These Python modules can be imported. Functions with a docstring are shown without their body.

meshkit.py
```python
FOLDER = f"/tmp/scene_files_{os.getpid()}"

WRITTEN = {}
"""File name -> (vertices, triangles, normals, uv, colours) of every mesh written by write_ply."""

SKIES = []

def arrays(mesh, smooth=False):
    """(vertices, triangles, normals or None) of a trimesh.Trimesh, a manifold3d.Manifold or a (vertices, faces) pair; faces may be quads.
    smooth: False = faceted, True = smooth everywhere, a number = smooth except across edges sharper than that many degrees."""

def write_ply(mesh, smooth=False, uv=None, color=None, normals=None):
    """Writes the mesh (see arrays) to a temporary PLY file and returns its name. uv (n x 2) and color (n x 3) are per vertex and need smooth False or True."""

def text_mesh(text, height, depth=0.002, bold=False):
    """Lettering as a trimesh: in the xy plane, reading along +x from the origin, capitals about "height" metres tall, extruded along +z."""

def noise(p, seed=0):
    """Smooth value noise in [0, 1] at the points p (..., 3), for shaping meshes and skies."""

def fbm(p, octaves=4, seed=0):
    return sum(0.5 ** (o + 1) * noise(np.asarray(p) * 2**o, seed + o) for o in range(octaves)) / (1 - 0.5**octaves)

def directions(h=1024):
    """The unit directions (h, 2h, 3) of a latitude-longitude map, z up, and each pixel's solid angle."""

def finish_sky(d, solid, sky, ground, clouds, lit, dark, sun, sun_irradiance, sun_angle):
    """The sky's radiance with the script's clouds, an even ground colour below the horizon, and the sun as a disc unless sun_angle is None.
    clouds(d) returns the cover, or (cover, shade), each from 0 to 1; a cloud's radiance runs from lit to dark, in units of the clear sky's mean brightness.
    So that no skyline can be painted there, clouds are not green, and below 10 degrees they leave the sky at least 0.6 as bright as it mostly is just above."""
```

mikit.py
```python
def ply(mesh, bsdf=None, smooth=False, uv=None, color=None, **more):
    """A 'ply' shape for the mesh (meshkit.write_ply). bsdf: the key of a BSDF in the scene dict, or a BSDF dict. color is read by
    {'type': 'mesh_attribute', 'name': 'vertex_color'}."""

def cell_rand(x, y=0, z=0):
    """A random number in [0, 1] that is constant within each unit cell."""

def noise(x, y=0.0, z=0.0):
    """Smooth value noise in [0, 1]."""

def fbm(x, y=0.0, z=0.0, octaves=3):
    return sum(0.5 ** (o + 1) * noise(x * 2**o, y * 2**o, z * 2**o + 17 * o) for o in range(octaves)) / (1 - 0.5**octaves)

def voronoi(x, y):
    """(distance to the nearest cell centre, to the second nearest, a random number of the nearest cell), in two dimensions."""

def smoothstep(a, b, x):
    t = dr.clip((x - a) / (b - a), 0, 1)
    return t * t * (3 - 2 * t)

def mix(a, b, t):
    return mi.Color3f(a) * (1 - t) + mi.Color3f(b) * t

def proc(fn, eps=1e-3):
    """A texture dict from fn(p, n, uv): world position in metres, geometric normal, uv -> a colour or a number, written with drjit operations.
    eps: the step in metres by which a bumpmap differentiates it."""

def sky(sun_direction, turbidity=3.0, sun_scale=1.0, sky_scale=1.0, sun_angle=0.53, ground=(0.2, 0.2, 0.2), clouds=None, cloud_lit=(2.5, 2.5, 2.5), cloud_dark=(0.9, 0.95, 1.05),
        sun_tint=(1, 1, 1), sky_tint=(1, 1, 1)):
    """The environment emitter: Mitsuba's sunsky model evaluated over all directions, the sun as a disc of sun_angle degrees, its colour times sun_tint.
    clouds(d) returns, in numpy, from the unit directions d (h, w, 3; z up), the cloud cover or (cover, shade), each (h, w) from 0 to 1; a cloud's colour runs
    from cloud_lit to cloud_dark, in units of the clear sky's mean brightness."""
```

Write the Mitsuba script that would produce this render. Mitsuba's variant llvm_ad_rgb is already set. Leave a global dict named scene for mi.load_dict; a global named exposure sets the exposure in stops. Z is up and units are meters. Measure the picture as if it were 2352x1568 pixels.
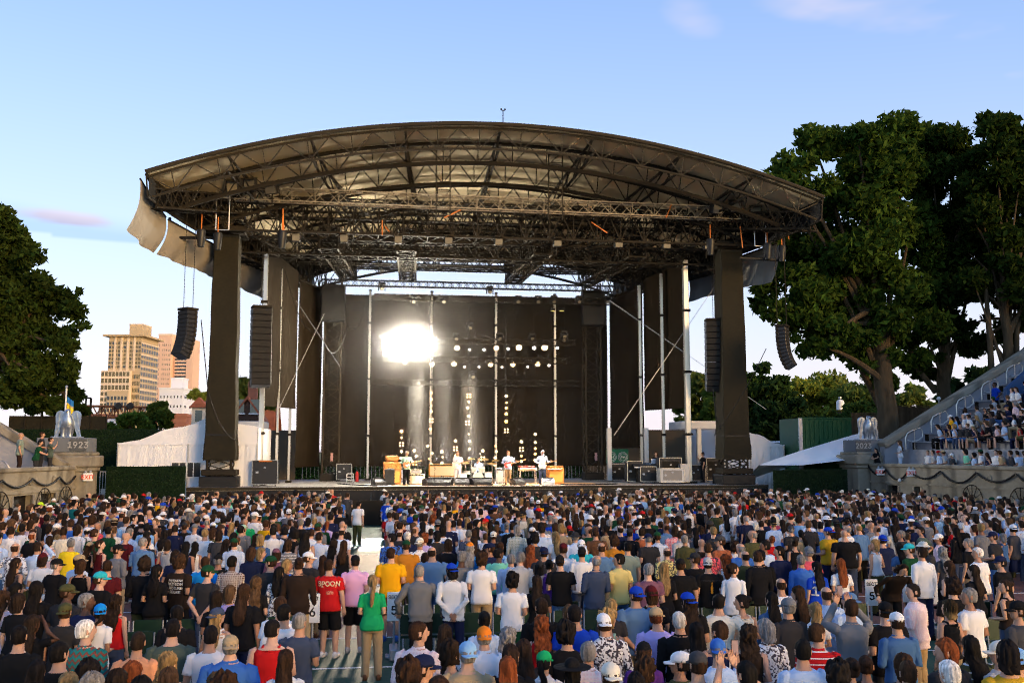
import math, random, numpy as np, trimesh, mitsuba as mi, drjit as dr, manifold3d as m3, mikit, meshkit
from mikit import noise, fbm, smoothstep, mix, cell_rand, voronoi
T = mi.ScalarTransform4f
scene, labels = {}, {}
R = random.Random(7); N = np.random.default_rng(11)
# ---------------------------------------------------------------- camera, sky, exposure
PITCH, YAW, FPX = math.radians(6.34), math.radians(8.0), 2250.0      # photograph measured at 2352 px wide
CAM = np.array([0, 0, 3.75])
FW = np.array([math.sin(YAW)*math.cos(PITCH), math.cos(YAW)*math.cos(PITCH), math.sin(PITCH)])
RT = np.array([math.cos(YAW), -math.sin(YAW), 0]); UP = np.cross(RT, FW)
scene['camera'] = {'type': 'perspective', 'fov': 2*math.degrees(math.atan(1176/FPX)), 'fov_axis': 'x', 'near_clip': 0.3, 'far_clip': 3000.0,
                   'to_world': T().look_at(origin=CAM.tolist(), target=(CAM+FW).tolist(), up=[0, 0, 1])}
def ray(x, y): return FW + RT*((x-1176)/FPX) - UP*((y-784)/FPX)
def onY(x, y, Y): r = ray(x, y); return CAM + r*(Y/r[1])             # a measured pixel as a point at depth Y of the stage axis
def onX(x, y, X): r = ray(x, y); return CAM + r*(X/r[0])
def onZ(x, y, Z=0.0): r = ray(x, y); return CAM + r*((Z-CAM[2])/r[2])
SUN0 = np.array([0.60, -0.80, 0.17])
def clouds(d):
    q = d.astype(float)
    x = q @ RT; y = q @ FW; z = q @ UP
    fx = np.where(y > .05, x/np.maximum(y, .05), 9)*FPX + 1176; fy = 784 - np.where(y > .05, z/np.maximum(y, .05), 9)*FPX
    n1 = meshkit.fbm(np.stack([q[..., 0]*9+q[..., 2]*5, q[..., 1]*9, q[..., 2]*26], -1), 5, 3)
    n2 = meshkit.fbm(np.stack([q[..., 0]*5-q[..., 2]*8, q[..., 1]*5, q[..., 2]*12], -1), 5, 8)
    wisp = np.clip((n1-.50)*2.6, 0, 1)*np.clip((n2-.42)*3.2, 0, 1)
    g = lambda cx, cy, sx, sy, k=0.: np.exp(-((fx-cx)/sx)**2-(((fy-cy)-k*(fx-cx))/sy)**2)
    up = g(1930, 20, 190, 70, .18) + .7*g(1600, 55, 110, 60, .5) + .55*g(2230, 60, 170, 110, .2) + .5*g(2320, 170, 60, 18, -.1)
    bank = g(165, 503, 150, 24, .12)
    cov = np.clip(.30*wisp + np.clip(up, 0, 1)*np.clip((n1-.30)*2.2, 0, 1)*.75 + np.clip(bank*1.9-.45+(n1-.5)*2.2, 0, 1)*.85*(bank > .05), 0, .9)
    low = np.clip(1-np.abs(np.degrees(np.arcsin(np.clip(q[..., 2], -1, 1)))-5)/7, 0, 1)
    el = np.degrees(np.arcsin(np.clip(q[..., 2], 0, 1))); away = 1-.92*np.clip((q @ (SUN0/np.linalg.norm(SUN0))+.25)/.9, 0, 1); cov = np.maximum(cov, away*.93*np.exp(-el/12.5)+.10*low*np.clip((n2-.38)*3, 0, 1))
    return cov, np.where(bank > .04, np.clip(.55+.55*(fy-503-.12*(fx-165))/24+(n1-.5), 0, 1), 0)
SUN = SUN0
scene['sky'] = mikit.sky(SUN.tolist(), turbidity=2.6, sun_scale=0.30, sky_scale=1.0, sun_angle=30., clouds=clouds, cloud_lit=(1.80, 1.54, 1.66), cloud_dark=(.86, .74, 1.06),
                         sun_tint=(1.0, .93, .82), sky_tint=(.66, .82, 1.17))
scene['sky']['sampling_weight'] = 30.
exposure = 3.72
# ---------------------------------------------------------------- entries
def numbered(key):
    if key not in labels and key not in scene and not any(k.startswith(key+'__') for k in (scene if '__' not in key else ())): return key
    n = COUNT.get(key, 0)+1
    while f'{key}_{n:03d}' in labels or f'{key}_{n:03d}' in scene: n += 1
    COUNT[key] = n
    return f'{key}_{n:03d}'
COUNT, USED = {}, set()
def name(key):
    n = COUNT.get(key, -1)+1; COUNT[key] = n
    k = key if n == 0 else f'{key}_{n:03d}'
    return k
def thing(key, label, cat, group=None, kind=None):
    k = name(key); labels[k] = {'label': label, 'category': cat}
    if group: labels[k]['group'] = group
    if kind: labels[k]['kind'] = kind
    return k
def struct(key, mesh, bsdf, **kw):
    k = name(key); labels[k] = {'kind': 'structure'}; scene[k] = mikit.ply(mesh, bsdf, **kw); return k
PACKED = {'cloth', 'skin', 'hair', 'leaf', 'leaf_dark'}
def pack(c, b=1.):                                                   # a colour per piece and a brightness per vertex, carried in uv (meshes that carry vertex colours are not joined)
    q = np.round(255*np.sqrt(np.clip(c, 0, 1))); return np.stack([q[:, 0]*256+q[:, 1]+.5, q[:, 2]+np.clip(np.broadcast_to(b, len(q))*.5, .02, .98)], 1)
def unpack(p, n, uv):
    u = dr.floor(uv.x); r = dr.floor(u/256); v = dr.floor(uv.y); q = lambda t: dr.square(t/255)
    return dr.clip(mi.Color3f(q(r), q(u-256*r), q(v))*(2*(uv.y-v)), 0, 1)
def part(par, key, mesh, bsdf, smooth=False, label=None, kind=None, **kw):
    if isinstance(bsdf, str) and bsdf in PACKED and 'color' in kw:
        c = kw.pop('color'); kw['uv'] = c if np.shape(c)[1] == 2 else pack(c)
    k = name(par+'__'+key); scene[k] = mikit.ply(mesh, bsdf, smooth=smooth, **kw)
    if label or kind: labels[k] = {a: b for a, b in (('label', label), ('kind', kind)) if b}
    return k
def solo(key, mesh, bsdf, label, cat, group=None, kind=None, smooth=False, **kw):
    k = thing(key, label, cat, group, kind); scene[k] = mikit.ply(mesh, bsdf, smooth=smooth, **kw); return k
# ---------------------------------------------------------------- mesh helpers: every helper returns (vertices, triangles)
CV = np.array([[x, y, z] for x in (-.5, .5) for y in (-.5, .5) for z in (-.5, .5)], float)
CF = np.array([[0, 1, 3], [0, 3, 2], [4, 6, 7], [4, 7, 5], [0, 4, 5], [0, 5, 1], [2, 3, 7], [2, 7, 6], [0, 2, 6], [0, 6, 4], [1, 5, 7], [1, 7, 3]])
def rotz(a): c, s = math.cos(a), math.sin(a); return np.array([[c, -s, 0], [s, c, 0], [0, 0, 1.]])
def rotx(a): c, s = math.cos(a), math.sin(a); return np.array([[1, 0, 0], [0, c, -s], [0, s, c.real]])
def roty(a): c, s = math.cos(a), math.sin(a); return np.array([[c, 0, s], [0, 1, 0], [-s, 0, c]])
def box(x0, x1, y0, y1, z0, z1): return CV*[x1-x0, y1-y0, z1-z0]+[(x0+x1)/2, (y0+y1)/2, (z0+z1)/2], CF
def cbox(c, s, M=None):
    v = CV*np.asarray(s, float)
    return (v if M is None else v@np.asarray(M).T)+np.asarray(c, float), CF
def cham(c, s, b=.02, M=None):                                       # box with chamfered edges
    s = np.asarray(s, float)/2; b = min(b, s.min()*.45); p = []
    for sx in (-1, 1):
        for sy in (-1, 1):
            for sz in (-1, 1):
                g = np.array([sx, sy, sz])*s
                for k in range(3):
                    q = g-np.array([sx, sy, sz])*b; q[k] = g[k]; p.append(q)
    h = trimesh.convex.convex_hull(np.array(p)); v = np.array(h.vertices)
    return (v if M is None else v@np.asarray(M).T)+np.asarray(c, float), np.array(h.faces)
def cat(*ms):
    ms = [m for m in (ms[0] if len(ms) == 1 and isinstance(ms[0], list) else ms)]
    V, Fs, n = [], [], 0
    for v, f in ms: V.append(v); Fs.append(f+n); n += len(v)
    return np.vstack(V), np.vstack(Fs)
def mv(m, c=(0, 0, 0), M=None): v = m[0] if M is None else m[0]@np.asarray(M).T; return v+np.asarray(c, float), m[1]
def tubes(P0, P1, r, n=5):                                           # many straight bars at once
    P0, P1 = np.atleast_2d(np.asarray(P0, float)), np.atleast_2d(np.asarray(P1, float)); r = np.broadcast_to(r, (len(P0),))
    t = P1-P0; t = t/(np.linalg.norm(t, axis=1, keepdims=True)+1e-9)
    a = np.cross(t, np.where(np.abs(t[:, 2:]) < .9, [0, 0, 1.], [1., 0, 0])); a /= np.linalg.norm(a, axis=1, keepdims=True); b = np.cross(t, a)
    an = (np.arange(n)+.5)*2*np.pi/n
    ring = r[:, None, None]*(np.cos(an)[None, :, None]*a[:, None]+np.sin(an)[None, :, None]*b[:, None])
    v = np.concatenate([P0[:, None]+ring, P1[:, None]+ring], 1)
    i = np.arange(n); j = (i+1) % n
    f = [np.stack([i, j, j+n], 1), np.stack([i, j+n, i+n], 1)]+[np.stack([np.zeros(n-2, int), k[1:-1], k[:-2]] if 0 else [np.zeros(n-2, int), i[2:], i[1:-1]], 1) for k in (i,)]+[np.stack([np.full(n-2, n), i[1:-1]+n, i[2:]+n], 1)]
    f = np.vstack(f); return v.reshape(-1, 3), (f[None]+(np.arange(len(P0))*2*n)[:, None, None]).reshape(-1, 3)
def path(pts, r, n=6):                                               # bent tube
    pts = np.asarray(pts, float); r = np.broadcast_to(r, (len(pts),))
    t = np.gradient(pts, axis=0); t /= np.linalg.norm(t, axis=1, keepdims=True)+1e-9
    a = np.cross(t, [0.02, .03, 1.]) if np.abs(t[:, 2]).max() < .95 else np.cross(t, [1., .05, .02]); a /= np.linalg.norm(a, axis=1, keepdims=True)+1e-9; b = np.cross(t, a)
    an = np.arange(n)*2*np.pi/n
    return loft(pts[:, None]+r[:, None, None]*(np.cos(an)[None, :, None]*a[:, None]+np.sin(an)[None, :, None]*b[:, None]))
def loft(rings, cap=True):                                           # rings (k, n, 3), counter-clockwise seen against the path: closed surface
    rings = np.asarray(rings, float); k, n = rings.shape[:2]
    i, j = np.meshgrid(np.arange(k-1), np.arange(n), indexing='ij'); j2 = (j+1) % n
    q = np.stack([i*n+j, i*n+j2, (i+1)*n+j2, (i+1)*n+j], -1).reshape(-1, 4)
    f = np.vstack([q[:, [0, 1, 2]], q[:, [0, 2, 3]]]); v = rings.reshape(-1, 3)
    if cap:
        c0, c1 = len(v), len(v)+1; v = np.vstack([v, rings[0].mean(0), rings[-1].mean(0)]); a = np.arange(n); b = (a+1) % n
        f = np.vstack([f, np.stack([np.full(n, c0), b, a], 1), np.stack([np.full(n, c1), a+(k-1)*n, b+(k-1)*n], 1)])
    return v, f
def lathe(prof, n=16, c=(0, 0, 0), M=None):                          # profile (r, z) from bottom to top
    an = np.arange(n)*2*np.pi/n; p = np.asarray(prof, float)
    m = loft(np.stack([np.stack([r*np.cos(an), r*np.sin(an), np.full(n, z)], 1) for r, z in p]))
    return mv(m, c, M)
def ball(c, r, sub=1):
    m = trimesh.creation.icosphere(sub); return np.array(m.vertices)*r+np.asarray(c, float), np.array(m.faces)
def prism(poly, d0, d1, O, U, V):                                    # polygon (u, v) in the plane O + uU + vV, thickness from d0 to d1 along U x V
    from shapely.geometry import Polygon
    O, U, V = (np.asarray(a, float) for a in (O, U, V)); W = np.cross(U, V)
    m = trimesh.creation.extrude_polygon(poly if hasattr(poly, 'exterior') else Polygon(poly), d1-d0, engine='earcut'); q = np.array(m.vertices)
    return O+q[:, :1]*U+q[:, 1:2]*V+(q[:, 2:]+d0)*W, np.array(m.faces)
def arc(a, b, n): return np.linspace(a, b, n)
def text(s, h, O, U, V, d=.004, bold=True, center=True):              # lettering standing at O, along U, up V
    m = meshkit.text_mesh(s, h, d, bold); q = np.array(m.vertices)
    if center: q[:, 0] -= (q[:, 0].min()+q[:, 0].max())/2
    O, U, V = (np.asarray(a, float) for a in (O, U, V)); W = np.cross(U, V)
    return O+q[:, :1]*U+q[:, 1:2]*V+q[:, 2:]*W, np.array(m.faces)
# ---------------------------------------------------------------- materials
def pr(key, col, rough=.8, metal=0., spec=.3, **kw):
    c = {'type': 'rgb', 'value': list(col)} if isinstance(col, (tuple, list)) else col
    scene[key] = {'type': 'twosided', 'b': {'type': 'principled', 'base_color': c, 'roughness': rough, 'metallic': metal, 'specular': spec, **kw}}
    return key
VC = {'type': 'mesh_attribute', 'name': 'vertex_color'}
def concrete(p, n, uv):
    a = fbm(p.x*.7, p.y*.7, p.z*.7, 4); b = fbm(p.x*9, p.y*9, p.z*9, 3); s = smoothstep(.45, .75, fbm(p.x*1.6+p.y*1.6, p.z*.25, 3.1, 3))
    return mix((.20, .175, .125), (.34, .31, .25), a*.8+b*.5-.15)*(1-.45*s)
def court(p, n, uv):
    g = fbm(p.x*2.2, p.y*2.2, 0, 3)*.3+.85
    zone = (p.y > 20.5) & (p.y < 36.5)
    c = dr.select(zone, mi.Color3f(.21, .10, .075), mi.Color3f(.030, .075, .052))
    return c*g*(.85+.3*fbm(p.x*23, p.y*23, 0, 2))
def deck(p, n, uv):
    u, w = p.x/2.44, p.y/1.22
    j = dr.minimum(dr.abs(u-dr.round(u))*2.44, dr.abs(w-dr.round(w))*1.22)
    return mix((.20, .185, .165), (.33, .31, .28), fbm(p.x*1.1, p.y*1.1, 0, 3)*.8+.2*cell_rand(dr.floor(u+.5), dr.floor(w+.5)))*(.45+.55*smoothstep(.0, .02, j))
def bark(p, n, uv): return mix((.040, .030, .018), (.125, .092, .055), fbm(p.x*7, p.y*7, p.z*1.3, 4))
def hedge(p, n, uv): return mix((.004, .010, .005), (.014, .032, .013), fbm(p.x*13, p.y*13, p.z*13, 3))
def wood(p, n, uv): return mix((.05, .032, .02), (.15, .105, .065), fbm(p.x*5, p.y*5, p.z*.5, 3))
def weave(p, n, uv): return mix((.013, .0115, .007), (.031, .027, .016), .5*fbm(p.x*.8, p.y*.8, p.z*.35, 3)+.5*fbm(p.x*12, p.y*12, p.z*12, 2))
def ground_c(p, n, uv): return mix((.05, .06, .03), (.12, .11, .08), fbm(p.x*.1, p.y*.1, 0, 4))
pr('concrete', mikit.proc(concrete), .93, spec=.15)
pr('concrete_smooth', mikit.proc(lambda p, n, uv: mix((.24, .25, .27), (.36, .37, .40), fbm(p.x*.9, p.y*.9, p.z*.9, 4))), .9, spec=.2)
pr('court', mikit.proc(court), .62, spec=.18)
pr('deck', mikit.proc(deck), .55, spec=.4)
pr('bark', mikit.proc(bark), .95, spec=.1)
pr('hedge', mikit.proc(hedge), 1., spec=.05)
pr('wood_fence', mikit.proc(wood), .9, spec=.15)
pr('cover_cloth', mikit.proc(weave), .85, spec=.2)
pr('dirt', mikit.proc(ground_c), 1., spec=.1)
pr('drape', mikit.proc(lambda p, n, uv: mix((.010, .007, .004), (.022, .016, .009), fbm(p.x*.5, p.y*.5, p.z*.25, 3)*.7+.3*fbm(p.x*7, p.y*7, p.z*2, 2))), .95, spec=.1)
pr("roof_fabric", mikit.proc(lambda p, n, uv: mix((.40, .335, .21), (.54, .46, .31), fbm(p.x*.5, p.y*.5, p.z*.5, 3)*.7+.3*fbm(p.x*3, p.y*.6, 0, 2))), .75, spec=.2)
pr('valance_cloth', mikit.proc(lambda p, n, uv: mix((.21, .19, .16), (.33, .305, .26), fbm(p.x*1.2, p.y*1.2, p.z*.3, 4))), .7, spec=.25)
pr('tent_vinyl', mikit.proc(lambda p, n, uv: mix((.70, .73, .78), (.84, .86, .90), fbm(p.x*.6, p.y*.6, p.z*.4, 3))), .42, spec=.4)
pr('steel_dark', (.022, .018, .012), .75, 0, .2)
pr('steel_brown', (.034, .027, .015), .7, 0, .25)
pr('aluminium', (.62, .58, .52), .35, .9)
pr('galvanised', (.45, .47, .50), .45, .7)
pr('black', (.012, .012, .012), .55)
pr('grille', mikit.proc(lambda p, n, uv: mix((.010, .010, .009), (.030, .028, .024), fbm(p.x*30, p.y*30, p.z*30, 2))), .8)
pr('case_black', (.018, .018, .019), .45, spec=.4)
pr('white_paint', (.80, .80, .79), .6)
pr('sign_white', (.82, .82, .80), .5)
pr('ink', (.02, .02, .02), .6)
pr('red_paint', (.55, .03, .03), .4)
pr('orange', (.75, .22, .04), .55)
pr('green_paint', (.012, .085, .028), .5)
pr('seat_green', (.008, .035, .016), .45, spec=.5)
pr('blue_wall', (.035, .085, .19), .7)
pr('silver_statue', mikit.proc(lambda p, n, uv: mix((.20, .24, .28), (.56, .61, .68), fbm(p.x*6, p.y*6, p.z*6, 3))), .38, .85)
pr('plinth', (.15, .165, .18), .7); pr('plinth_letter', (.36, .36, .34), .8); pr('steel_light', (.34, .29, .21), .5, .3)
pr('plinth_dark', (.09, .095, .095), .6)
pr('brick_tan', mikit.proc(lambda p, n, uv: mix((.44, .34, .20), (.58, .46, .30), fbm(p.x*.05, p.y*.05, p.z*.3, 3))), .9, spec=.1)
pr('brick_cream', mikit.proc(lambda p, n, uv: mix((.66, .53, .38), (.80, .67, .50), fbm(p.x*.1, p.y*.1, p.z*.2, 3))), .9, spec=.1)
pr('brick_pink', (.72, .50, .36), .9, spec=.1)
pr('brick_red', mikit.proc(lambda p, n, uv: mix((.22, .09, .06), (.34, .16, .11), fbm(p.x*.5, p.y*.5, p.z*2, 3))), .9, spec=.1)
pr('white_render', (.70, .72, .76), .85)
pr('roof_tile', mikit.proc(lambda p, n, uv: mix((.26, .075, .04), (.42, .15, .085), fbm(p.x*1.2, p.y*1.2, p.z*2.5, 3))), .85, spec=.15)
pr('timber', (.07, .04, .028), .8)
pr('plaster', (.66, .58, .46), .9)
pr('window_dark', (.030, .032, .036), .12, spec=.9)
pr('window_bronze', (.12, .095, .035), .2, 0., spec=.6)
UC = mikit.proc(unpack)
pr('leaf_dark', UC, .6, spec=.25)
scene['leaf'] = {'type': 'principledthin', 'base_color': UC, 'roughness': .55, 'diff_trans': .7, 'spec_trans': 0.}
pr('skin', UC, .55, spec=.35)
pr('hair', mikit.proc(lambda p, n, uv: unpack(p, n, uv)*(.35+1.3*fbm(p.x*75, p.y*75, p.z*8, 2))), .75, spec=.12)
# ---------------------------------------------------------------- ground and court
struct('ground', (np.array([[-1500, -300, -.03], [1500, -300, -.03], [1500, 2200, -.03], [-1500, 2200, -.03]], float), np.array([[0, 1, 2], [0, 2, 3]])), 'dirt')
struct('court_floor', (np.array([[-15, -6, 0], [29, -6, 0], [29, 52.5, 0], [-15, 52.5, 0]], float), np.array([[0, 1, 2], [0, 2, 3]])), 'court')
for y in (17.75, 20.5, 24.4, 28.2, 31.5, 36.5):
    struct('court_line', box(-14, 28, y-.03, y+.03, .001, .005), 'white_paint')
for x in (-.95, .30, 9.6):
    struct('court_line', box(x-.025, x+.025, 20.6, 31.4, .0012, .0045), 'white_paint')
# ---------------------------------------------------------------- stadium: piers, terrace walls, stands
def terrace(sg):                                                     # sg -1 left, +1 right; X mirrored about 6.6
    mx = lambda x: 6.6+sg*x                                          # distance from the stadium axis
    side = 'left' if sg < 0 else 'right'
    w = thing('terrace_wall', f'weathered concrete terrace wall with arched grilles and doorways on the {side} of the crowd', 'wall')
    XY = [(20.0, 47.2), (20.35, 43.5), (20.9, 39.0), (21.6, 34.0), (22.3, 28.0), (22.8, 20.0)] if sg < 0 else [(20.2, 50.5), (20.5, 46.0), (20.7, 41.0), (20.8, 36.0), (20.85, 28.0), (20.85, 20.0)]
    body = []; cop = []; band = []
    doors = [(49.0, 47.9), (46.7, 45.2)] if sg > 0 else [(45.2, 43.4), (43.0, 41.2)]
    fx = lambda y: np.interp(-y, [-a[1] for a in XY], [a[0] for a in XY])
    ys = sorted({a[1] for a in XY} | {d for q in doors for d in q}, reverse=True)
    for ya, yb in zip(ys[:-1], ys[1:]):
        isdoor = any(abs(q[0]-ya) < 1e-6 for q in doors)
        a, b = np.array([mx(fx(ya)), ya]), np.array([mx(fx(yb)), yb]); d = b-a; L = np.hypot(*d); ang = math.atan2(d[1], d[0]); c = (a+b)/2; out = np.array([d[1], -d[0]])/L
        if (out[0] > 0) == (sg > 0): out = -out                       # towards the court
        M = rotz(ang); o3 = np.array([out[0], out[1], 0])
        z0 = 1.95 if isdoor else 0
        body.append(cbox([*(c-out*.2), (z0+2.9)/2], (L, .4, 2.9-z0), M))
        cop.append(cham([*(c-out*.17), 2.98], (L+.02, .52, .17), .03, M))
        band.append(cbox([*(c+out*.02), 2.08], (L, .08, .10), M))
        if isdoor:
            part(w, 'door_recess', cbox([*(c-out*.75), .97], (L, .9, 1.95), M), 'black')
            for s in (-1, 1): part(w, 'door_jamb', cbox([*(c+s*d/L*(L/2-.05)+out*.025), .97], (.1, .06, 1.94), M), 'aluminium')
    part(w, 'wall_body', cat(body), 'concrete'); part(w, 'coping', cat(cop), 'concrete', smooth=30); part(w, 'string_course', cat(band), 'concrete')
    for yc in ((42., 38.7, 36.) if sg > 0 else (46.1, 43.9, 40.2, 37.4)):  # half-round wheel grilles
        c = np.array([mx(fx(yc)), yc]); dd = np.array([mx(fx(yc-.5))-mx(fx(yc+.5)), -1.]); dd /= np.hypot(*dd); out = np.array([-sg, 0.])
        U = np.array([dd[0], dd[1], 0]); O = np.array([c[0]-sg*.07, c[1], 1.42]); pts = lambda r, a: O+U*r*math.cos(a)+np.array([0, 0, 1])*r*math.sin(a)
        bars = [path([pts(r, a) for a in np.linspace(0, math.pi, 17)], .021, 5) for r in (.76, .30)]
        P0, P1 = zip(*[(pts(.1, a), pts(.76, a)) for a in np.linspace(0.1, math.pi-.1, 7)])
        part(w, 'wheel_grille', cat(bars+[tubes(P0, P1, .017, 4)]), 'steel_dark')
        part(w, 'roundel', lathe([(.17, 0), (.17, .05), (.11, .06), (.11, .03)], 14, [mx(fx(yc-1.2))-sg*.0, yc-1.2, 2.5], roty(-sg*math.pi/2)), 'concrete', smooth=30)
    # pier with cap and plinth
    p = thing('gate_pier', f'stepped concrete pier under the {"1923" if sg < 0 else "2023"} plinth at the end of the {side} terrace', 'pier')
    px, py = mx(20.7), 48.2 if sg < 0 else 51.6
    part(p, 'shaft', cham([px, py, 1.4], (2.3, 1.9, 2.8), .04), 'concrete', smooth=30)
    part(p, 'moulding', cham([px, py, 2.89], (2.5, 2.1, .2), .04), 'concrete', smooth=30)
    part(p, 'cap', cham([px, py, 3.25], (2.75, 2.35, .52), .06), 'concrete', smooth=30)
    part(p, 'upper_cap', cham([px, py, 3.59], (2.4, 2.0, .16), .04), 'concrete', smooth=30)
    pl = thing('statue_plinth', f'grey plinth lettered {"1923" if sg < 0 else "2023"} under the silver eagle on the {side} pier', 'plinth')
    zp = 3.67; pxx = px - (.0 if sg < 0 else .0)
    part(pl, 'block', cham([pxx, py, zp+.33], (2.2, 1.6, .66), .03), 'plinth', smooth=30)
    sx = pxx-sg*.72
    part(pl, 'date_panel', cham([sx, py-.82, zp+.33], (.74 if sg < 0 else .9, .06, .54), .015), 'plinth_dark', smooth=30)
    part(pl, 'lettering', text('1923' if sg < 0 else '2023', .27, [sx, py-.852, zp+.20], [1, 0, 0], [0, 0, 1], .008), 'plinth_letter')
    # eagle with folded wings
    e = thing('eagle_statue', f'silver eagle statue standing on the {"1923" if sg < 0 else "2023"} plinth on the {side}', 'statue')
    ez = zp+.66; n = 14; an = np.arange(n)*2*np.pi/n
    el = lambda prof, tilt=0: loft(np.stack([np.stack([cx+rx*np.cos(an), cy+ry*np.sin(an), np.full(n, z)], 1) for cx, cy, rx, ry, z in prof]))
    body_ = el([(0, .06, .20, .16, 0), (0, .05, .24, .20, .2), (0, .0, .31, .26, .5), (0, -.04, .30, .26, .75), (0, -.06, .21, .2, .98), (0, -.08, .13, .13, 1.10), (0, -.11, .135, .15, 1.2), (0, -.1, .10, .12, 1.30), (0, -.1, .04, .05, 1.34)])
    off = np.array([pxx, py-.05, ez])
    part(e, 'body', mv(body_, off), 'silver_statue', smooth=40)
    part(e, 'beak', mv(lathe([(.05, 0), (.035, .08), (.008, .17)], 8, (0, 0, 0), rotx(math.pi*.62)), off+[0, -.24, 1.22]), 'silver_statue', smooth=40)
    for s in (-1, 1):                                                # high-shouldered folded wing, feather tips at the foot
        out = [(.10, 1.0), (.22, 1.22), (.36, 1.27), (.50, 1.20), (.55, 1.05), (.53, .75), (.50, .45), (.54, .2), (.60, .0), (.44, .0), (.40, .2), (.34, .35), (.26, .55), (.16, .8)]
        out = out if s > 0 else [(-a, b) for a, b in out][::-1]
        part(e, 'wing', prism(out, -.09, .09, off+[0, .06, 0], [1, 0, 0], [0, 0, 1]), 'silver_statue')
        for k in range(5): part(e, 'feather', cham(off+[s*(.40+.03*k), -.05, .78-.1*k], (.035, .05, .8-.09*k), .012, roty(-s*.06)), 'silver_statue', smooth=30)
        part(e, 'leg', mv(lathe([(.13, 0), (.10, .1), (.12, .3), (.17, .5)], 9), off+[s*.15, -.12, 0]), 'silver_statue', smooth=40)
        part(e, 'talon', cham(off+[s*.15, -.27, .035], (.2, .28, .07), .03), 'silver_statue', smooth=30)
    part(e, 'base', cham(off+[0, 0, -.0+.03], (1.3, .7, .06), .015), 'galvanised', smooth=30)
    return w, mx, fx
WL, mxL, fxL = terrace(-1); WR, mxR, fxR = terrace(1)
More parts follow.
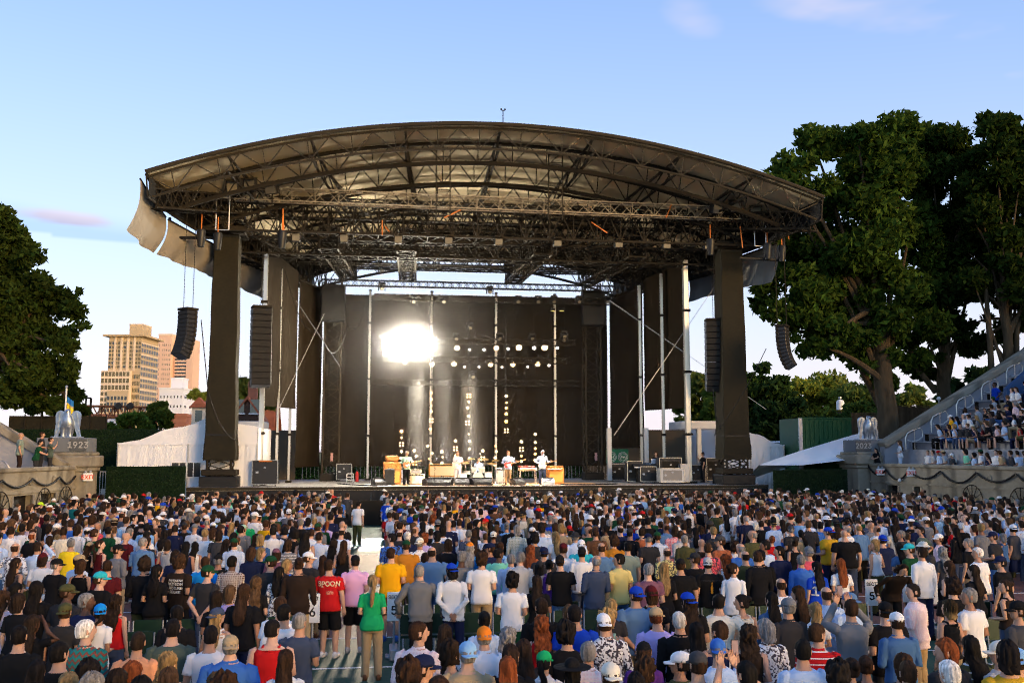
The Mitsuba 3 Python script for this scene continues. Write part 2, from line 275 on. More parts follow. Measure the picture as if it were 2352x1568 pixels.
# stand behind the right wall: sloping parapet that rises towards the camera's right, steps, bench rows
RUN, RISE, Z1 = .75, .44, 2.45
def raked(sg, rows, lab):
    mx = lambda x: 6.6+sg*x
    st = thing('grandstand', f'{lab} concrete grandstand with stepped bench rows behind the {"right" if sg > 0 else "left"} terrace wall', 'grandstand')
    ye = 50.2 if sg > 0 else 46.6
    for k in range(rows):
        x0 = 20.9+RUN*k; z = Z1+RISE*k+((.9 if k else 0) if sg > 0 else -.75)
        part(st, 'tier', box(*sorted((mx(x0), mx(x0+RUN+.01))), 8, ye, -.02, z), 'concrete_smooth')
        part(st, 'bench', cham([mx(x0+.52), (ye-.5+10)/2, z+.40], (.28, ye-.5-10, .05), .012), 'galvanised', smooth=30)
        for yy in np.arange(ye-.8, 20, -2.2): part(st, 'bench_bracket', cham([mx(x0+.52), yy, z+.19], (.2, .07, .37), .01), 'steel_dark')
    xa, xb = (20.9 if sg > 0 else 20.3), 20.9+RUN*rows+1.5; za = 3.95 if sg > 0 else 2.95; zb = za+(xb-xa)*RISE/RUN
    q = [(xa, 0.), (xb, 0.), (xb, zb), (xa, za)]
    part(st, 'end_wall', prism([(mx(a), b) for a, b in (q if sg > 0 else q[::-1])], -ye-.5, -ye-.02, [0, 0, 0], [1, 0, 0], [0, 0, 1]), 'concrete_smooth')
    L = math.hypot(xb-xa, zb-za); ang = math.atan2(zb-za, xb-xa)
    part(st, 'parapet_cap', cham([mx((xa+xb)/2), ye+.22, (za+zb)/2+.1], (L+.1, .78, .36), .05, roty(-sg*ang)), 'concrete', smooth=30)
    return st, mx
SR, mxS = raked(1, 15, 'tall'); SL, mxSL = raked(-1, 12, 'grey')
# blue vomitory walls high in the right stand
vb = thing('stairway_wall', 'blue painted stairway walls high in the right grandstand', 'wall')
for q, ya in (([(25.6, 5.4), (28.6, 6.7), (28.6, 9.3), (25.6, 6.9)], 46.3), ([(26.9, 4.9), (29.6, 6.2), (29.6, 8.2), (26.9, 6.3)], 44.2)):
    part(vb, 'panel', prism([(mxS(a), c) for a, c in q], -ya-.3, -ya, [0, 0, 0], [1, 0, 0], [0, 0, 1]), 'blue_wall')
# handrail loops climbing the aisle of the right stand
for k in range(6):
    x = 21.7+1.5*k; z = Z1+RISE*(2*k+1)+.9; y = 48.7
    O = np.array([mxS(x), y, z]); hr = [O+[a, 0, b] for a, b in ((-.42, .02), (-.42, .62), (-.3, .86), (0, 1.02), (.42, 1.16), (.56, 1.0), (.56, .7), (.3, .5), (-.1, .42), (-.3, .5))]
    solo('handrail', cat(path(hr, .03, 6), tubes([O+[.1, 0, 0]], [O+[.1, 0, 1.04]], .025, 6)), 'aluminium', f'looped steel handrail, number {["one", "two", "three", "four", "five", "six"][k]} counted upward on the right grandstand stairs', 'handrail', 'looped handrails on the right grandstand stairs', smooth=40)
O = np.array([mxL(21.6), 42.2, 2.6])
solo('handrail', path([O+[a, 0, b] for a, b in ((-.4, 0), (-.4, .62), (-.1, .8), (.3, .7), (.5, .45), (.5, .1))], .03, 6), 'aluminium', 'bent steel handrail at the left edge behind the left terrace wall', 'handrail', smooth=40)
# exit signs, cable swags, camera on the walls
def exit_sign(c, out, lab, txt='EXIT', s=1.):
    k = thing('exit_sign', lab, 'sign'); out = np.asarray(out, float); U = np.cross(out, [0, 0, 1])*-1; M = np.stack([U, -out, [0, 0, 1]], 1)
    part(k, 'housing', cham(c, (.42*s, .16*s, .36*s), .02, M), 'white_paint', smooth=30)
    part(k, 'face', cham(np.asarray(c)+out*.085*s, (.36*s, .02, .28*s), .005, M), 'exit_face')
    part(k, 'lettering', text(txt, .17*s, np.asarray(c)+out*.096*s+np.array([0, 0, -.085*s]), U, [0, 0, 1], .008), 'exit_red')
    for a in (-.1, .1): part(k, 'lamp_head', ball(np.asarray(c)+U*a*s+np.array([0, 0, .24*s]), .065*s, 1), 'galvanised', smooth=True)
pr('exit_face', (.85, .72, .66), .5); scene['exit_red'] = {'type': 'twosided', 'b': {'type': 'diffuse', 'reflectance': {'type': 'rgb', 'value': [.75, .06, .03]}}}
exit_sign([mxR(fxR(49.3))-.15, 49.3, 2.62], [-.35, -.937, 0], 'lit red EXIT sign nearer the right pier on the right terrace wall')
exit_sign([mxR(fxR(46.6))-.15, 46.6, 2.62], [-.35, -.937, 0], 'red EXIT sign between two doorways of the right terrace wall, second from the pier')
exit_sign([mxL(19.45), 47.22, 2.55], [.3, -.954, 0], 'small red exit sign on the corner of the left pier')
def swag(pts, r, lab, key='cable'):
    P = []
    for a, b, s in pts:
        a, b = np.asarray(a, float), np.asarray(b, float)
        P += [a+(b-a)*t-np.array([0, 0, s*4*t*(1-t)]) for t in np.linspace(0, 1, 9)[:-1]]
    P.append(np.asarray(pts[-1][1], float)); return solo(key, path(P, r, 6), 'black', lab, 'cable', smooth=True)
wy = [50.6, 48.9, 46.9, 44.3, 41.6, 38.9, 36]
swag([([mxR(fxR(a))-.1, a, 2.75 if i else 2.95], [mxR(fxR(b))-.1, b, 2.75], .38+.12*(i % 2)) for i, (a, b) in enumerate(zip(wy[:-1], wy[1:]))], .045, 'thick black cable drooping along the right terrace wall')
wy = [47.0, 45.3, 42.7, 40.2, 37.5]
swag([([mxL(fxL(a))+.1, a, 2.6], [mxL(fxL(b))+.1, b, 2.6], .3) for i, (a, b) in enumerate(zip(wy[:-1], wy[1:]))], .045, 'thick black cable drooping along the left terrace wall')
k = thing('security_camera', 'small white dome camera above the doorway of the right terrace wall', 'camera')
cc = np.array([mxR(fxR(47.7))-.16, 47.6, 2.22]); part(k, 'bracket', cham(cc+[.08, 0, .08], (.2, .08, .06), .01), 'white_paint'); part(k, 'dome', ball(cc, .09, 2), 'white_paint', smooth=True)
# hedge screens, gate, fences
def hedge_screen(x0, x1, y, z1, lab):
    k = thing('hedge_screen', lab, 'hedge'); n = max(3, int((x1-x0)/1.2)); xs = np.linspace(x0, x1, n+1)
    for a, b in zip(xs[:-1], xs[1:]):
        part(k, 'panel', box(a+.005, b-.005, y, y+.16, 0, z1+R.uniform(-.03, .03)), 'hedge')
    m = int((x1-x0)*z1*420); P = np.stack([N.uniform(x0, x1, m), np.full(m, y-.01)-N.uniform(0, .05, m), N.uniform(.05, z1+.03, m)], 1)
    A = N.normal(size=(m, 3)); A /= np.linalg.norm(A, axis=1, keepdims=True); B = np.cross(A, N.normal(size=(m, 3))); B /= np.linalg.norm(B, axis=1, keepdims=True)
    v = np.stack([P-A*.045, P+B*.03, P+A*.045], 1).reshape(-1, 3); f = np.arange(3*m).reshape(-1, 3)
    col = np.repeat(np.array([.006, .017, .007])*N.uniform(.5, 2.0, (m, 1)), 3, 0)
    part(k, 'leaves', (v, f), 'leaf_dark', color=col, kind='stuff')
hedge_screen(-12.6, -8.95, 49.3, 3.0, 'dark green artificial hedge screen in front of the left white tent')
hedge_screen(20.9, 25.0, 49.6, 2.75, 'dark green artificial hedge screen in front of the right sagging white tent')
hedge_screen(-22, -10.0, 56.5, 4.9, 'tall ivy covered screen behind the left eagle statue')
g = thing('steel_gate', 'barred steel gate with a red exit sign between the left pier and the hedge screen', 'gate')
for x in np.linspace(-13.1, -12.62+.0, 1): pass
for x in np.linspace(-13.35, -12.7+.2, 7): pass
GX0, GX1, GY = -14.2+1.0, -11.9, 50.6
for x in np.linspace(GX0, GX1, 11): part(g, 'bar', tubes([[x, GY, .9]], [[x, GY, 2.75]], .02, 5), 'galvanised')
for z in (.95, 2.72): part(g, 'rail', cbox([(GX0+GX1)/2, GY, z], (GX1-GX0, .05, .06)), 'galvanised')
part(g, 'sill', cbox([(GX0+GX1)/2, GY+.1, .45], (GX1-GX0+.4, .3, .9)), 'concrete')
sx = onY(266, 1090, GY-.06); part(g, 'exit_plate', cham([sx[0], GY-.06, 2.1], (.42, .03, .55), .01), 'red_paint'); part(g, 'exit_lettering', text('EXIT', .13, [sx[0], GY-.077, 2.05], [1, 0, 0], [0, 0, 1]), 'sign_white')
part(g, 'notice', cbox([GX0+.2, GY-.05, 1.75], (.26, .02, .3)), 'sign_white')
# container and wooden fences at right
c = thing('shipping_container', 'dark green metal storage container behind the right white tent', 'container')
a, b = onY(1835, 960, 58), onY(1955, 960, 58); zt = a[2]
part(c, 'shell', box(a[0], b[0], 58, 61, 0, zt), 'green_paint')
for x in np.arange(a[0]+.15, b[0], .3): part(c, 'rib', cbox([x, 57.98, zt/2+.1], (.12, .05, zt-.5)), 'green_paint')
part(c, 'top_rail', cham([(a[0]+b[0])/2, 58, zt], (b[0]-a[0]+.06, .12, .12), .015), 'green_paint'); part(c, 'door_panel', cbox([(a[0]*.35+b[0]*.65), 57.93, zt*.42], ((b[0]-a[0])*.55, .05, zt*.7)), 'green_paint')
part(c, 'corner_post', cbox([a[0]+.05, 57.95, zt/2], (.22, .12, zt)), 'galvanised')
def plank_fence(p0, p1, z0, z1, lab, w=.16):
    k = thing('wooden_fence', lab, 'fence'); p0, p1 = np.asarray(p0, float), np.asarray(p1, float); L = np.hypot(*(p1-p0)); n = int(L/w); ang = math.atan2(*(p1-p0)[::-1])
    for i in range(n):
        q = p0+(p1-p0)*(i+.5)/n; part(k, 'plank', cbox([*q, (z0+z1)/2+R.uniform(-.03, .03)], (w-.012, .03+.02*R.random(), z1-z0), rotz(ang)), 'wood_fence')
    q = (p0+p1)/2; part(k, 'cap_rail', cbox([*q, z1+.06], (L, .12, .05), rotz(ang)), 'wood_fence')
p0, p1 = onY(1955, 950, 60), onY(2150, 938, 62); plank_fence(p0[:2], onY(2030, 950, 60.5)[:2], .5, p0[2], 'low wooden plank fence right of the green container')
plank_fence(onY(2028, 930, 61.2)[:2], onY(2160, 930, 61.2)[:2], .5, onY(2160, 934, 61.2)[2], 'taller wooden plank fence behind the big tree trunk')
# dark mesh fence left
k = thing('mesh_fence', 'dark fabric covered fence in front of the trees at far left', 'fence')
a, b = onY(20, 960, 60), onY(245, 960, 60); zt = onY(130, 955, 60)[2]
for x0, x1 in zip(np.linspace(a[0], b[0], 7)[:-1], np.linspace(a[0], b[0], 7)[1:]):
    part(k, 'panel', box(x0+.02, x1-.02, 60, 60.04, 3, zt), 'cover_cloth'); part(k, 'post', tubes([[x1, 59.96, 0]], [[x1, 59.96, zt+.1]], .04, 6), 'steel_dark')
# ---------------------------------------------------------------- tents
def tent(x0, x1, y0, y1, ze, zr, rx, lab, nx=14, wins=()):
    k = thing('white_tent', lab, 'tent'); n = nx
    top = []
    for y in (y0, y1):
        xs = np.linspace(x0, x1, n); z = np.where(xs < rx, ze[0]+(zr-ze[0])*((xs-x0)/max(rx-x0, .1)), ze[1]+(zr-ze[1])*((x1-xs)/max(x1-rx, .1)))
        sag = .16*np.sin(np.linspace(0, math.pi*3, n))**2
        top.append(np.stack([xs, np.full(n, y), z-sag], 1))
    g = np.stack([top[0]+(top[1]-top[0])*t-np.array([0, 0, .22*math.sin(math.pi*t)]) for t in np.linspace(0, 1, 9)]); m = len(g)
    i, j = np.meshgrid(np.arange(m-1), np.arange(n-1), indexing='ij'); q = np.stack([i*n+j, i*n+j+1, (i+1)*n+j+1, (i+1)*n+j], -1).reshape(-1, 4)
    low = g-np.array([0, 0, .03]); v = np.vstack([g.reshape(-1, 3), low.reshape(-1, 3)]); o = n*m
    part(k, 'roof', (v, np.vstack([q, q[:, ::-1]+o])), 'tent_vinyl', smooth=True)
    nn = 60; xs = np.linspace(x0+.03, x1-.03, nn); zt = np.interp(xs, top[0][:, 0], top[0][:, 2]); yy = y0+.05+.035*np.sin(xs*9)+.03*np.sin(xs*23+1)
    v = np.vstack([np.stack([xs, yy, np.zeros(nn)], 1), np.stack([xs, np.full(nn, y0+.03), np.minimum(zt-.05, min(ze)+.02)], 1)]); i = np.arange(nn-1); q = np.stack([i, i+1, i+1+nn, i+nn], 1)
    part(k, 'front_wall', (v, q), 'tent_vinyl', smooth=True)
    v2 = np.vstack([np.stack([xs, np.full(nn, y0+.02), np.minimum(zt-.04, min(ze))], 1), np.stack([xs, np.full(nn, y0), zt], 1)]); part(k, 'gable', (v2, q), 'tent_vinyl', smooth=True)
    part(k, 'eave_flap', cbox([(x0+x1)/2, y0-.012, min(ze)-.03], (x1-x0, .02, .12)), 'tent_vinyl')
    for x in (x0+.04, (x0+x1)/2, x1-.04): part(k, 'pole', tubes([[x, y0-.02, 0]], [[x, y0-.02, min(ze)]], .035, 6), 'aluminium')
    for xw in wins:
        part(k, 'window', cbox([xw, y0-.02, 2.75], (.75, .03, .75)), 'window_dark')
        for d in (-.38, 0, .38): part(k, 'window_bar', cbox([xw+d, y0-.04, 2.75], (.04, .03, .8)), 'white_paint')
        for d in (-.38, .38): part(k, 'window_rail', cbox([xw, y0-.045, 2.75+d], (.8, .03, .04)), 'white_paint')
    for sx in (x0, x1): part(k, 'side_wall', box(sx-.015, sx+.015, y0+.05, y1, 0, ze[0]-.05 if sx == x0 else ze[1]-.05), 'tent_vinyl')
    return k
a = onY(270, 1000, 53.5); r = onY(478, 958, 53.5)
tent(a[0], r[0]+2.6, 53.5, 60, (onY(270, 1018, 53.5)[2], 5.0), r[2]+.15, r[0]+.4, 'white frame tent behind the left hedge screen beside the left column', wins=(onY(445, 1062, 53.5)[0], onY(412, 1062, 53.5)[0]))
a, b = onY(1712, 980, 60), onY(1802, 1020, 60)
tent(a[0]-2, b[0], 60, 66, (5.2, onY(1802, 1022, 60)[2]), onY(1722, 975, 60)[2], a[0]-.6, 'white frame tent behind the right column', wins=())
a, b = onY(1800, 1015, 62), onY(1832, 1015, 62); k = thing('white_cabin', 'small white cabin beside the green container', 'cabin'); part(k, 'wall', box(a[0], b[0]+.3, 62, 65, 0, onY(1815, 1018, 62)[2]), 'white_render'); part(k, 'roof', cham([(a[0]+b[0])/2+.15, 63.5, onY(1815, 1016, 62)[2]+.05], (b[0]-a[0]+.6, 3.3, .12), .02), 'white_paint'); part(k, 'door', cbox([(a[0]+b[0])/2, 61.97, 1.8], (.6, .06, 2.0)), 'galvanised')
# sagging tensile tent at right
def sag_tent():
    k = thing('sagging_tent', 'white tension tent sloping down behind the right eagle statue', 'tent')
    px = [(1745, 1066), (1840, 1034), (1960, 998), (2040, 984), (2100, 988)]
    lo = [(1745, 1068), (1840, 1068), (1955, 1055), (2030, 1050), (2110, 1045)]
    A = np.array([onY(*p, 55.0) for p in px]); B = np.array([onY(*p, 51.6) for p in lo])
    t = np.linspace(0, 1, 40); s = np.linspace(0, 1, 12); tt = np.linspace(0, 1, len(px))
    iA = np.stack([np.interp(t, tt, A[:, c]) for c in range(3)], 1); iB = np.stack([np.interp(t, tt, B[:, c]) for c in range(3)], 1)
    g = iA[None]*(1-s)[:, None, None]+iB[None]*s[:, None, None]
    g[..., 2] -= (.22*np.sin(np.pi*s)[:, None])*(1+.0*t[None]); g[..., 2] += .06*np.sin(t*34)[None]*np.sin(np.pi*s)[:, None]*.7
    n, m = len(t), len(s); i, j = np.meshgrid(np.arange(m-1), np.arange(n-1), indexing='ij'); q = np.stack([i*n+j, (i+1)*n+j, (i+1)*n+j+1, i*n+j+1], -1).reshape(-1, 4)
    part(k, 'canopy', (g.reshape(-1, 3), q), 'tent_vinyl', smooth=True)
    for p in (A[2], A[3], B[2], B[4]): part(k, 'pole', tubes([[p[0], p[1], 0]], [p-[0, 0, .05]], .05, 6), 'aluminium')
    Bk = iA+np.array([0, 3.5, -1.2]); g2 = np.stack([iA, (iA+Bk)/2+[0, 0, -.1], Bk]); i, j = np.meshgrid(np.arange(2), np.arange(n-1), indexing='ij'); q = np.stack([i*n+j, i*n+j+1, (i+1)*n+j+1, (i+1)*n+j], -1).reshape(-1, 4)
    part(k, 'rear_canopy', (g2.reshape(-1, 3), q), 'tent_vinyl', smooth=True)
sag_tent()
# ---------------------------------------------------------------- stage
SX = 6.05                                                            # the stage's axis of symmetry
ms = lambda x: 2*SX-x
sp = thing('stage_platform', 'wide concert stage deck with dark front skirt', 'stage')
part(sp, 'deck', box(-9.3, 21.4, 51.6, 74, 1.72, 1.88), 'deck')
part(sp, 'edge_strip', cham([SX, 51.57, 1.82], (30.7, .08, .14), .02), 'steel_brown', smooth=30)
for x in np.arange(-9.3, 21.3, 1.535): part(sp, 'skirt_panel', box(x+.01, x+1.525, 51.62, 51.66, 0, 1.72), 'black')
for x in np.arange(-4.2, 16.2, 1.2): part(sp, 'barrier_panel', cham([x+.6, 50.7, .62], (1.18, .08, 1.24), .02), 'steel_dark', smooth=30)
part(sp, 'orange_rug', box(1.0, 12.5, 52.6, 56.2, 1.884, 1.892), 'rug'); pr('rug', mikit.proc(lambda p, n, uv: mix((.28, .13, .06), (.42, .27, .14), fbm(p.x*1.7, p.y*1.7, 0, 3))), .95)
# backdrop and side drapes
def drape(key, p0, p1, z0, z1, lab, bulge=.05, n=40, mat='drape'):
    k = thing(key, lab, 'curtain'); p0, p1 = np.asarray(p0, float), np.asarray(p1, float); L = np.hypot(*(p1[:2]-p0[:2]))
    npan = max(1, round(L/4.4)); nrm = np.array([p1[1]-p0[1], -(p1[0]-p0[0])])/L
    for i in range(npan):
        t = np.linspace(i/npan-(.006 if i else 0), (i+1)/npan+(.006 if i < npan-1 else 0), n); xy = p0[:2]+(p1[:2]-p0[:2])*t[:, None]
        zs = np.linspace(0, 1, 10); z0a = z0 if np.isscalar(z0) else z0[0]+(z0[1]-z0[0])*t; z1a = z1 if np.isscalar(z1) else z1[0]+(z1[1]-z1[0])*t
        g = []; nofs = .04*(i % 2)
        for s in zs:
            w = bulge*(np.sin(t*L*2.3)+.5*np.sin(t*L*5.1+2*s))*(1-.7*s)+bulge*2.5*np.sin(s*9+t*3)*np.exp(-s*7)+nofs
            g.append(np.stack([xy[:, 0]+nrm[0]*w, xy[:, 1]+nrm[1]*w, z0a+(z1a-z0a)*s+0*t], 1))
        g = np.array(g); m = len(g); a, b = np.meshgrid(np.arange(m-1), np.arange(n-1), indexing='ij'); q = np.stack([a*n+b, a*n+b+1, (a+1)*n+b+1, (a+1)*n+b], -1).reshape(-1, 4)
        part(k, 'panel', (g.reshape(-1, 3), q), mat, smooth=True)
    return k
YB = 63.4; BL, BR = -3.2, ms(-3.2)
drape('backdrop', [BL, YB], [BR, YB], 2.75, 13.75, 'large dark brown backdrop curtain across the rear of the stage', n=24)
def side_drape(s):
    f = (lambda x: x) if s < 0 else ms; w = 'left' if s < 0 else 'right'
    drape('side_curtain', [f(-3.35), 63.2], [f(-4.55), 59.4], 2.75 if s < 0 else 3.9, (13.8, 14.3), f'tall dark curtain at the rear of the {w} stage wing', n=20)
    drape('side_curtain', [f(-4.6), 59.3], [f(-6.0), 55.2], 6.2 if s < 0 else 6.2, (14.4, 15.0), f'raised dark curtain at the front of the {w} stage wing, hanging clear of the floor', n=20)
for s in (-1, 1): side_drape(s)
# silver masts
def mast(x, y, z0, z1, r, lab, mat='aluminium'):
    k = thing('steel_mast', lab, 'mast', 'silver masts of the stage walls'); part(k, 'post', cham([x, y, (z0+z1)/2], (r*2, r*2, z1-z0), .02), mat, smooth=30)
    part(k, 'foot', cham([x, y, z0+.06], (r*5, r*5, .12), .02), 'steel_dark', smooth=30); part(k, 'cap', cham([x, y, z1], (r*2.6, r*2.6, .1), .02), 'steel_dark', smooth=30)
    for z in np.arange(z0+2.8, z1-1, 3.6): part(k, 'clamp', cham([x, y, z], (r*3, r*3, .14), .02), 'steel_dark', smooth=30)
for px, w in ((847, 'first'), (990, 'second'), (1139, 'third'), (1275, 'fourth')):
    p = onY(px, 900, YB-.25); mast(p[0], YB-.25, 1.88, 14.0, .075, f'bright vertical silver mast in front of the backdrop, {w} from the left')
for px, Y, z1, w in ((603, 55.0, 14.6, 'at the outer edge of the left stage wing'), (640, 57.2, 14.2, 'second from the outer edge of the left stage wing'), (668, 59.3, 14.0, 'innermost in the left stage wing')):
    p = onY(px, 900, Y); mast(p[0], Y-.15, 1.88, z1, .13 if px == 603 else .07, f'silver mast {w}')
for px, Y, z1, w in ((1577, 55.0, 14.9, 'at the outer edge of the right stage wing'), (1521, 57.2, 14.5, 'second from the outer edge of the right stage wing'), (1470, 59.3, 14.1, 'innermost in the right stage wing')):
    p = onY(px, 900, Y); mast(p[0], Y-.15, 1.88, z1, .15 if px == 1577 else .085, f'silver mast {w}')
# lattice towers and box trusses
def lattice(P, Q, w, h, bay, rc=.05, rb=.028, upv=(0, 0, 1), n=5, X=False):
    """four chords and zigzag bracing of a box truss from P to Q: (list of chord meshes, one mesh of the braces)"""
    P, Q = np.asarray(P, float), np.asarray(Q, float); t = (Q-P); L = np.linalg.norm(t); t /= L
    u = np.asarray(upv, float); s = np.cross(t, u); s /= np.linalg.norm(s); u = np.cross(s, t)
    k = max(2, int(round(L/bay))); co = [(-w/2, -h/2), (w/2, -h/2), (w/2, h/2), (-w/2, h/2)]
    ch = [tubes([P+s*a+u*b], [Q+s*a+u*b], rc, n) for a, b in co]; A, B = [], []
    for i in range(k):
        a0, a1, am = P+t*L*i/k, P+t*L*(i+1)/k, P+t*L*(i+.5)/k
        for (c0, c1) in zip(co, co[1:]+co[:1]):
            lo, hi = (s*c[0]+u*c[1] for c in (c0, c1))
            A += [a0+lo, am+hi]; B += [am+hi, a1+lo]
            if X: A += [a0+hi, am+lo]; B += [am+lo, a1+hi]
        A += [a0+s*co[j][0]+u*co[j][1] for j in range(4)]; B += [a0+s*co[(j+1) % 4][0]+u*co[(j+1) % 4][1] for j in range(4)]
    return ch, tubes(A, B, rb, 4)
def truss(key, P, Q, w, h, bay, lab, mat='steel_dark', group=None, cat_='truss', **kw):
    k = thing(key, lab, cat_, group); ch, br = lattice(P, Q, w, h, bay, **kw)
    for c in ch: part(k, 'chord', c, mat)
    part(k, 'bracing', br, mat, kind='stuff'); return k
for px, w in ((762, 'left'), (1360, 'right')):
    p = onY(px, 900, 62.2); k = thing('lattice_tower', f'square lattice tower standing at the {w} rear of the stage', 'tower'); ch, br = lattice([p[0], 62.2, 1.9], [p[0], 62.2, 14.6], 1.0, .9, 1.35, .06, .03, upv=(0, 1, 0))
    for c in ch: part(k, 'chord', c, 'steel_brown')
    part(k, 'bracing', br, 'steel_brown', kind='stuff'); part(k, 'base', cham([p[0], 62.2, 2.1], (1.25, 1.2, .5), .03), 'steel_dark', smooth=30)
    part(k, 'motor_cover', cham([p[0], 61.7, 12.9], (1.5, .7, 2.3), .08), 'black', smooth=30); part(k, 'notice', cbox([p[0]+.1, 61.7, 3.35], (.16, .03, .5)), 'notice_pink')
    pr('notice_pink', (.55, .30, .28), .7)
# columns wrapped in cloth
def column(s):
    f = (lambda x: x) if s < 0 else ms; X = f(-7.86); w = 'left' if s < 0 else 'right'
    k = thing('stage_column', f'tall square column wrapped in olive brown cloth at the {w} front of the stage', 'column')
    zs = [3.25, 3.5, 3.9, 4.6, 6, 8, 10, 12, 14, 15.1]; hw = [.78, .80, .80, .76, .73, .70, .67, .655, .65, .65]
    sq = lambda h, z: np.array([[X+a*h+.03*math.sin(z*2+a), 53+b*h*.9, z] for a, b in ((-1, -.93), (-.93, -1), (0, -1.01), (.93, -1), (1, -.93), (1, 0), (1, .93), (.93, 1), (0, 1), (-.93, 1), (-1, .93), (-1, 0))])
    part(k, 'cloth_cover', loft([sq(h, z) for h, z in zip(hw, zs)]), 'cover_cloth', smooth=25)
    for z in (4.55, 15.0): part(k, 'strap', loft([sq(.775 if z < 9 else .665, z-.04), sq(.775 if z < 9 else .665, z+.04)]), 'black')
    ch, br = lattice([X, 53, 1.9], [X, 53, 3.4], 1.2, 1.2, .75, .06, .035, upv=(0, 1, 0), X=True)
    for c in ch: part(k, 'leg', c, 'steel_dark')
    part(k, 'brace', br, 'steel_dark', kind='stuff'); part(k, 'base_block', cham([X, 53, 2.15], (1.9, 1.7, .55), .04), 'black', smooth=30); part(k, 'ballast', cham([X, 52.9, 2.62], (1.75, 1.3, .3), .03), 'steel_dark', smooth=30)
    part(k, 'head_frame', cham([X, 53, 15.3], (2.0, 1.9, .4), .04), 'steel_dark', smooth=30)
column(-1); column(1)
# ---------------------------------------------------------------- roof: barrel shell on arched trusses
YS = [47.0, 49.0, 51.5, 54.5, 58.0, 61.5, 65.0]
HW = [16.9, 16.5, 15.7, 14.4, 12.7, 11.2, 10.2]
ZC = [19.85, 19.75, 19.5, 19.1, 18.5, 17.8, 17.1]
ZE = [16.75, 16.6, 16.35, 16.05, 15.75, 15.5, 15.3]
hwY = lambda y: np.interp(y, YS, HW); zcY = lambda y: np.interp(y, YS, ZC); zeY = lambda y: np.interp(y, YS, ZE)
roofz = lambda x, y: zcY(y)-(zcY(y)-zeY(y))*np.minimum(np.abs((x-SX)/hwY(y)), 1)**2
roof = thing('stage_roof', 'curved fabric canopy on arched steel trusses over the stage', 'stage roof')
nx = 49; G = np.array([[[SX+hwY(y)*t, y, roofz(SX+hwY(y)*t, y)+.06] for t in np.linspace(-1, 1, nx)] for y in np.linspace(47, 65, 25)]); m, n = G.shape[:2]
i, j = np.meshgrid(np.arange(m-1), np.arange(n-1), indexing='ij'); q = np.stack([i*n+j, i*n+j+1, (i+1)*n+j+1, (i+1)*n+j], -1).reshape(-1, 4)
part(roof, 'canopy_skin', (np.vstack([G.reshape(-1, 3), G.reshape(-1, 3)-[0, 0, .03]]), np.vstack([q, q[:, ::-1]+n*m])), 'roof_fabric', smooth=True)
xs = np.linspace(-1, 1, 61)
edge = lambda y, dz, sc=1.: np.array([[SX+hwY(y)*t*sc, y, roofz(SX+hwY(y)*t*sc, y)+dz] for t in xs])
part(roof, 'front_edge', path(edge(46.98, .05), .11, 8), 'steel_brown', smooth=40)
def arch(y, depth, rt_, rl, nb, mat):
    top, low = edge(y, -.10), edge(y, -.10-depth, .985)
    part(roof, 'upper_chord', path(top, rt_, 6), mat, smooth=40); part(roof, 'lower_chord', path(low, rl, 6), mat, smooth=40)
    tt = np.linspace(-1, 1, nb+1); ev = lambda t, d, sc=1.: np.array([SX+hwY(y)*t*sc, y, roofz(SX+hwY(y)*t*sc, y)+d]); A, B = [], []
    for a, b in zip(tt[:-1], tt[1:]):
        c = (a+b)/2; A += [ev(a, -.1), ev(c, -.1-depth, .985), ev(c, -.1)]; B += [ev(c, -.1-depth, .985), ev(b, -.1), ev(c, -.1-depth, .985)]
    part(roof, 'web', tubes(A, B, .035, 4), mat, kind='stuff')
arch(47.25, 1.05, .06, .06, 16, 'steel_brown')
arch(49.3, 1.05, .10, .12, 18, 'steel_dark')
arch(51.8, 1.2, .09, .10, 18, 'steel_dark')
arch(55.0, 1.25, .08, .09, 16, 'steel_dark'); arch(58.5, 1.2, .08, .09, 14, 'steel_dark'); arch(61.8, 1.2, .08, .09, 14, 'steel_dark'); arch(64.8, 1.0, .09, .09, 12, 'steel_dark')
for t in (-.78, -.55, -.28, 0., .28, .55, .78):                      # purlin trusses running back
    yy = np.linspace(47.2, 64.9, 10); pt = lambda y, d: np.array([SX+hwY(y)*t, y, roofz(SX+hwY(y)*t, y)+d])
    part(roof, 'rib', cat(path([pt(y, -.2) for y in yy], .07, 5), path([pt(y, -.95) for y in yy], .07, 5), tubes([pt(y, -.2) for y in yy[:-1]], [pt(y, -.95) for y in yy[1:]], .04, 4)), 'steel_dark')
for s in (-1, 1):                                                    # side edge girders
    yy = np.linspace(47.1, 64.9, 14); e = lambda y, dx, d: np.array([SX+s*(hwY(y)-dx), y, zeY(y)+d])
    part(roof, 'edge_girder', cat(path([e(y, .0, -.05) for y in yy], .08, 6), path([e(y, .1, -1.1) for y in yy], .08, 6), tubes([e(y, 0, -.05) for y in yy], [e(y, .1, -1.1) for y in yy], .045, 4), tubes([e(y, 0, -.05) for y in yy[:-1]], [e(y, .1, -1.1) for y in yy[1:]], .04, 4)), 'steel_dark')
    w = [(yy[i], .25) for i in range(14)]
    v = np.array([e(y, .12, -.15) for y in yy]+[e(y, .14, -1.05) for y in yy]); ii = np.arange(13); qq = np.stack([ii, ii+1, ii+15, ii+14], 1); part(roof, 'gutter_panel', (v, qq), 'black')
a0 = np.array([SX+.1, 47, 19.9]); part(roof, 'wind_gauge', cat(tubes([a0], [a0+[0, 0, .75]], .025, 5), tubes([a0+[-.08, 0, .72]], [a0+[.1, 0, .72]], .02, 4), ball(a0+[-.09, 0, .78], .05), ball(a0+[.1, 0, .78], .05)), 'steel_dark')
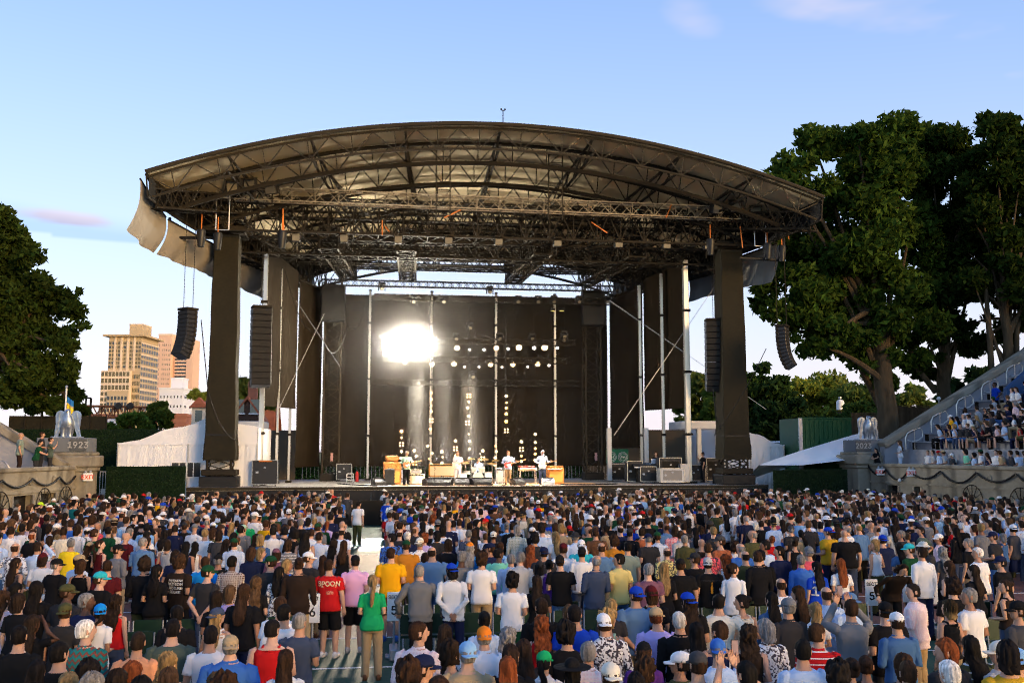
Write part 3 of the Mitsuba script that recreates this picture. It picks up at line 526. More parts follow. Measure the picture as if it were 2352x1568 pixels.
# valances: hanging cloth below the side edges
def valance(P, Q, lab, n=30):
    k = thing('roof_valance', lab, 'valance'); P, Q = np.asarray(P, float), np.asarray(Q, float); t = np.linspace(0, 1, n); tt = np.linspace(0, 1, len(P))
    A = np.stack([np.interp(t, tt, P[:, c]) for c in range(3)], 1); B = np.stack([np.interp(t, tt, Q[:, c]) for c in range(3)], 1); d = np.gradient(A[:, :2], axis=0); d /= np.linalg.norm(d, axis=1, keepdims=True); nr = np.stack([d[:, 1], -d[:, 0], 0*t], 1); L = np.linalg.norm(A[-1]-A[0])
    g = np.stack([A+(B-A)*s+nr*((.10*np.sin(t*L*1.7)+.06*np.sin(t*L*4.1+3*s))*s+.22*math.sin(math.pi*s))[:, None] for s in np.linspace(0, 1, 9)]); m = 9
    a, b = np.meshgrid(np.arange(m-1), np.arange(n-1), indexing='ij'); q = np.stack([a*n+b, (a+1)*n+b, (a+1)*n+b+1, a*n+b+1], -1).reshape(-1, 4)
    part(k, 'cloth', (g.reshape(-1, 3), q), 'valance_cloth', smooth=True); part(k, 'top_rail', path(A+[0, 0, .03], .05, 5), 'steel_dark', smooth=40)
VT = [onY(322, 412, 47.2), onY(348, 455, 48.6), onY(381, 500, 50.2)]; VB = [onY(290, 528, 47.0), onY(318, 560, 48.6), onY(357, 581, 50.0)]
valance(VT, VB, 'short grey valance cloth at the front left corner of the stage roof', 16)
VT2 = [onY(386, 506, 50.4), onY(470, 552, 52.6), onY(560, 596, 55.6), onY(660, 628, 60)]; VB2 = [onY(359, 584, 50.2), onY(430, 612, 52.2), onY(500, 640, 55.0), onY(604, 684, 60)]
valance(VT2, VB2, 'long grey valance cloth sagging along the left side of the stage roof', 40)
mir = lambda P: [np.array([ms(p[0]), p[1], p[2]]) for p in P]
VT3 = [onY(1785, 560, 51.5), onY(1700, 590, 54.5), onY(1575, 622, 59)]; VB3 = [onY(1772, 648, 51.5), onY(1690, 664, 54.5), onY(1580, 694, 59)]
valance(VT3, VB3, 'pale valance cloth along the right side of the stage roof', 40)
# main box trusses
truss('front_truss', [-9.2, 52.6, 15.95], [ms(-9.2), 52.6, 15.95], 1.6, 1.5, 1.35, 'deep dark box truss spanning between the two front columns', rc=.08, rb=.04, X=False)
truss('front_truss', [-8.6, 54.4, 14.9], [ms(-8.6), 54.4, 14.9], 1.0, .9, 1.1, 'second dark box truss behind and below the front truss', rc=.06, rb=.035)
p0, p1 = onY(505, 430, 51.2), onY(1742, 482, 51.2)
truss('silver_truss', p0-[0, 0, .3], p1-[0, 0, .3], .5, .66, 1.2, 'bright silver lighting truss lying along the top of the front truss', 'steel_light', rc=.034, rb=.016)
for x, w in ((-2.6, 'far left'), (1.6, 'centre left'), (9.2, 'centre right'), (14.6, 'far right')):
    truss('cross_truss', [x, 52.9, 15.2], [SX+(x-SX)*.9, 63.0, 15.25], 1.0, 1.2, 1.2, f'dark roof truss running back over the stage, {w}', rc=.07, rb=.045, X=True)
for y, z, w in ((56.2, 15.3, 'front'), (59.0, 15.4, 'middle'), (61.4, 15.6, 'rear')):
    truss('roof_girder', [-4.6, y, z], [ms(-4.6), y, z], .7, .9, 1.7, f'dark girder crossing under the roof, the {w} one of three', rc=.06, rb=.035)
for y, z, w in ((53.6, 16.9, 'front'), (57.6, 16.7, 'middle'), (60.6, 16.5, 'rear')):
    truss('upper_girder', [-6.8+.6*(y-53), y, z], [ms(-6.8+.6*(y-53)), y, z], .6, 1.1, 1.3, f'dark lattice girder close under the roof skin, the {w} one of three', rc=.05, rb=.04)
for s in (-1, 1):
    f = (lambda x: x) if s < 0 else ms; w = 'left' if s < 0 else 'right'
    truss('wing_truss', [f(-8.0), 53.4, 14.9], [f(-3.6), 63.0, 14.5], 1.1, 1.3, 1.1, f'dark truss over the {w} stage wing from column to rear tower', rc=.065, rb=.042, X=True)
    truss('wing_truss', [f(-8.6), 52.2, 16.9], [f(-4.9), 62.0, 15.7], .8, .8, 1.0, f'upper dark truss over the {w} stage wing', rc=.05, rb=.035)
    truss('tip_truss', [f(-7.2), 52.3, 16.6], [f(-10.9), 48.2, 15.8], .9, .9, .9, f'dark truss running out to the {w} front tip of the roof', rc=.06, rb=.04, X=True)
    k = thing('ladder_frame', f'vertical ladder frame hanging at the {w} end of the front truss', 'ladder'); x = onY(512 if s < 0 else 1742, 430, 51)[0]
    z0, z1 = 15.0, 17.9
    part(k, 'rail', tubes([[x-.3, 51, z0]], [[x-.3, 51, z1]], .04, 5), 'aluminium'); part(k, 'rail', tubes([[x+.35, 51, z0]], [[x+.35, 51, z1]], .04, 5), 'aluminium')
    for z in (z0, z1-1.2): part(k, 'rung', tubes([[x-.3, 51, z]], [[x+.35, 51, z]], .03, 5), 'aluminium')
    d = thing('drain_pipe', f'bent black pipe under the {w} roof edge', 'pipe')
    q = [onY(*c, 51.0) for c in (((390, 500), (388, 540), (400, 546), (500, 546)) if s < 0 else ((1800, 545), (1800, 590), (1790, 598), (1700, 592)))]; part(d, 'tube', path(q, .08, 7), 'black', smooth=40)
for px, y0, y1 in ((1018, 335, 500), (1276, 350, 505)):
    a = onY(px-16, y0, 50.2); b = onY(px-16, y1, 50.2); a2, b2 = onY(px+16, y0, 50.2), onY(px+16, y1, 50.2); k = thing('hanging_ladder', f'narrow scaffold ladder hanging in front of the roof arches, {"left" if px < 1100 else "right"} of the two', 'ladder')
    part(k, 'rail', tubes([a], [b], .035, 5), 'steel_brown'); part(k, 'rail', tubes([a2], [b2], .035, 5), 'steel_brown')
    for t in np.linspace(.04, .96, 9): part(k, 'rung', tubes([a+(b-a)*t], [a2+(b2-a2)*t], .022, 4), 'steel_brown')
# flood lights on the front truss
def flood(px, py, Y, lab, s=1., tilt=.5, yaw=0., face='lens_dull'):
    k = thing('floodlight', lab, 'floodlight', None); c = onY(px, py, Y); M = rotz(yaw)@rotx(tilt)
    part(k, 'housing', cham(c, (.62*s, .5*s, .62*s), .05, M), 'case_black', smooth=30); part(k, 'visor', cham(c+M@np.array([0, -.2*s, .33*s]), (.68*s, .8*s, .05), .01, M), 'steel_brown')
    part(k, 'lens', cbox(c+M@np.array([0, -.26*s, 0]), (.52*s, .03, .52*s), M), face); part(k, 'yoke', tubes([c+[0, .1, 0]], [c+[0, .25, -.9*s]], .035, 5), 'steel_dark')
pr('lens_dull', (.20, .18, .13), .3, spec=.6)
W8 = ['first', 'second', 'third', 'fourth']
for i, (x, y) in enumerate(((450, 425), (532, 428), (575, 424), (625, 432))): flood(x, y, 50.6, f'black box floodlight on the left end of the front truss, {W8[i]} from the left', 1.0, .35, .5-.3*i)
for i, (x, y) in enumerate(((1645, 478), (1688, 474), (1735, 486), (1798, 492))): flood(x, y, 50.6, f'pale faced floodlight on the right end of the front truss, {W8[i]} from the left', 1.0, .35, .1-.2*i)
for i, px in enumerate((680, 790, 915, 1030, 1145, 1280, 1420, 1530, 1625)):
    flood(px, 545+.02*(px-680), 52.0, f'small grid fronted lamp hanging under the front truss, number {["one","two","three","four","five","six","seven","eight","nine"][i]} from the left', .75, .15, 0, 'lens_dull')
# chain hoist bags and orange slings
for i, (x, y) in enumerate(((462, 545), (500, 552), (648, 548), (1763, 575), (1796, 580), (1632, 565))):
    p = onY(x, y, 50.8); k = thing('chain_bag', f'black canvas chain bag hanging from the roof, {["first","second","third","sixth","last","fifth","x"][[0,1,2,3,4,5][i]] if i!=3 else "fourth"} of six', 'chain bag')
    part(k, 'bag', mv(lathe([(.16, -.5), (.2, -.2), (.24, .25), (.2, .4)], 9), p), 'case_black', smooth=40); part(k, 'hook', tubes([p+[0, 0, .4]], [p+[0, 0, 1.2]], .03, 5), 'orange')
for i, (x0, y0, x1, y1) in enumerate(((878, 505, 878, 540), (884, 520, 895, 533), (650, 480, 652, 540), (1020, 500, 1058, 482), (1358, 510, 1395, 535), (1530, 500, 1542, 470), (1700, 520, 1706, 570), (1808, 520, 1812, 550))):
    solo('orange_sling', tubes([onY(x0, y0, 50.9)], [onY(x1, y1, 50.9)], .032, 5), 'orange', f'orange lifting sling on the front truss, {["shortest, beside the left column head","straight, above the left wing truss","third from the left","slanting near the left hanging ladder","slanting down right of the right hanging ladder","short, near the right end of the silver truss","long, beside the right column head","rightmost, near the roof tip"][i]}', 'sling', 'orange lifting slings on the front truss')
# line array speakers
def line_array(top, n, h, w, d, curve, yaw, lab, mat='grille', wires=2):
    k = thing('line_array', lab, 'loudspeaker array'); M = rotz(yaw); c = np.asarray(top, float)
    part(k, 'fly_frame', cham(c+M@np.array([0, 0, .08]), (w*1.0, d*1.15, .12), .02, M), 'steel_dark', smooth=30)
    a = 0.; q = np.zeros(3)
    for i in range(n):
        a += curve*(i/n); Mi = M@rotx(-a); ctr = c+M@q+Mi@np.array([0, 0, -h/2])
        b = part(k, 'cabinet', cham(ctr, (w, d, h*.96), .025, Mi), 'case_black', smooth=30)
        part(b, 'grille', cham(ctr+Mi@np.array([0, -d/2-.006, 0]), (w*.93, .025, h*.86), .008, Mi), mat)
        for s in (-1, 1): part(k, 'link_plate', cham(ctr+Mi@np.array([s*w/2, d*.3, 0]), (.03, .12, h*.8), .006, Mi), 'steel_dark')
        q = q+rotx(-a)@np.array([0, 0, -h])
    for s in ((-1, 1) if wires == 2 else (0,)): part(k, 'cable', tubes([c+M@np.array([0, s*d*.45, .1])], [c+M@np.array([0, s*d*.45, 15.6-c[2]])], .018, 4), 'steel_dark')
    return k
line_array(onY(601, 709, 52.6), 12, .345, 1.02, .75, .035, .25, 'tall black main loudspeaker array beside the left column')
line_array(onY(1640, 738, 53.2), 12, .33, 1.02, .75, -.045, -.2, 'tall black main loudspeaker array beside the right column')
line_array(onY(432, 714, 50.0), 11, .215, .8, .6, .09, -.75, 'curved black side loudspeaker array hanging left of the left column in open sky')
line_array(onY(1796, 752, 50.0), 11, .205, .75, .55, .11, .9, 'curved black side loudspeaker array hanging in front of the trees on the right')
swag([(onY(462, 735, 50), onY(478, 900, 51), .0), (onY(478, 900, 51), onY(545, 1010, 52), .6)], .025, 'thin dark cable falling from the left side loudspeaker array')
swag([(onY(1638, 892, 53), onY(1645, 960, 53), .1), (onY(1645, 960, 53), onY(1680, 1000, 52.4), .4)], .03, 'dark cable trailing from the right main loudspeaker array')
swag([(onY(1760, 800, 50.2), onY(1640, 1000, 52), .3)], .02, 'thin guy line from the right side array to the column')
for a, b, w in (((1640, 660), (1410, 1000), 'rising right across the right wing curtains'), ((1400, 690), (1760, 940), 'falling right across the right wing curtains'), ((745, 720), (640, 940), 'falling left across the left wing curtain'), ((680, 690), (780, 840), 'falling right across the left wing curtain')):
    solo('guy_wire', tubes([onY(*a, 55.5)], [onY(*b, 54.0)], .016, 4), 'galvanised', f'thin steel guy wire {w}', 'guy wire')
swag([(onY(655, 620, 56), onY(735, 760, 56), 1.2), (onY(735, 760, 56), onY(800, 745, 60), 1.5), (onY(800, 745, 60), onY(842, 690, 61), .9)], .025, 'thick cable looping down from the left roof in front of the backdrop')
# ---------------------------------------------------------------- trees
def limb(p, q, r0, r1, wob=.08, n=8, k=7):
    p, q = np.asarray(p, float), np.asarray(q, float); t = np.linspace(0, 1, k)[:, None]; L = np.linalg.norm(q-p)
    pts = p+(q-p)*t+np.array([[R.gauss(0, wob*L), R.gauss(0, wob*L), 0] if 0 < i < k-1 else [0, 0, 0] for i in range(k)])*.5
    return path(pts, np.linspace(r0, r1, k)*(1+.06*np.sin(np.arange(k)*2.1)), n), pts
def leaf_mesh(C, rad, n, size, col, var, rg, flat=.75, hang=0.):
    """n leaf pieces in shells around the clump centres C: each a bent leaf of two triangles"""
    k = rg.integers(0, len(C), n); d = rg.normal(size=(n, 3)); d /= np.linalg.norm(d, axis=1, keepdims=True)
    rr = rad[k]*np.minimum(np.abs(rg.normal(size=n)), 1.45)*.66; P = C[k]+d*rr[:, None]*[1, 1, flat]
    A = d*.55+rg.normal(size=(n, 3))*.7; A[:, 2] -= hang; A /= np.linalg.norm(A, axis=1, keepdims=True); B = np.cross(A, rg.normal(size=(n, 3))); B /= np.linalg.norm(B, axis=1, keepdims=True); W = np.cross(A, B)
    s = size*1.12*(.45+1.0*rg.random(n))[:, None]
    v = np.stack([P-A*s*.68, P+B*s*(.34+.14*rg.random((n, 1)))+W*s*.14+A*s*.1, P+A*s*.85-W*s*.1, P-B*s*.42+W*s*.12-A*s*.05], 1).reshape(-1, 3)
    f = (np.array([[0, 1, 2], [0, 2, 3]])[None]+(np.arange(n)*4)[:, None, None]).reshape(-1, 3)
    tint = (1+var*(rg.random(n)-.5))*(1+.25*np.sin(k*1.7))
    c = np.asarray(col)[None]*tint[:, None]*np.stack([1+.35*(rg.random(n)-.3), np.ones(n), 1+.3*(rg.random(n)-.5)], 1)
    return (v, f), np.clip(np.repeat(c, 4, 0), .003, .9)
def tree(key, base, trunk_top, rt_, blobs, nleaf, size, col, lab, seed, subs=26, limbs=True, var=.7, extra=(), group=None, flat=.75):
    """blobs: big crown masses (x, y, z, rx, ry, rz); each is filled with smaller leaf clumps that leave gaps between them"""
    rg = np.random.default_rng(seed); k = thing(key, lab, 'tree', group); base = np.asarray(base, float); C, rad, wgt = [], [], []
    for (x, y, z, rx, ry, rz) in blobs:
        m = max(5, int(subs*(rx*ry*rz)**.5/8)); d = rg.normal(size=(m, 3)); d /= np.linalg.norm(d, axis=1, keepdims=True); r = (.35+.65*rg.random(m)**.5)
        C.append(np.array([x, y, z])+d*r[:, None]*[rx, ry, rz]*.92); rad.append(np.full(m, min(rx, ry, rz)*.42)*(.6+.8*rg.random(m)))
    C, rad = np.vstack(C), np.concatenate(rad)
    w = rad**2; idx = rg.choice(len(C), nleaf, p=w/w.sum()); cnt = np.bincount(idx, minlength=len(C))
    Ck, rk = np.repeat(C, cnt, 0), np.repeat(rad, cnt)
    order = np.arange(len(Ck)); m, c = leaf_mesh(Ck, rk, len(Ck), size, col, var, rg, flat)
    if rt_:
        tt = np.asarray(trunk_top, float); z = np.linspace(0, 1, 9); sw = rg.normal(size=(9, 2))*.05*rt_*4; pts = base+(tt-base)*z[:, None]; pts[1:, :2] += sw[1:]
        tr, _ = path(pts, rt_*np.array([1.5, 1.12, 1.0, .95, .92, .86, .78, .68, .55]), 11), 0
        part(k, 'trunk', tr, 'bark', smooth=50)
        for e in extra: part(k, 'limb', path(e[0], np.linspace(e[1], e[1]*.45, len(e[0])), 8), 'bark', smooth=50)
        if limbs:
            far = C[rg.choice(len(C), min(26, len(C)), replace=False)]
            bs = []
            for q in far:
                s = base+(tt-base)*(.55+.45*rg.random()); mid = s+(q-s)*.5+np.array([0, 0, np.linalg.norm(q-s)*.12]); t = np.linspace(0, 1, 7)[:, None]
                bs.append(path(s*(1-t)**2+2*mid*t*(1-t)+q*t**2, np.linspace(rt_*.34, rt_*.07, 7), 6))
            part(k, 'branches', cat(bs), 'bark', smooth=50, kind='stuff')
    part(k, 'crown', m, 'leaf', color=c, kind='stuff'); return k
DARK, MID, LIME = (.050, .094, .016), (.09, .15, .025), (.21, .26, .04)
def bl(px, py, Y, rpx, rpy, ry=None):                                 # a crown mass measured at depth Y
    p = onY(px, py, Y); s = np.dot(p-CAM, FW)/FPX; return (*p, rpx*s, ry if ry else rpx*s*.9, rpy*s)
# big trees on the right
Y1 = 54.; b = onY(2052, 1000, Y1); b[2] = 0
t1 = onY(2015, 700, Y1)
blobs = [bl(1960, 330, Y1, 130, 75), bl(1880, 420, Y1, 120, 90), bl(2040, 420, Y1, 110, 100), bl(1990, 560, Y1, 120, 110), bl(1850, 560, Y1+3, 100, 90), bl(1820, 690, Y1, 105, 75), bl(1950, 720, Y1, 110, 90), bl(2070, 690, Y1, 100, 100), bl(1900, 775, Y1-1, 85, 50), bl(1850, 790, Y1-1, 75, 35), bl(2010, 800, Y1, 80, 55), bl(1780, 400, Y1+5, 45, 45), bl(2085, 560, Y1+2, 80, 90), bl(2060, 330, Y1+2, 70, 60), bl(2080, 800, Y1+2, 60, 50), bl(1740, 690, Y1+4, 40, 40)]
tree('broadleaf_tree', b, t1, .62, blobs, 80000, .26, DARK, 'tallest broadleaf tree with a knotted forking trunk beside the right end of the stage roof', 1, subs=34,
     extra=[([onY(2045, 840, Y1), onY(2010, 790, Y1), onY(1985, 700, Y1), onY(1930, 600, Y1)], .28), ([onY(2020, 720, Y1), onY(2025, 620, Y1), onY(2000, 520, Y1), onY(1960, 420, Y1)], .26), ([onY(2010, 700, Y1), onY(1960, 630, Y1), onY(1920, 590, Y1)], .2)])
Y2 = 57.; b = onY(2172, 900, Y2); b[2] = 0; t1 = onY(2165, 700, Y2)
blobs = [bl(2160, 370, Y2, 95, 95), bl(2250, 330, Y2, 100, 60), bl(2180, 520, Y2, 110, 110), bl(2150, 660, Y2, 110, 80), bl(2260, 480, Y2, 90, 110), bl(2240, 640, Y2, 90, 80), bl(2110, 440, Y2, 60, 70), bl(2110, 800, Y2, 60, 50), bl(2120, 840, Y2+2, 55, 40), bl(2200, 770, Y2, 80, 50)]
tree('broadleaf_tree', b, t1, .45, blobs, 48000, .27, (.034, .062, .012), 'dark broadleaf tree with a straight trunk, second from the stage on the right', 2, subs=32,
     extra=[([onY(2150, 900, Y2), onY(2110, 850, Y2), onY(2080, 780, Y2), onY(2060, 700, Y2)], .2)])
Y3 = 52.; b = onY(2300, 820, Y3); b[2] = 0; t1 = onY(2310, 640, Y3)
blobs = [bl(2320, 340, Y3, 110, 70), bl(2310, 480, Y3, 100, 100), bl(2370, 560, Y3, 110, 130), bl(2290, 640, Y3, 90, 70), bl(2270, 770, Y3+4, 80, 55), bl(2350, 720, Y3+3, 70, 60), bl(2420, 420, Y3, 110, 120), bl(2250, 420, Y3+3, 80, 90), bl(2240, 560, Y3+3, 70, 80), bl(2400, 700, Y3, 90, 60)]
tree('broadleaf_tree', b, t1, .33, blobs, 48000, .27, (.027, .050, .010), 'darkest broadleaf tree with several thin stems at the right edge of the picture', 3, subs=30,
     extra=[([np.array([b[0]-.6, b[1], 0]), onY(2272, 760, Y3), onY(2262, 640, Y3)], .22), ([np.array([b[0]+.5, b[1], 0]), onY(2335, 760, Y3), onY(2362, 650, Y3)], .2)])
# slim dead limb tree left of the big trunk
Y = 56.; b = onY(2040, 960, Y); b[2] = 0
k = thing('leaning_tree', 'thin leaning bare trunk just left of the big forking trunk', 'tree'); part(k, 'trunk', path([b, onY(2030, 950, Y), onY(2000, 890, Y), onY(1965, 820, Y), onY(1938, 770, Y)], [.26, .24, .2, .17, .12], 8), 'bark', smooth=50)
k2, c2 = leaf_mesh(np.array([onY(2010, 830, Y), onY(1900, 790, Y), onY(2030, 880, Y)]), np.array([1.2, 1.3, .9]), 2600, .25, DARK, .7, np.random.default_rng(4)); part(k, 'crown', k2, 'leaf', color=c2, kind='stuff')
# unseen trees added along the right stand and behind camera to block sun
BELT, BELTT = [], []
for i, (x, y, h) in enumerate(((48, 46, 18), (47, 36, 17), (49, 26, 15), (53, 17, 13), (57, 8, 12), (60, -1, 12), (62, -10, 12), (62, -19, 12), (60, -28, 12), (57, -37, 12))):
    rgp = np.random.default_rng(50+i); q = rgp.normal(size=(60, 3)); q /= np.linalg.norm(q, axis=1, keepdims=True); cc = np.array([x, y, h*.55])+q*[4.6, 4.6, h*.40]*(.4+.6*rgp.random((60, 1))); BELT.append(leaf_mesh(cc, np.full(60, 2.2), 3400, 1.4, DARK, .5, rgp)); BELTT.append(tubes([[x, y, 0]], [[x, y, h*.6]], .45, 8))
kb = thing('woodland_belt', 'added belt of unseen leafy trees beyond the right grandstand blocking the low sun', 'trees', kind='stuff'); part(kb, 'foliage', cat([m for m, c in BELT]), 'leaf', color=np.vstack([c for m, c in BELT]), kind='stuff'); part(kb, 'trunks', cat(BELTT), 'bark', kind='stuff')
# left tree
Y4 = 60.; b = onY(-40, 950, Y4); b[2] = 0
blobs = [bl(5, 515, Y4, 55, 50), bl(10, 560, Y4, 75, 85), bl(50, 740, Y4, 110, 80), bl(-10, 900, Y4, 90, 60), bl(60, 860, Y4, 100, 60), bl(130, 860, Y4, 50, 45), bl(60, 640, Y4, 80, 80), bl(0, 700, Y4, 120, 110), bl(110, 720, Y4, 70, 55), bl(90, 810, Y4, 90, 60), bl(20, 850, Y4, 110, 70), bl(150, 750, Y4, 50, 45), bl(-80, 600, Y4, 110, 130), bl(60, 900, Y4, 90, 50), bl(165, 690, Y4, 35, 40)]
tree('oak_tree', b, onY(-30, 700, Y4), .6, blobs, 56000, .25, (.042, .070, .014), 'big dark oak tree filling the left edge of the picture', 5, subs=32)
Y = 66.; tree('oak_tree', (onY(150, 960, Y)[0], Y, 0), onY(150, 900, Y), .25, [bl(150, 910, Y, 45, 40), bl(100, 930, Y, 60, 40), bl(175, 940, Y, 25, 30)], 9000, .3, (.03, .06, .015), 'smaller dark tree behind the flag pole at left', 6)
# tree rows behind the stage
far = [(300, 975, 80, 45, 30, MID, 'round green bush like tree above the left tent'), (370, 950, 110, 40, 32, (.045, .085, .018), 'green tree between the towers and the left tent'), (575, 905, 100, 45, 40, (.10, .14, .03), 'yellow green tree seen between the left column and the curtain'), (455, 905, 150, 22, 12, LIME, 'tiny bright tree top above the red roof at left')]
for i, (px, py, Y, rx, ry, c, lab) in enumerate(far):
    p = onY(px, py, Y); g = p.copy(); g[2] = 0; tree('background_tree', g, p, .25, [bl(px, py, Y, rx, ry), bl(px-rx*.5, py+ry*.5, Y, rx*.7, ry*.7), bl(px+rx*.5, py+ry*.4, Y, rx*.7, ry*.7)], 5500, .42, c, lab, 70+i, limbs=False)
row = [(1605, 905, 92, 60, 62, (.10, .14, .028), 'yellow green tree right of the right curtain wall'), (1670, 935, 84, 60, 55, MID, 'mid green tree behind the right column'), (1755, 890, 82, 68, 52, (.035, .075, .02), 'dark green tree just right of the right column'), (1850, 895, 110, 70, 48, LIME, 'sunlit lime green tree below the right side speaker'),
       (1925, 900, 118, 60, 52, (.15, .19, .04), 'bright yellow green tree in the middle of the background row at right'), (1990, 905, 105, 55, 45, (.11, .16, .035), 'yellow green tree directly left of the big trunk'), (1805, 955, 76, 80, 40, (.03, .065, .02), 'low dark green tree above the white tent roof at right'), (1960, 955, 90, 70, 35, (.05, .095, .022), 'low green tree behind the green container'), (2090, 925, 100, 50, 40, (.13, .18, .04), 'bright tree seen right of the big trunk'), (2230, 900, 80, 70, 60, (.02, .04, .012), 'dark tree under the crowns above the grandstand parapet')]
for i, (px, py, Y, rx, ry, c, lab) in enumerate(row):
    p = onY(px, py, Y); g = p.copy(); g[2] = 0; tree('background_tree', g, p, .3, [bl(px, py, Y, rx, ry), bl(px-rx*.5, py+ry*.7, Y, rx*.8, ry), bl(px+rx*.5, py+ry*.7, Y, rx*.8, ry), bl(px, py+ry*1.5, Y, rx*.9, ry)], 9000, .40, c, lab, 90+i, limbs=False)
# ---------------------------------------------------------------- towers and houses
def facade(par, O, U, W, H, cols, rows, z0, frac=(.6, .6), depth=.25, key='window', mat='window_dark', skip=lambda i, j: False, frame=None):
    """windows as recessed panes with projecting frames on a wall whose lower left corner is O, along U"""
    O, U = np.asarray(O, float), np.asarray(U, float); out = np.array([U[1], -U[0], 0]); M = np.stack([U, -out, [0, 0, 1]], 1); cw, rh = W/cols, H/rows
    for i in range(cols):
        for j in range(rows):
            if skip(i, j): continue
            c = O+U*(i+.5)*cw+np.array([0, 0, z0+(j+.5)*rh])
            kk = part(par, key, cbox(c+out*.06, (cw*frac[0], .10, rh*frac[1]), M), mat(i, j) if callable(mat) else mat)
            if frame: part(kk, 'mullion', cbox(c+out*.13, (cw*frac[0]*.08, .06, rh*frac[1]), M), frame)
def tower_one():
    k = thing('apartment_tower', 'tan apartment tower with bronze glass bays and a flat overhanging roof behind the left trees', 'building')
    Y = 450.; c = onY(293, 1000, Y); ang = math.radians(-9); Rz = rotz(ang); U, V = Rz[:, 0], Rz[:, 1]; s = np.dot(c-CAM, FW)/FPX; O = c.copy(); O[2] = 0
    hz = lambda py: onY(300, py, Y)[2]; zr, zb = hz(773), 0
    L = lambda x0, x1, y0, y1, z0, z1: cbox(O+U*(x0+x1)/2+V*(y0+y1)/2+[0, 0, (z0+z1)/2], (x1-x0, y1-y0, z1-z0), Rz)
    w = 128*s*.5; x0, x1, x2 = -w*.97, w*.22, w*.36
    dp = 20.
    z1 = hz(852)
    part(k, 'wall', L(x0+1.8, x2, 0, dp, 0, zr), 'brick_tan'); part(k, 'lower_bay', L(x0, x1*.30, -2.5, 0, 0, z1), 'brick_cream'); part(k, 'middle_bay', L(x0+3.4, x1*.25, -3.6, -2.5, 0, hz(898)), 'brick_tan')
    part(k, 'cornice', L(x0-.2, x2+2.2, -2.2, dp+1, zr, zr+.8), 'brick_tan'); part(k, 'penthouse', L(-w*.30, w*.20, 6, 16, zr+.8, hz(742)), 'brick_tan'); part(k, 'penthouse_cap', L(-w*.31, w*.21, 5.8, 16.2, hz(742), hz(742)+.5), 'brick_cream')
    rows = 20; H = zr-3
    P = lambda x, y: O+U*x+V*y
    gl = lambda i, j: 'window_bronze' if (i*7+j*3) % 5 else 'window_dark'
    facade(k, P(x0+1.8, 0), U, x2-x0-1.8, H-z1, 11, 7, z1+1, (.72, .66), mat=gl)
    facade(k, P(x1*.30+.2, 0), U, x2-x1*.30-.2, z1-3, 5, 12, 2, (.66, .62), mat=gl)
    facade(k, P(x0, -2.5), U, x1*.30-x0, z1-hz(898), 8, 3, hz(898), (.74, .66), mat='window_bronze')
    facade(k, P(x0, -2.5), U, 3.4, hz(898)-2, 2, 11, 2, (.7, .6), mat='window_bronze')
    facade(k, P(x0+3.4, -3.6), U, x1*.25-x0-3.4, hz(898)-4, 6, 10, 2, (.66, .62), mat='window_dark')
    facade(k, P(x2, 0), V, dp, H-1, 7, 19, 2, (.66, .66), mat='window_dark')
    for f in np.linspace(x0+1.8, x2, 6)[1:-1]: part(k, 'pier', L(f-.5, f+.5, -.35, .0, z1, zr), 'brick_cream')
    for z in np.linspace(4, zr-3, 10): part(k, 'string_course', L(x2, x2+.3, 0, dp, z, z+.6), 'brick_cream')
tower_one()
def tower_two():
    k = thing('apartment_tower', 'pale peach tower with rows of dark balconies on its right side, behind the tan tower', 'building')
    Y = 560.; c = onY(402, 1000, Y); ang = math.radians(-12); Rz = rotz(ang); U, V = Rz[:, 0], Rz[:, 1]; s = np.dot(c-CAM, FW)/FPX; O = c.copy(); O[2] = 0; hz = lambda py: onY(402, py, Y)[2]; zr = hz(772)
    L = lambda x0, x1, y0, y1, z0, z1: cbox(O+U*(x0+x1)/2+V*(y0+y1)/2+[0, 0, (z0+z1)/2], (x1-x0, y1-y0, z1-z0), Rz)
    a = np.linspace(0, math.pi, 9); r = 20*s
    part(k, 'wall', L(-20*s, 38*s, 0, 8, 0, zr-2), 'brick_pink'); part(k, 'wing', L(-40*s, -10*s, -4, 20, 0, zr), 'brick_pink'); part(k, 'end_wall', L(22*s, 38*s, -1.2, 0, 0, zr-6), 'brick_pink')
    part(k, 'parapet', L(-41*s, -9*s, -4.2, 20.2, zr, zr+1), 'brick_cream')
    for j, z in enumerate(np.linspace(hz(950), hz(800), 20)):
        b = part(k, 'balcony', L(-6*s, 21*s, -1.4, 0, z, z+.9), 'brick_pink'); part(b, 'recess', L(-6*s, 21*s, -.35, -.05, z+.95, z+2.3), 'window_dark')
    facade(k, O-U*40*s-V*4, U, 30*s, zr-8, 7, 22, 4, (.28, .42), mat='window_dark', skip=lambda i, j: i == 1)
tower_two()
def block(lab, px0, px1, pyt, Y, dp, wall, ang, rows, cols, key='office_block', scols=4, side='window_dark', wm='window_dark', fr=(.55, .5)):
    k = thing(key, lab, 'building'); a, b = onY(px0, 1000, Y), onY(px1, 1000, Y); zt = onY(px0, pyt, Y)[2]; Rz = rotz(math.radians(ang)); U, V = Rz[:, 0], Rz[:, 1]; W = np.hypot(*(b-a)[:2]); O = a.copy(); O[2] = 0
    part(k, 'wall', cbox(O+U*W/2+V*dp/2+[0, 0, zt/2], (W, dp, zt), Rz), wall); part(k, 'parapet', cbox(O+U*W/2+V*dp/2+[0, 0, zt+.2], (W+.4, dp+.4, .5), Rz), wall)
    facade(k, O, U, W, zt-2, cols, rows, 1, fr, mat=wm); facade(k, O+U*W, V, dp, zt-2, scols, rows, 1, fr, mat=side); return k
block('white rendered office block with rows of small windows below the peach tower', 362, 418, 893, 330, 22, 'white_render', -6, 7, 7, fr=(.35, .25))
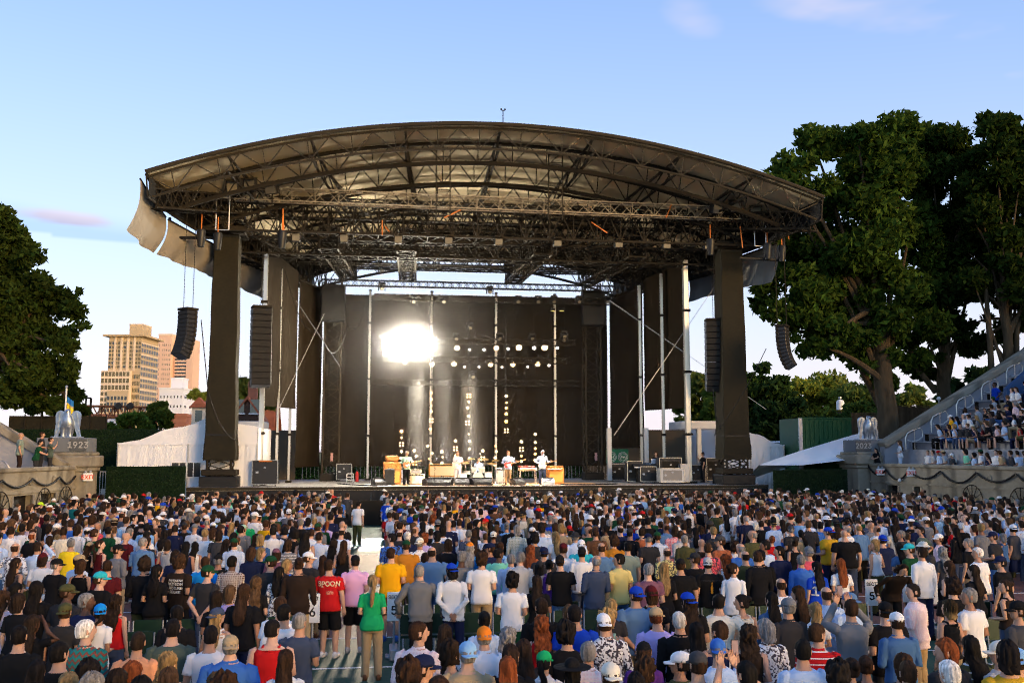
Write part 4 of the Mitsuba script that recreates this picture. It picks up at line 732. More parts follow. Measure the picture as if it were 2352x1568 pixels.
block('narrow white rooftop tower with two dark window strips above the white office block', 388, 416, 870, 336, 6, 'white_render', -6, 1, 2, fr=(.3, .8))
block('red brick apartment block with white window bands right of the white office block', 404, 452, 902, 345, 20, 'brick_red', -4, 7, 6, wm='white_paint', fr=(.5, .35))
block('low red brick building left of the towers above the fence', 190, 245, 958, 130, 12, 'brick_red', 0, 2, 5)
block('low brick building between the towers and the pitched red roofs', 385, 425, 955, 180, 12, 'brick_red', 0, 2, 5)
k = thing('white_van_box', 'white box trailer behind the fence below the tan tower', 'trailer'); a, b = onY(246, 975, 95), onY(276, 975, 95); zt = onY(246, 962, 95)[2]; part(k, 'body', cham([(a[0]+b[0])/2, 96.5, zt-.9], (b[0]-a[0], 3, 1.8), .05), 'white_paint'); part(k, 'stripe', cbox([(a[0]+b[0])/2, 94.98, zt-1.2], (b[0]-a[0], .03, .12), ), 'galvanised')
def house(lab, px0, px1, pye, pyr, Y, ang, half_timber=False):
    k = thing('gabled_house', lab, 'house'); a, b = onY(px0, pye, Y), onY(px1, pye, Y); W = b[0]-a[0]; ze = a[2]; zr = onY(px0, pyr, Y)[2]; D = W*1.25; x0 = a[0]; xm = x0+W/2
    part(k, 'wall', box(x0, x0+W, Y, Y+D, 0, ze), 'plaster'); part(k, 'gable', prism([(x0, ze), (x0+W, ze), (xm, zr-.2)], -Y-.3, -Y, [0, 0, 0], [1, 0, 0], [0, 0, 1]), 'plaster')
    rf = None
    for s, xe in ((-1, x0-.4), (1, x0+W+.4)):
        p = [(xe, ze-.4), (xm, zr), (xm, zr+.25), (xe, ze-.15)]; q = part(k, 'roof', prism(p if s > 0 else p[::-1], -Y-D, -Y+.5, [0, 0, 0], [1, 0, 0], [0, 0, 1]), 'roof_tile')
    part(k, 'chimney', cham([xm+W*.1, Y+D*.5, zr+.6], (.8, .8, 2), .04), 'brick_red')
    if half_timber:
        for x in np.linspace(x0+.2, x0+W-.2, 11): zt = ze+(zr-ze)*(1-abs(x-xm)/(W/2)); part(k, 'timber', box(x-.09, x+.09, Y-.36, Y-.2, ze-.1, max(zt-.25, ze+.1)), 'timber')
        for z in (ze, ze+(zr-ze)*.45): part(k, 'timber', box(x0+(z-ze)/(zr-ze)*W/2, x0+W-(z-ze)/(zr-ze)*W/2, Y-.38, Y-.2, z-.12, z+.12), 'timber')
        for x in (xm-.7, xm+.7): w = part(k, 'window', box(x-.45, x+.45, Y-.42, Y-.3, ze+.5, ze+1.7), 'window_dark'); part(w, 'sill', box(x-.55, x+.55, Y-.5, Y-.3, ze+.38, ze+.5), 'white_paint')
    else:
        d = part(k, 'dormer', box(x0+W*.2, x0+W*.2+1.4, Y+D*.2, Y+D*.2+3, ze, ze+(zr-ze)*.5), 'brick_tan'); part(d, 'window', box(x0+W*.2+.3, x0+W*.2+1.1, Y+D*.2-.06, Y+D*.2+.05, ze+.5, ze+1.6), 'window_dark')
    return k
def dormer_house():
    k = thing('gabled_house', 'brick house with steep red tiled roof and small dormer left of the left column', 'house'); Y = 110.
    a, b, t = onY(432, 968, Y), onY(500, 968, Y), onY(470, 905, Y); ze, zr = a[2]-1, onY(490, 893, Y)[2]; x0, x1 = a[0], b[0]+6
    part(k, 'wall', box(x0, x1, Y, Y+9, 0, ze), 'brick_tan')
    part(k, 'roof', prism([(x0-.3, ze-.2), (x0+4.2, zr), (x1, zr), (x1, ze-.2)], -Y-.4, -Y+.0, [0, 0, 0], [1, 0, 0], [0, 0, 1]), 'roof_tile')
    v = np.array([[x0-.5, Y-.5, ze-.3], [x1, Y-.5, ze-.3], [x1, Y+4.5, zr], [x0+3.4, Y+4.5, zr], [x0-.5, Y+9.5, ze-.3], [x1, Y+9.5, ze-.3]]); part(k, 'roof', (v, np.array([[0, 1, 2], [0, 2, 3], [0, 3, 4], [5, 4, 3], [5, 3, 2]])), 'roof_tile')
    c = onY(457, 955, Y-1.2); d = part(k, 'dormer', cham(c-[0, -.8, 0], (1.5, 2.0, 1.8), .03), 'plaster'); part(d, 'window', cbox(c-[0, .22, 0], (.7, .06, 1.2)), 'window_dark'); part(d, 'hood', prism([(-1.0, 0), (1.0, 0), (0, 1.1)], -1, .5, c+[0, 0, .9], [1, 0, 0], [0, 0, 1]), 'roof_tile')
dormer_house()
house('half timbered gabled house with red roof between left column and curtain', 536, 600, 962, 916, 88, 0, True)
k = thing('tiled_roof_building', 'low building with a red tiled roof right of the right curtain wall', 'building'); a, b = onY(1585, 975, 75), onY(1655, 975, 75); part(k, 'wall', box(a[0], b[0], 75, 80, 0, onY(1600, 976, 75)[2]), 'plaster'); part(k, 'roof', prism([(a[0]-.3, onY(1585, 977, 75)[2]), (b[0]+.3, onY(1585, 977, 75)[2]), (b[0]-.4, onY(1585, 966, 75)[2]), (a[0]+.4, onY(1585, 966, 75)[2])], -75.3, -74.6, [0, 0, 0], [1, 0, 0], [0, 0, 1]), 'roof_tile')
# signal gantry, lamp posts, flag
Y = 120.; a, b = onY(200, 945, Y), onY(350, 948, Y); truss('signal_gantry', a, b, 1.0, 1.3, 1.6, 'rusty rail signal gantry below the towers', 'rusty', cat_='gantry', rc=.12, rb=.08); pr('rusty', (.12, .055, .03), .9)
k = thing('gantry_leg', 'lattice leg at the right end of the signal gantry', 'gantry'); ch, br = lattice([b[0], Y, 0], b, .9, .9, 1.6, .1, .07, upv=(0, 1, 0)); [part(k, 'chord', c, 'rusty') for c in ch]; part(k, 'bracing', br, 'rusty', kind='stuff')
for px, w in ((272, 'left'), (299, 'right')):
    p = onY(px, 932, Y-.8); k = thing('railway_signal', f'round black railway signal on the gantry, {w} of the pair', 'signal'); part(k, 'disc', lathe([(.36, -.15), (.42, 0), (.36, .15)], 14, p, rotx(math.pi/2)), 'black', smooth=30); part(k, 'stem', tubes([p-[0, 0, 1.9]], [p], .1, 6), 'rusty')
p = onY(209, 914, 85); k = thing('lamp_post', 'thin dark lamp post with a short arm left of the towers', 'street lamp'); part(k, 'post', tubes([[p[0], 85, 0]], [p], .09, 7), 'steel_dark'); part(k, 'arm', tubes([p], [p-[.9, 0, -.05]], .06, 6), 'steel_dark'); part(k, 'head', cham(p-[1.0, 0, -.02], (.7, .3, .15), .03), 'steel_dark')
p = onY(198, 910, 82); k = thing('lamp_post', 'plain thin black pole just left of the lamp post', 'pole'); part(k, 'post', tubes([[p[0], 82, 0]], [p], .07, 7), 'steel_dark'); part(k, 'cap', ball(p, .12, 1), 'steel_dark')
f = onY(153, 888, 56); g0 = onY(150, 1000, 56); k = thing('flag_pole', 'white flag pole with a small blue and yellow flag behind the left eagle', 'flag pole')
part(k, 'pole', tubes([[f[0], 56, 0]], [f], .045, 8), 'white_paint'); part(k, 'finial', ball(f, .08, 1), 'galvanised')
t = np.linspace(0, 1, 12); q0, q1, q2 = onY(155, 911, 56), onY(169, 921, 56), onY(168, 934, 56)
def strip(v0, v1, col, key):
    top = q0+(q1-q0)*t[:, None]-np.array([0, 0, 1.])*((q0[2]-q2[2])*.0+.32*v0); top[:, 1] += .07*np.sin(t*7); low = top-[0, 0, .32*(v1-v0)]+np.array([.0, 0, -.12])*t[:, None]*(v1-v0)
    n = len(t); i = np.arange(n-1); part(k, key, (np.vstack([top, low]), np.stack([i, i+n, i+n+1, i+1], 1)), col, smooth=True)
pr('flag_blue', (.02, .18, .50), .7); pr('flag_yellow', (.80, .58, .03), .7); strip(0, 1, 'flag_blue', 'blue_half'); strip(1, 2, 'flag_yellow', 'yellow_half')
k = thing('water_tank', 'small white cylindrical tank among the trees at right', 'tank'); p = onY(1930, 928, 100); part(k, 'drum', lathe([(.40, -.6), (.42, .2), (.34, .4), (.1, .5)], 14, p), 'white_paint', smooth=30); part(k, 'stand', tubes([[p[0], 100, 0]], [p-[0, 0, .8]], .5, 8), 'steel_dark'); part(k, 'vent', tubes([p+[0, 0, .6]], [p+[0, 0, .8]], .16, 8), 'galvanised')
k = thing('lamp_post', 'short thin lamp post on the slope beyond the right parapet', 'lamp'); p = onY(2156, 915, 54); part(k, 'post', tubes([p-[0, 0, 2.2]], [p], .05, 6), 'galvanised'); part(k, 'head', ball(p, .12, 1), 'white_paint')
# ---------------------------------------------------------------- section signs and folding chairs on the court
def sect_sign(x, y, num, lab, h=1.17, w=.26, hh=.52):
    k = thing('section_sign', lab, 'sign'); part(k, 'post', tubes([[x, y, 0]], [[x, y, h-.3]], .022, 7), 'galvanised', smooth=40); part(k, 'base', cham([x, y, .02], (.3, .3, .04), .01), 'galvanised')
    part(k, 'board', cham([x, y-.03, h-hh/2], (w, .03, hh), .006), 'sign_white'); part(k, 'lettering', text('SECT', .062, [x, y-.047, h-.12], [1, 0, 0], [0, 0, 1]), 'ink'); part(k, 'number', text(num, .15, [x, y-.047, h-.40], [1, 0, 0], [0, 0, 1]), 'ink')
    part(k, 'foot_rail', cham([x+.0, y-.15, .12], (.16, .62, .2), .02), 'galvanised', smooth=30)
sect_sign(-1.05, 18.55, '6', 'white section sign reading 6 on the left of the centre aisle'); sect_sign(.42, 18.55, '5', 'white section sign reading 5 on the right of the centre aisle')
sect_sign(9.98, 19.0, '5', 'white section sign reading 5 at the right aisle in front of the crouching person'); sect_sign(11.28, 19.0, '4', 'white section sign reading 4 on the right side of the right aisle'); sect_sign(10.98, 19.35, '4', 'second white sign reading 4, partly hidden behind its twin at the right aisle')
p = onZ(800, 1190, 1.25); sect_sign(-1.05, p[1], '3', 'far small white section sign reading 3 beside the sunlit aisle', 1.25)
def chair(x, y, lab, grp='folded green seats of the court rows'):
    k = thing('folding_chair', lab, 'chair', grp); a = rotx(-.16)
    part(k, 'backrest', mv(loft([[[sx*w, d, z] for sx, d in ((-1, -.02), (-.5, -.035), (.5, -.035), (1, -.02), (1, 0), (.5, -.015), (-.5, -.015), (-1, 0))] for z, w in ((.50, .21), (.54, .235), (.80, .235), (.85, .215))]), (x, y, 0), None), 'seat_green', smooth=40)
    part(k, 'seat', cham([x, y+.22, .45], (.44, .42, .05), .02, rotx(.05)), 'seat_green', smooth=40)
    for s in (-1, 1):
        part(k, 'frame', path([[x+s*.245, y-.16, .01], [x+s*.245, y-.05, .45], [x+s*.245, y-.03, .84]], .014, 6), 'galvanised', smooth=40); part(k, 'leg', path([[x+s*.235, y+.46, .01], [x+s*.235, y+.2, .40], [x+s*.235, y, .52]], .013, 6), 'galvanised', smooth=40)
    part(k, 'arm_link', cham([x+.262, y+.02, .56], (.02, .06, .12), .005), 'aluminium')
CH = [(x, 18.05) for x in np.arange(.75, 9.6, .56)]+[(x, 18.05) for x in np.arange(-6.6, -1.1, .56)]+[(x, 19.1) for x in np.arange(.85, 9.5, .58)]+[(x, 17.9) for x in np.arange(11.6, 15.5, .6)]+[(x, 16.1) for x in np.arange(10.2, 12.6, .6)]+[(x, 16.9) for x in np.arange(-7.9, -1.4, .6)]
NTH = 'first second third fourth fifth sixth seventh eighth ninth tenth eleventh twelfth thirteenth fourteenth fifteenth sixteenth seventeenth eighteenth nineteenth twentieth'.split(); seen = {}
for i, (x, y) in enumerate(CH):
    w = 'from the aisle in the front middle row' if .5 < x < 9.7 and y < 18.5 else 'from the aisle in the second middle row' if .5 < x < 9.7 else f'from the left in the {"front" if y < 17 else "second"} left row' if x < 0 else f'from the left in the {"back" if y > 17 else "front"} row at right'
    n = seen[w] = seen.get(w, -1)+1; chair(x, y, f'dark green folding chair, {NTH[n]} '+w, 'folding chairs of the court rows')
# ---------------------------------------------------------------- stage gear
Z0 = 1.885; K = .2168*.9408
def zp(cx, cy, Y): return onY((900+cx*.2168)*.9408, (900+cy*.2168)*.9408, Y)
def at(cx, Y): return zp(cx, 1200, Y)[0]
pr('amp_cream', (.62, .52, .34), .7); pr('orange_wood_and_glow', (.62, .30, .06), .6); pr('organ_wood', (.42, .16, .035), .45); pr('drum_shell', (.55, .62, .60), .3, spec=.6); pr('drum_skin', (.78, .77, .72), .6); pr('brass', (.80, .58, .22), .3, .9); pr('guitar_sunburst', (.42, .13, .035), .3, spec=.6); pr('guitar_cream', (.75, .66, .45), .3, spec=.6); pr('guitar_red', (.42, .05, .03), .3, spec=.6); pr('neck_wood', (.36, .20, .09), .5); pr('silver_grille', (.30, .28, .25), .6, .3)
def amp(cx, Y, w, h, d, lab, shell, face, key='amplifier', z=Z0, head=None):
    x = at(cx, Y); k = thing(key, lab, 'amplifier'); part(k, 'cabinet', cham([x, Y, z+h/2], (w, d, h), .03), shell, smooth=30); part(k, 'grille', cham([x, Y-d/2-.006, z+h*.45], (w*.86, .02, h*.74), .006), face); part(k, 'control_strip', cham([x, Y-d/2-.008, z+h*.92], (w*.86, .02, h*.08), .004), 'steel_dark'); part(k, 'handle', cham([x, Y, z+h+.02], (.22, .04, .03), .008), 'black')
    for s in (-1, 1): part(k, 'corner', cham([x+s*(w/2-.03), Y-d/2-.004, z+.04], (.06, .02, .06), .006), 'black')
    return x
amp(535, 54.6, .95, .58, .4, 'cream combo amplifier beside the leftmost guitarist', 'amp_cream', 'amp_cream'); amp(530, 54.65, .62, .24, .3, 'small tan amplifier head on the cream combo', 'amp_cream', 'silver_grille', z=Z0+.6)
amp(235, 54.2, .56, .86, .45, 'tall narrow black amplifier at the left end of the band', 'case_black', 'grille')
amp(760, 57.5, .86, .72, .4, 'speaker cabinet painted with orange glow, left of the pair behind the guitarists', 'orange_wood_and_glow', 'amp_cream', z=Z0+.36); amp(895, 57.5, .86, .72, .4, 'speaker cabinet painted with orange glow, right of the pair behind the guitarists', 'orange_wood_and_glow', 'amp_cream', z=Z0+.36)  # orange stage light on these two cabinets is put into the shell colour
amp(1487, 55.8, .56, .86, .45, 'grey speaker cabinet right of the drum kit', 'galvanised', 'silver_grille')
for cx, w, lab in ((760, .9, 'left'), (893, .9, 'right')): k = thing('flight_case', f'low black riser case under the {lab} glow painted cabinet', 'case'); x = at(cx, 57.5); part(k, 'body', cham([x, 57.5, Z0+.18], (w, .5, .35), .02), 'case_black', smooth=30); part(k, 'edge', cham([x, 57.24, Z0+.33], (w, .03, .03), .005), 'aluminium'); part(k, 'latch', cham([x, 57.24, Z0+.2], (.1, .03, .06), .005), 'aluminium')
x = at(265, 55.5); k = thing('rotary_speaker', 'tall orange wood rotary speaker cabinet at the left of the stage', 'speaker cabinet'); part(k, 'cabinet', cham([x, 55.5, Z0+.62], (.98, .6, 1.24), .03), 'organ_wood', smooth=30); part(k, 'top_shell', cham([x-.02, 55.5, Z0+1.42], (.72, .5, .34), .12), 'organ_wood', smooth=40)
for i in range(5): part(k, 'louvre', cham([x, 55.18, Z0+.9+.06*i], (.8, .03, .035), .006), 'orange_wood_and_glow')
part(k, 'lower_door', cham([x, 55.19, Z0+.4], (.8, .02, .62), .01), 'orange_wood_and_glow')
def wedge(cx, Y, lab, w=.62, flip=0, mat='case_black'):
    x = at(cx, Y); k = thing('stage_monitor', lab, 'stage monitor'); p = [(-.26, 0), (.26, 0), (.26, .18), (-.02, .38), (-.26, .34)]; M = rotz(flip); v, f = prism(p, -w/2, w/2, [0, 0, 0], [0, -1, 0], [0, 0, 1])
    part(k, 'cabinet', mv((v@M.T, f), (x, Y, Z0)), mat); g = M@np.array([0, -.14, .285]); n = M@np.array([0, 0, 0]); part(k, 'grille', cham(np.array([x, Y, Z0])+M@np.array([0, .13, .30]), (w*.86, .38, .02), .006, M@rotx(-.62)), 'grille'); part(k, 'handle', cham(np.array([x, Y, Z0])+M@np.array([w/2+.0, 0, .18]), (.015, .16, .07), .004, M), 'steel_dark')
for i, (cx, fl, lab) in enumerate(((115, .5, 'leftmost stage monitor, alone near the narrow black amplifier'), (690, .6, 'stage monitor turned left, in front of the flight cases'), (785, 0, 'stage monitor second in the row left of the second guitarist'), (870, -.4, 'stage monitor third in the row left of the second guitarist'), (1050, 0, 'stage monitor at the feet of the guitarist in white'), (1210, .5, 'stage monitor turned left before the bass drum'), (1330, -.3, 'stage monitor turned right before the bass drum'), (1680, .5, 'stage monitor right of the bass player'), (2020, 0, 'pale grey stage monitor in front of the rightmost guitarist'))):
    wedge(cx, 53.0 if i else 54.0, lab, .78 if i == 4 else .66, fl, 'galvanised' if i == 8 else 'case_black')
def mic_stand(cx, Y, h, lab, boom=.35):
    x = at(cx, Y); k = thing('microphone_stand', lab, 'microphone stand'); part(k, 'pole', tubes([[x, Y, Z0]], [[x, Y, Z0+h]], .014, 5), 'black'); part(k, 'boom', tubes([[x, Y, Z0+h]], [[x+boom, Y+.15, Z0+h+.12]], .011, 5), 'black'); part(k, 'microphone', lathe([(.02, 0), (.024, .1), (.038, .13), (.035, .18), (.01, .2)], 8, (x+boom, Y+.15, Z0+h+.1), rotx(-.9)), 'galvanised', smooth=40); part(k, 'base', lathe([(.15, 0), (.15, .02), (.03, .035)], 12, (x, Y, Z0)), 'black')
for cx, Y, h, lab, bm in ((745, 52.8, 1.25, 'microphone stand left of the guitarist in white', .1), (1520, 53.2, 1.2, 'microphone stand beside the bass player', .2), (1700, 53.6, 1.25, 'microphone stand between bass player and keyboards', -.25), (2010, 53.0, 1.45, 'microphone stand in front of the rightmost guitarist', -.15), (1180, 55.6, 1.5, 'tall boom stand over the drum kit', .4)): mic_stand(cx, Y, h, lab, bm)
p = onY(860, 1120, 52.2); x = p[0]; k = thing('microphone_stand', 'lone straight microphone stand at the left stage edge', 'microphone stand'); part(k, 'pole', tubes([[x, 52.4, Z0]], [[x, 52.4, Z0+1.1]], .016, 5), 'black'); part(k, 'base', lathe([(.15, 0), (.15, .02), (.03, .035)], 12, (x, 52.4, Z0)), 'black'); part(k, 'clip', cham([x, 52.4, Z0+1.12], (.05, .05, .08), .01), 'black')
x = at(2100, 54.6); k = thing('organ', 'orange brown wooden organ console at the right end of the band', 'organ'); part(k, 'case', cham([x, 54.6, Z0+.45], (.92, .6, .9), .03), 'organ_wood', smooth=30); part(k, 'music_rest', cham([x, 54.75, Z0+.97], (.95, .3, .1), .02), 'organ_wood'); part(k, 'keyboard', cham([x-.1, 54.28, Z0+.83], (.75, .14, .04), .01), 'sign_white'); part(k, 'front_panel', cham([x, 54.29, Z0+.4], (.74, .02, .6), .01), 'orange_wood_and_glow')
x = at(1790, 54.6); k = thing('electric_piano', 'electric piano on tubular legs left of the organ', 'keyboard'); part(k, 'case', cham([x, 54.6, Z0+.82], (1.0, .5, .17), .03), 'amp_cream', smooth=30); part(k, 'keys', cham([x, 54.36, Z0+.87], (.86, .1, .04), .01), 'sign_white'); part(k, 'red_lid', cham([x-.05, 54.68, Z0+.98], (.9, .34, .08), .03), 'guitar_red', smooth=30)
for s in (-1, 1):
    for q in (-.2, .2): part(k, 'leg', tubes([[x+s*.46, 54.6+q, Z0]], [[x+s*.42, 54.6+q, Z0+.76]], .018, 6), 'aluminium')
def drumkit():
    x, y = at(1228, 55.6), 55.6; k = thing('drum_kit', 'pale silver drum kit with several cymbals at the centre of the stage', 'drum kit'); zz = Z0+.04
    def drum(c, r, h, M, key): b = part(k, key, lathe([(r, 0), (r, h)], 20, c, M), 'drum_shell', smooth=40); part(b, 'skin', lathe([(r*.97, h), (r*.97, h+.008)], 20, c, M), 'drum_skin', smooth=40); part(b, 'hoop', cat(lathe([(r*1.0, h-.02), (r*1.05, h-.02), (r*1.05, h+.012), (r*.97, h+.012)], 20, c, M)), 'aluminium', smooth=40)
    drum((x, y+.1, zz+.30), .30, .42, rotx(math.pi/2), 'bass_drum'); drum((x-.22, y-.12, zz+.62), .17, .22, rotx(.35), 'rack_tom'); drum((x+.2, y-.12, zz+.62), .18, .23, rotx(.35), 'rack_tom'); drum((x+.62, y+.1, zz+.22), .22, .38, rotx(0), 'floor_tom'); drum((x-.58, y+.25, zz+.5), .19, .15, rotx(.1), 'snare_drum'); drum((x-.82, y-.05, zz+.2), .2, .34, rotx(0), 'floor_tom')
    for dx, dy, h, r in ((-.72, -.1, 1.12, .26), (-.35, .2, 1.35, .22), (.42, .15, 1.32, .24), (.82, .0, 1.08, .28), (1.05, .3, 1.25, .22), (-1.0, .3, .92, .18)): b = part(k, 'cymbal', lathe([(r, 0), (r*.5, .02), (.05, .035), (.03, .06)], 18, (x+dx, y+dy, zz+h), rotx(-.25)), 'brass', smooth=40); part(b, 'stand', cat(tubes([[x+dx, y+dy, Z0]], [[x+dx, y+dy, zz+h]], .014, 5), tubes([[x+dx, y+dy, Z0+.3]]*3, [[x+dx+.22*math.cos(q), y+dy+.22*math.sin(q), Z0] for q in (.3, 2.4, 4.5)], .011, 4)), 'aluminium')
    return x, y
DX, DY = drumkit()
r_ = thing('drum_riser', 'low grey riser carpet under the drum kit', 'riser'); part(r_, 'platform', cham([DX, DY+.3, Z0+.012], (2.9, 2.2, .03), .008), 'steel_dark'); part(r_, 'edge_trim', cham([DX, DY-.81, Z0+.015], (2.9, .03, .03), .005), 'aluminium')
def guitar(d, mat, lab, s=1., bass=False, z=1.10):
    """hangs in front of a standing player d; neck towards the player's left"""
    k = thing('guitar', lab, 'guitar'); a = d['yaw']; M = rotz(a); O = np.array(d['p'])+M@np.array([.04, .22, z]); t = math.radians(16); U = M@np.array([-math.cos(t), .10, math.sin(t)]); U /= np.linalg.norm(U); W = M@np.array([0, 1, .05]); V = np.cross(W, U); V /= np.linalg.norm(V)
    ol = [(-.22, 0), (-.21, .11), (-.12, .165), (-.02, .12), (.07, .125), (.16, .12), (.19, .06), (.16, .03), (.16, -.03), (.20, -.07), (.16, -.13), (.06, -.12), (-.02, -.115), (-.12, -.165), (-.21, -.11)]
    P = lambda u, v, w=0: O+U*u*s+V*v*s+W*w
    part(k, 'body', prism([(u*s, v*s) for u, v in ol], -.022, .022, O, U, V), mat); L = .85 if bass else .66
    part(k, 'neck', prism([(.12*s, -.027), (L*s, -.022), (L*s, .022), (.12*s, .027)], .0, .03, O, U, V), 'neck_wood'); part(k, 'headstock', prism([(L*s, -.025), (L*s+.16, -.05), (L*s+.18, .03), (L*s, .028)], .002, .022, O, U, V), 'neck_wood')
    part(k, 'pickguard', prism([(-.06*s, -.09*s), (.12*s, -.08*s), (.12*s, .0), (-.06*s, .02)], .022, .028, O, U, V), 'sign_white'); part(k, 'bridge', prism([(-.1, -.04), (-.07, -.04), (-.07, .04), (-.1, .04)], .022, .034, O, U, V), 'aluminium')
    part(k, 'strap', path([P(-.2, .08), np.array(d['p'])+M@np.array([.10, .16, 1.25]), np.array(d['p'])+M@np.array([-.05, .14, 1.38]), np.array(d['p'])+M@np.array([-.14, .0, 1.475]), np.array(d['p'])+M@np.array([-.05, -.15, 1.33]), np.array(d['p'])+M@np.array([.14, -.15, 1.15])], .016, 5), 'black')
BAND = [dict(cx=425, Y=54.2, h=1.83, shirt='pale green', kind='shirt', lcol='black', hair=('gy', 's'), yaw=math.pi+.25, g='guitar_sunburst', lab='guitarist in mint green shirt and dark trousers at the left of the band', gl='brown sunburst electric guitar played by the leftmost guitarist'),
        dict(cx=1005, Y=54.0, h=1.80, shirt='white', kind='shirt', lcol='white', hair=('lb', 'm'), yaw=math.pi-.3, g='guitar_cream', lab='guitarist all in white with chin length hair left of the drum kit', gl='pale electric guitar held by the guitarist in white'),
        dict(cx=1570, Y=54.0, h=1.83, shirt='light blue', kind='shirt', lcol='khaki', hair=('rd', 's'), yaw=math.pi+.1, g='guitar_red', lab='bass player in light blue shirt and khaki trousers right of the drum kit', gl='red bass guitar with a long neck held by the bass player'),
        dict(cx=1955, Y=53.8, h=1.86, shirt='pale blue', kind='shirt', lcol='slate', hair=('wh', 's'), yaw=math.pi+.15, g='guitar_cream', lab='white haired guitarist in pale blue shirt beside the organ', gl='cream electric guitar held by the white haired guitarist')]
# ---------------------------------------------------------------- people: one figure generator, 1.75 m tall, facing +Y
def man(m):
    return m3.Manifold(m3.Mesh(vert_properties=np.ascontiguousarray(m[0], np.float32), tri_verts=np.ascontiguousarray(m[1], np.uint32)))
def arr(m):
    q = m.to_mesh(); return np.array(q.vert_properties[:, :3], float), np.array(q.tri_verts)
def union(ms_, tol=0):
    g = [man(m) for m in ms_]; u = m3.Manifold.batch_boolean(g, m3.OpType.Add); return arr(u.simplify(tol) if tol else u)
def ringz(prof, n, ex=2.4):
    a = np.arange(n)*2*np.pi/n; c, s = np.cos(a), np.sin(a); sg = lambda v: np.sign(v)*np.abs(v)**(2/ex)
    return loft([np.stack([w*sg(c), y+d*sg(s), np.full(n, z)], 1) for z, w, d, y in prof])
TORSO = {'m': [(.80, .09, .09, 0), (.85, .155, .11, -.005), (.93, .172, .122, -.012), (1.03, .160, .112, -.004), (1.12, .160, .110, 0), (1.22, .175, .118, 0), (1.32, .192, .122, -.006), (1.39, .188, .110, -.010), (1.435, .145, .088, -.012), (1.465, .085, .07, -.008), (1.49, .064, .064, .0), (1.56, .056, .060, .014), (1.60, .052, .056, .02)],
         'f': [(.80, .09, .09, 0), (.85, .165, .115, -.01), (.93, .182, .128, -.018), (1.03, .152, .108, -.004), (1.11, .135, .098, .004), (1.22, .152, .115, .012), (1.32, .166, .118, .006), (1.39, .162, .098, -.008), (1.435, .125, .078, -.012), (1.465, .07, .058, -.008), (1.49, .052, .052, .0), (1.56, .046, .050, .014), (1.60, .044, .048, .02)]}
def head(n, lod=0):
    pr_ = [(1.535, .020, .022, .058), (1.55, .042, .045, .045), (1.575, .056, .070, .030), (1.60, .064, .086, .018), (1.63, .070, .095, .012), (1.66, .073, .100, .008), (1.69, .073, .099, .004), (1.715, .066, .090, .000), (1.737, .050, .068, -.002), (1.749, .026, .036, -.002)]
    return ringz(pr_ if lod < 2 else pr_[::2]+pr_[-1:], n, 2.1)
def face_bits():
    b = [lathe([(.011, 0), (.016, .02), (.007, .055)], 6, (0, .108, 1.605), rotx(-.25))]
    for s in (-1, 1): b.append(cbox((s*.076, -.004, 1.64), (.016, .034, .055), rotz(s*.35)))
    return b
def arm_path(pose, s, sh):                                           # shoulder, elbow, wrist, finger direction, palm side
    S = np.array([s*sh, -.008, 1.40])
    P = {'down': ([s*(sh+.055), -.04, 1.12], [s*(sh+.06), .035, .87], [s*-.05, .12, -1]), 'front': ([s*(sh+.05), -.07, 1.13], [s*(sh-.05), .19, 1.08], [-s*.5, .8, .1]),
         'cross': ([s*(sh+.06), -.03, 1.14], [s*.05, .19, 1.17], [-s*1, .1, .05]), 'clasp': ([s*(sh+.06), -.14, 1.15], [s*.035, -.16, .92], [-s*.5, -.1, -1]),
         'hips': ([s*(sh+.20), -.12, 1.16], [s*(sh+.02), .03, .99], [-s*.9, .5, -.4]), 'lean': ([s*(sh+.17), -.02, 1.13], [s*(sh+.16), .17, .90], [s*.1, .5, -.8]),
         'up': ([s*(sh+.10), .14, 1.44], [s*(sh-.10), .27, 1.68], [-s*.3, .15, 1]), 'phone': ([s*(sh+.04), .13, 1.24], [s*(sh-.07), .26, 1.44], [-s*.2, .1, 1]), 'headhand': ([s*(sh+.20), .02, 1.46], [s*.10, .10, 1.69], [-s*.9, .2, .3]),
         'strum': ([s*(sh+.11), -.10, 1.15], [s*.12, .20, 1.06], [-s*.9, .25, -.3]), 'fret': ([s*(sh+.10), .06, 1.17], [s*(sh+.21), .28, 1.17], [-s*.4, .5, .6]), 'wall': ([s*(sh+.06), .17, 1.18], [s*.12, .40, 1.10], [-s*.7, .6, 0])}[pose]
    return S, np.array(P[0]), np.array(P[1]), np.array(P[2], float)
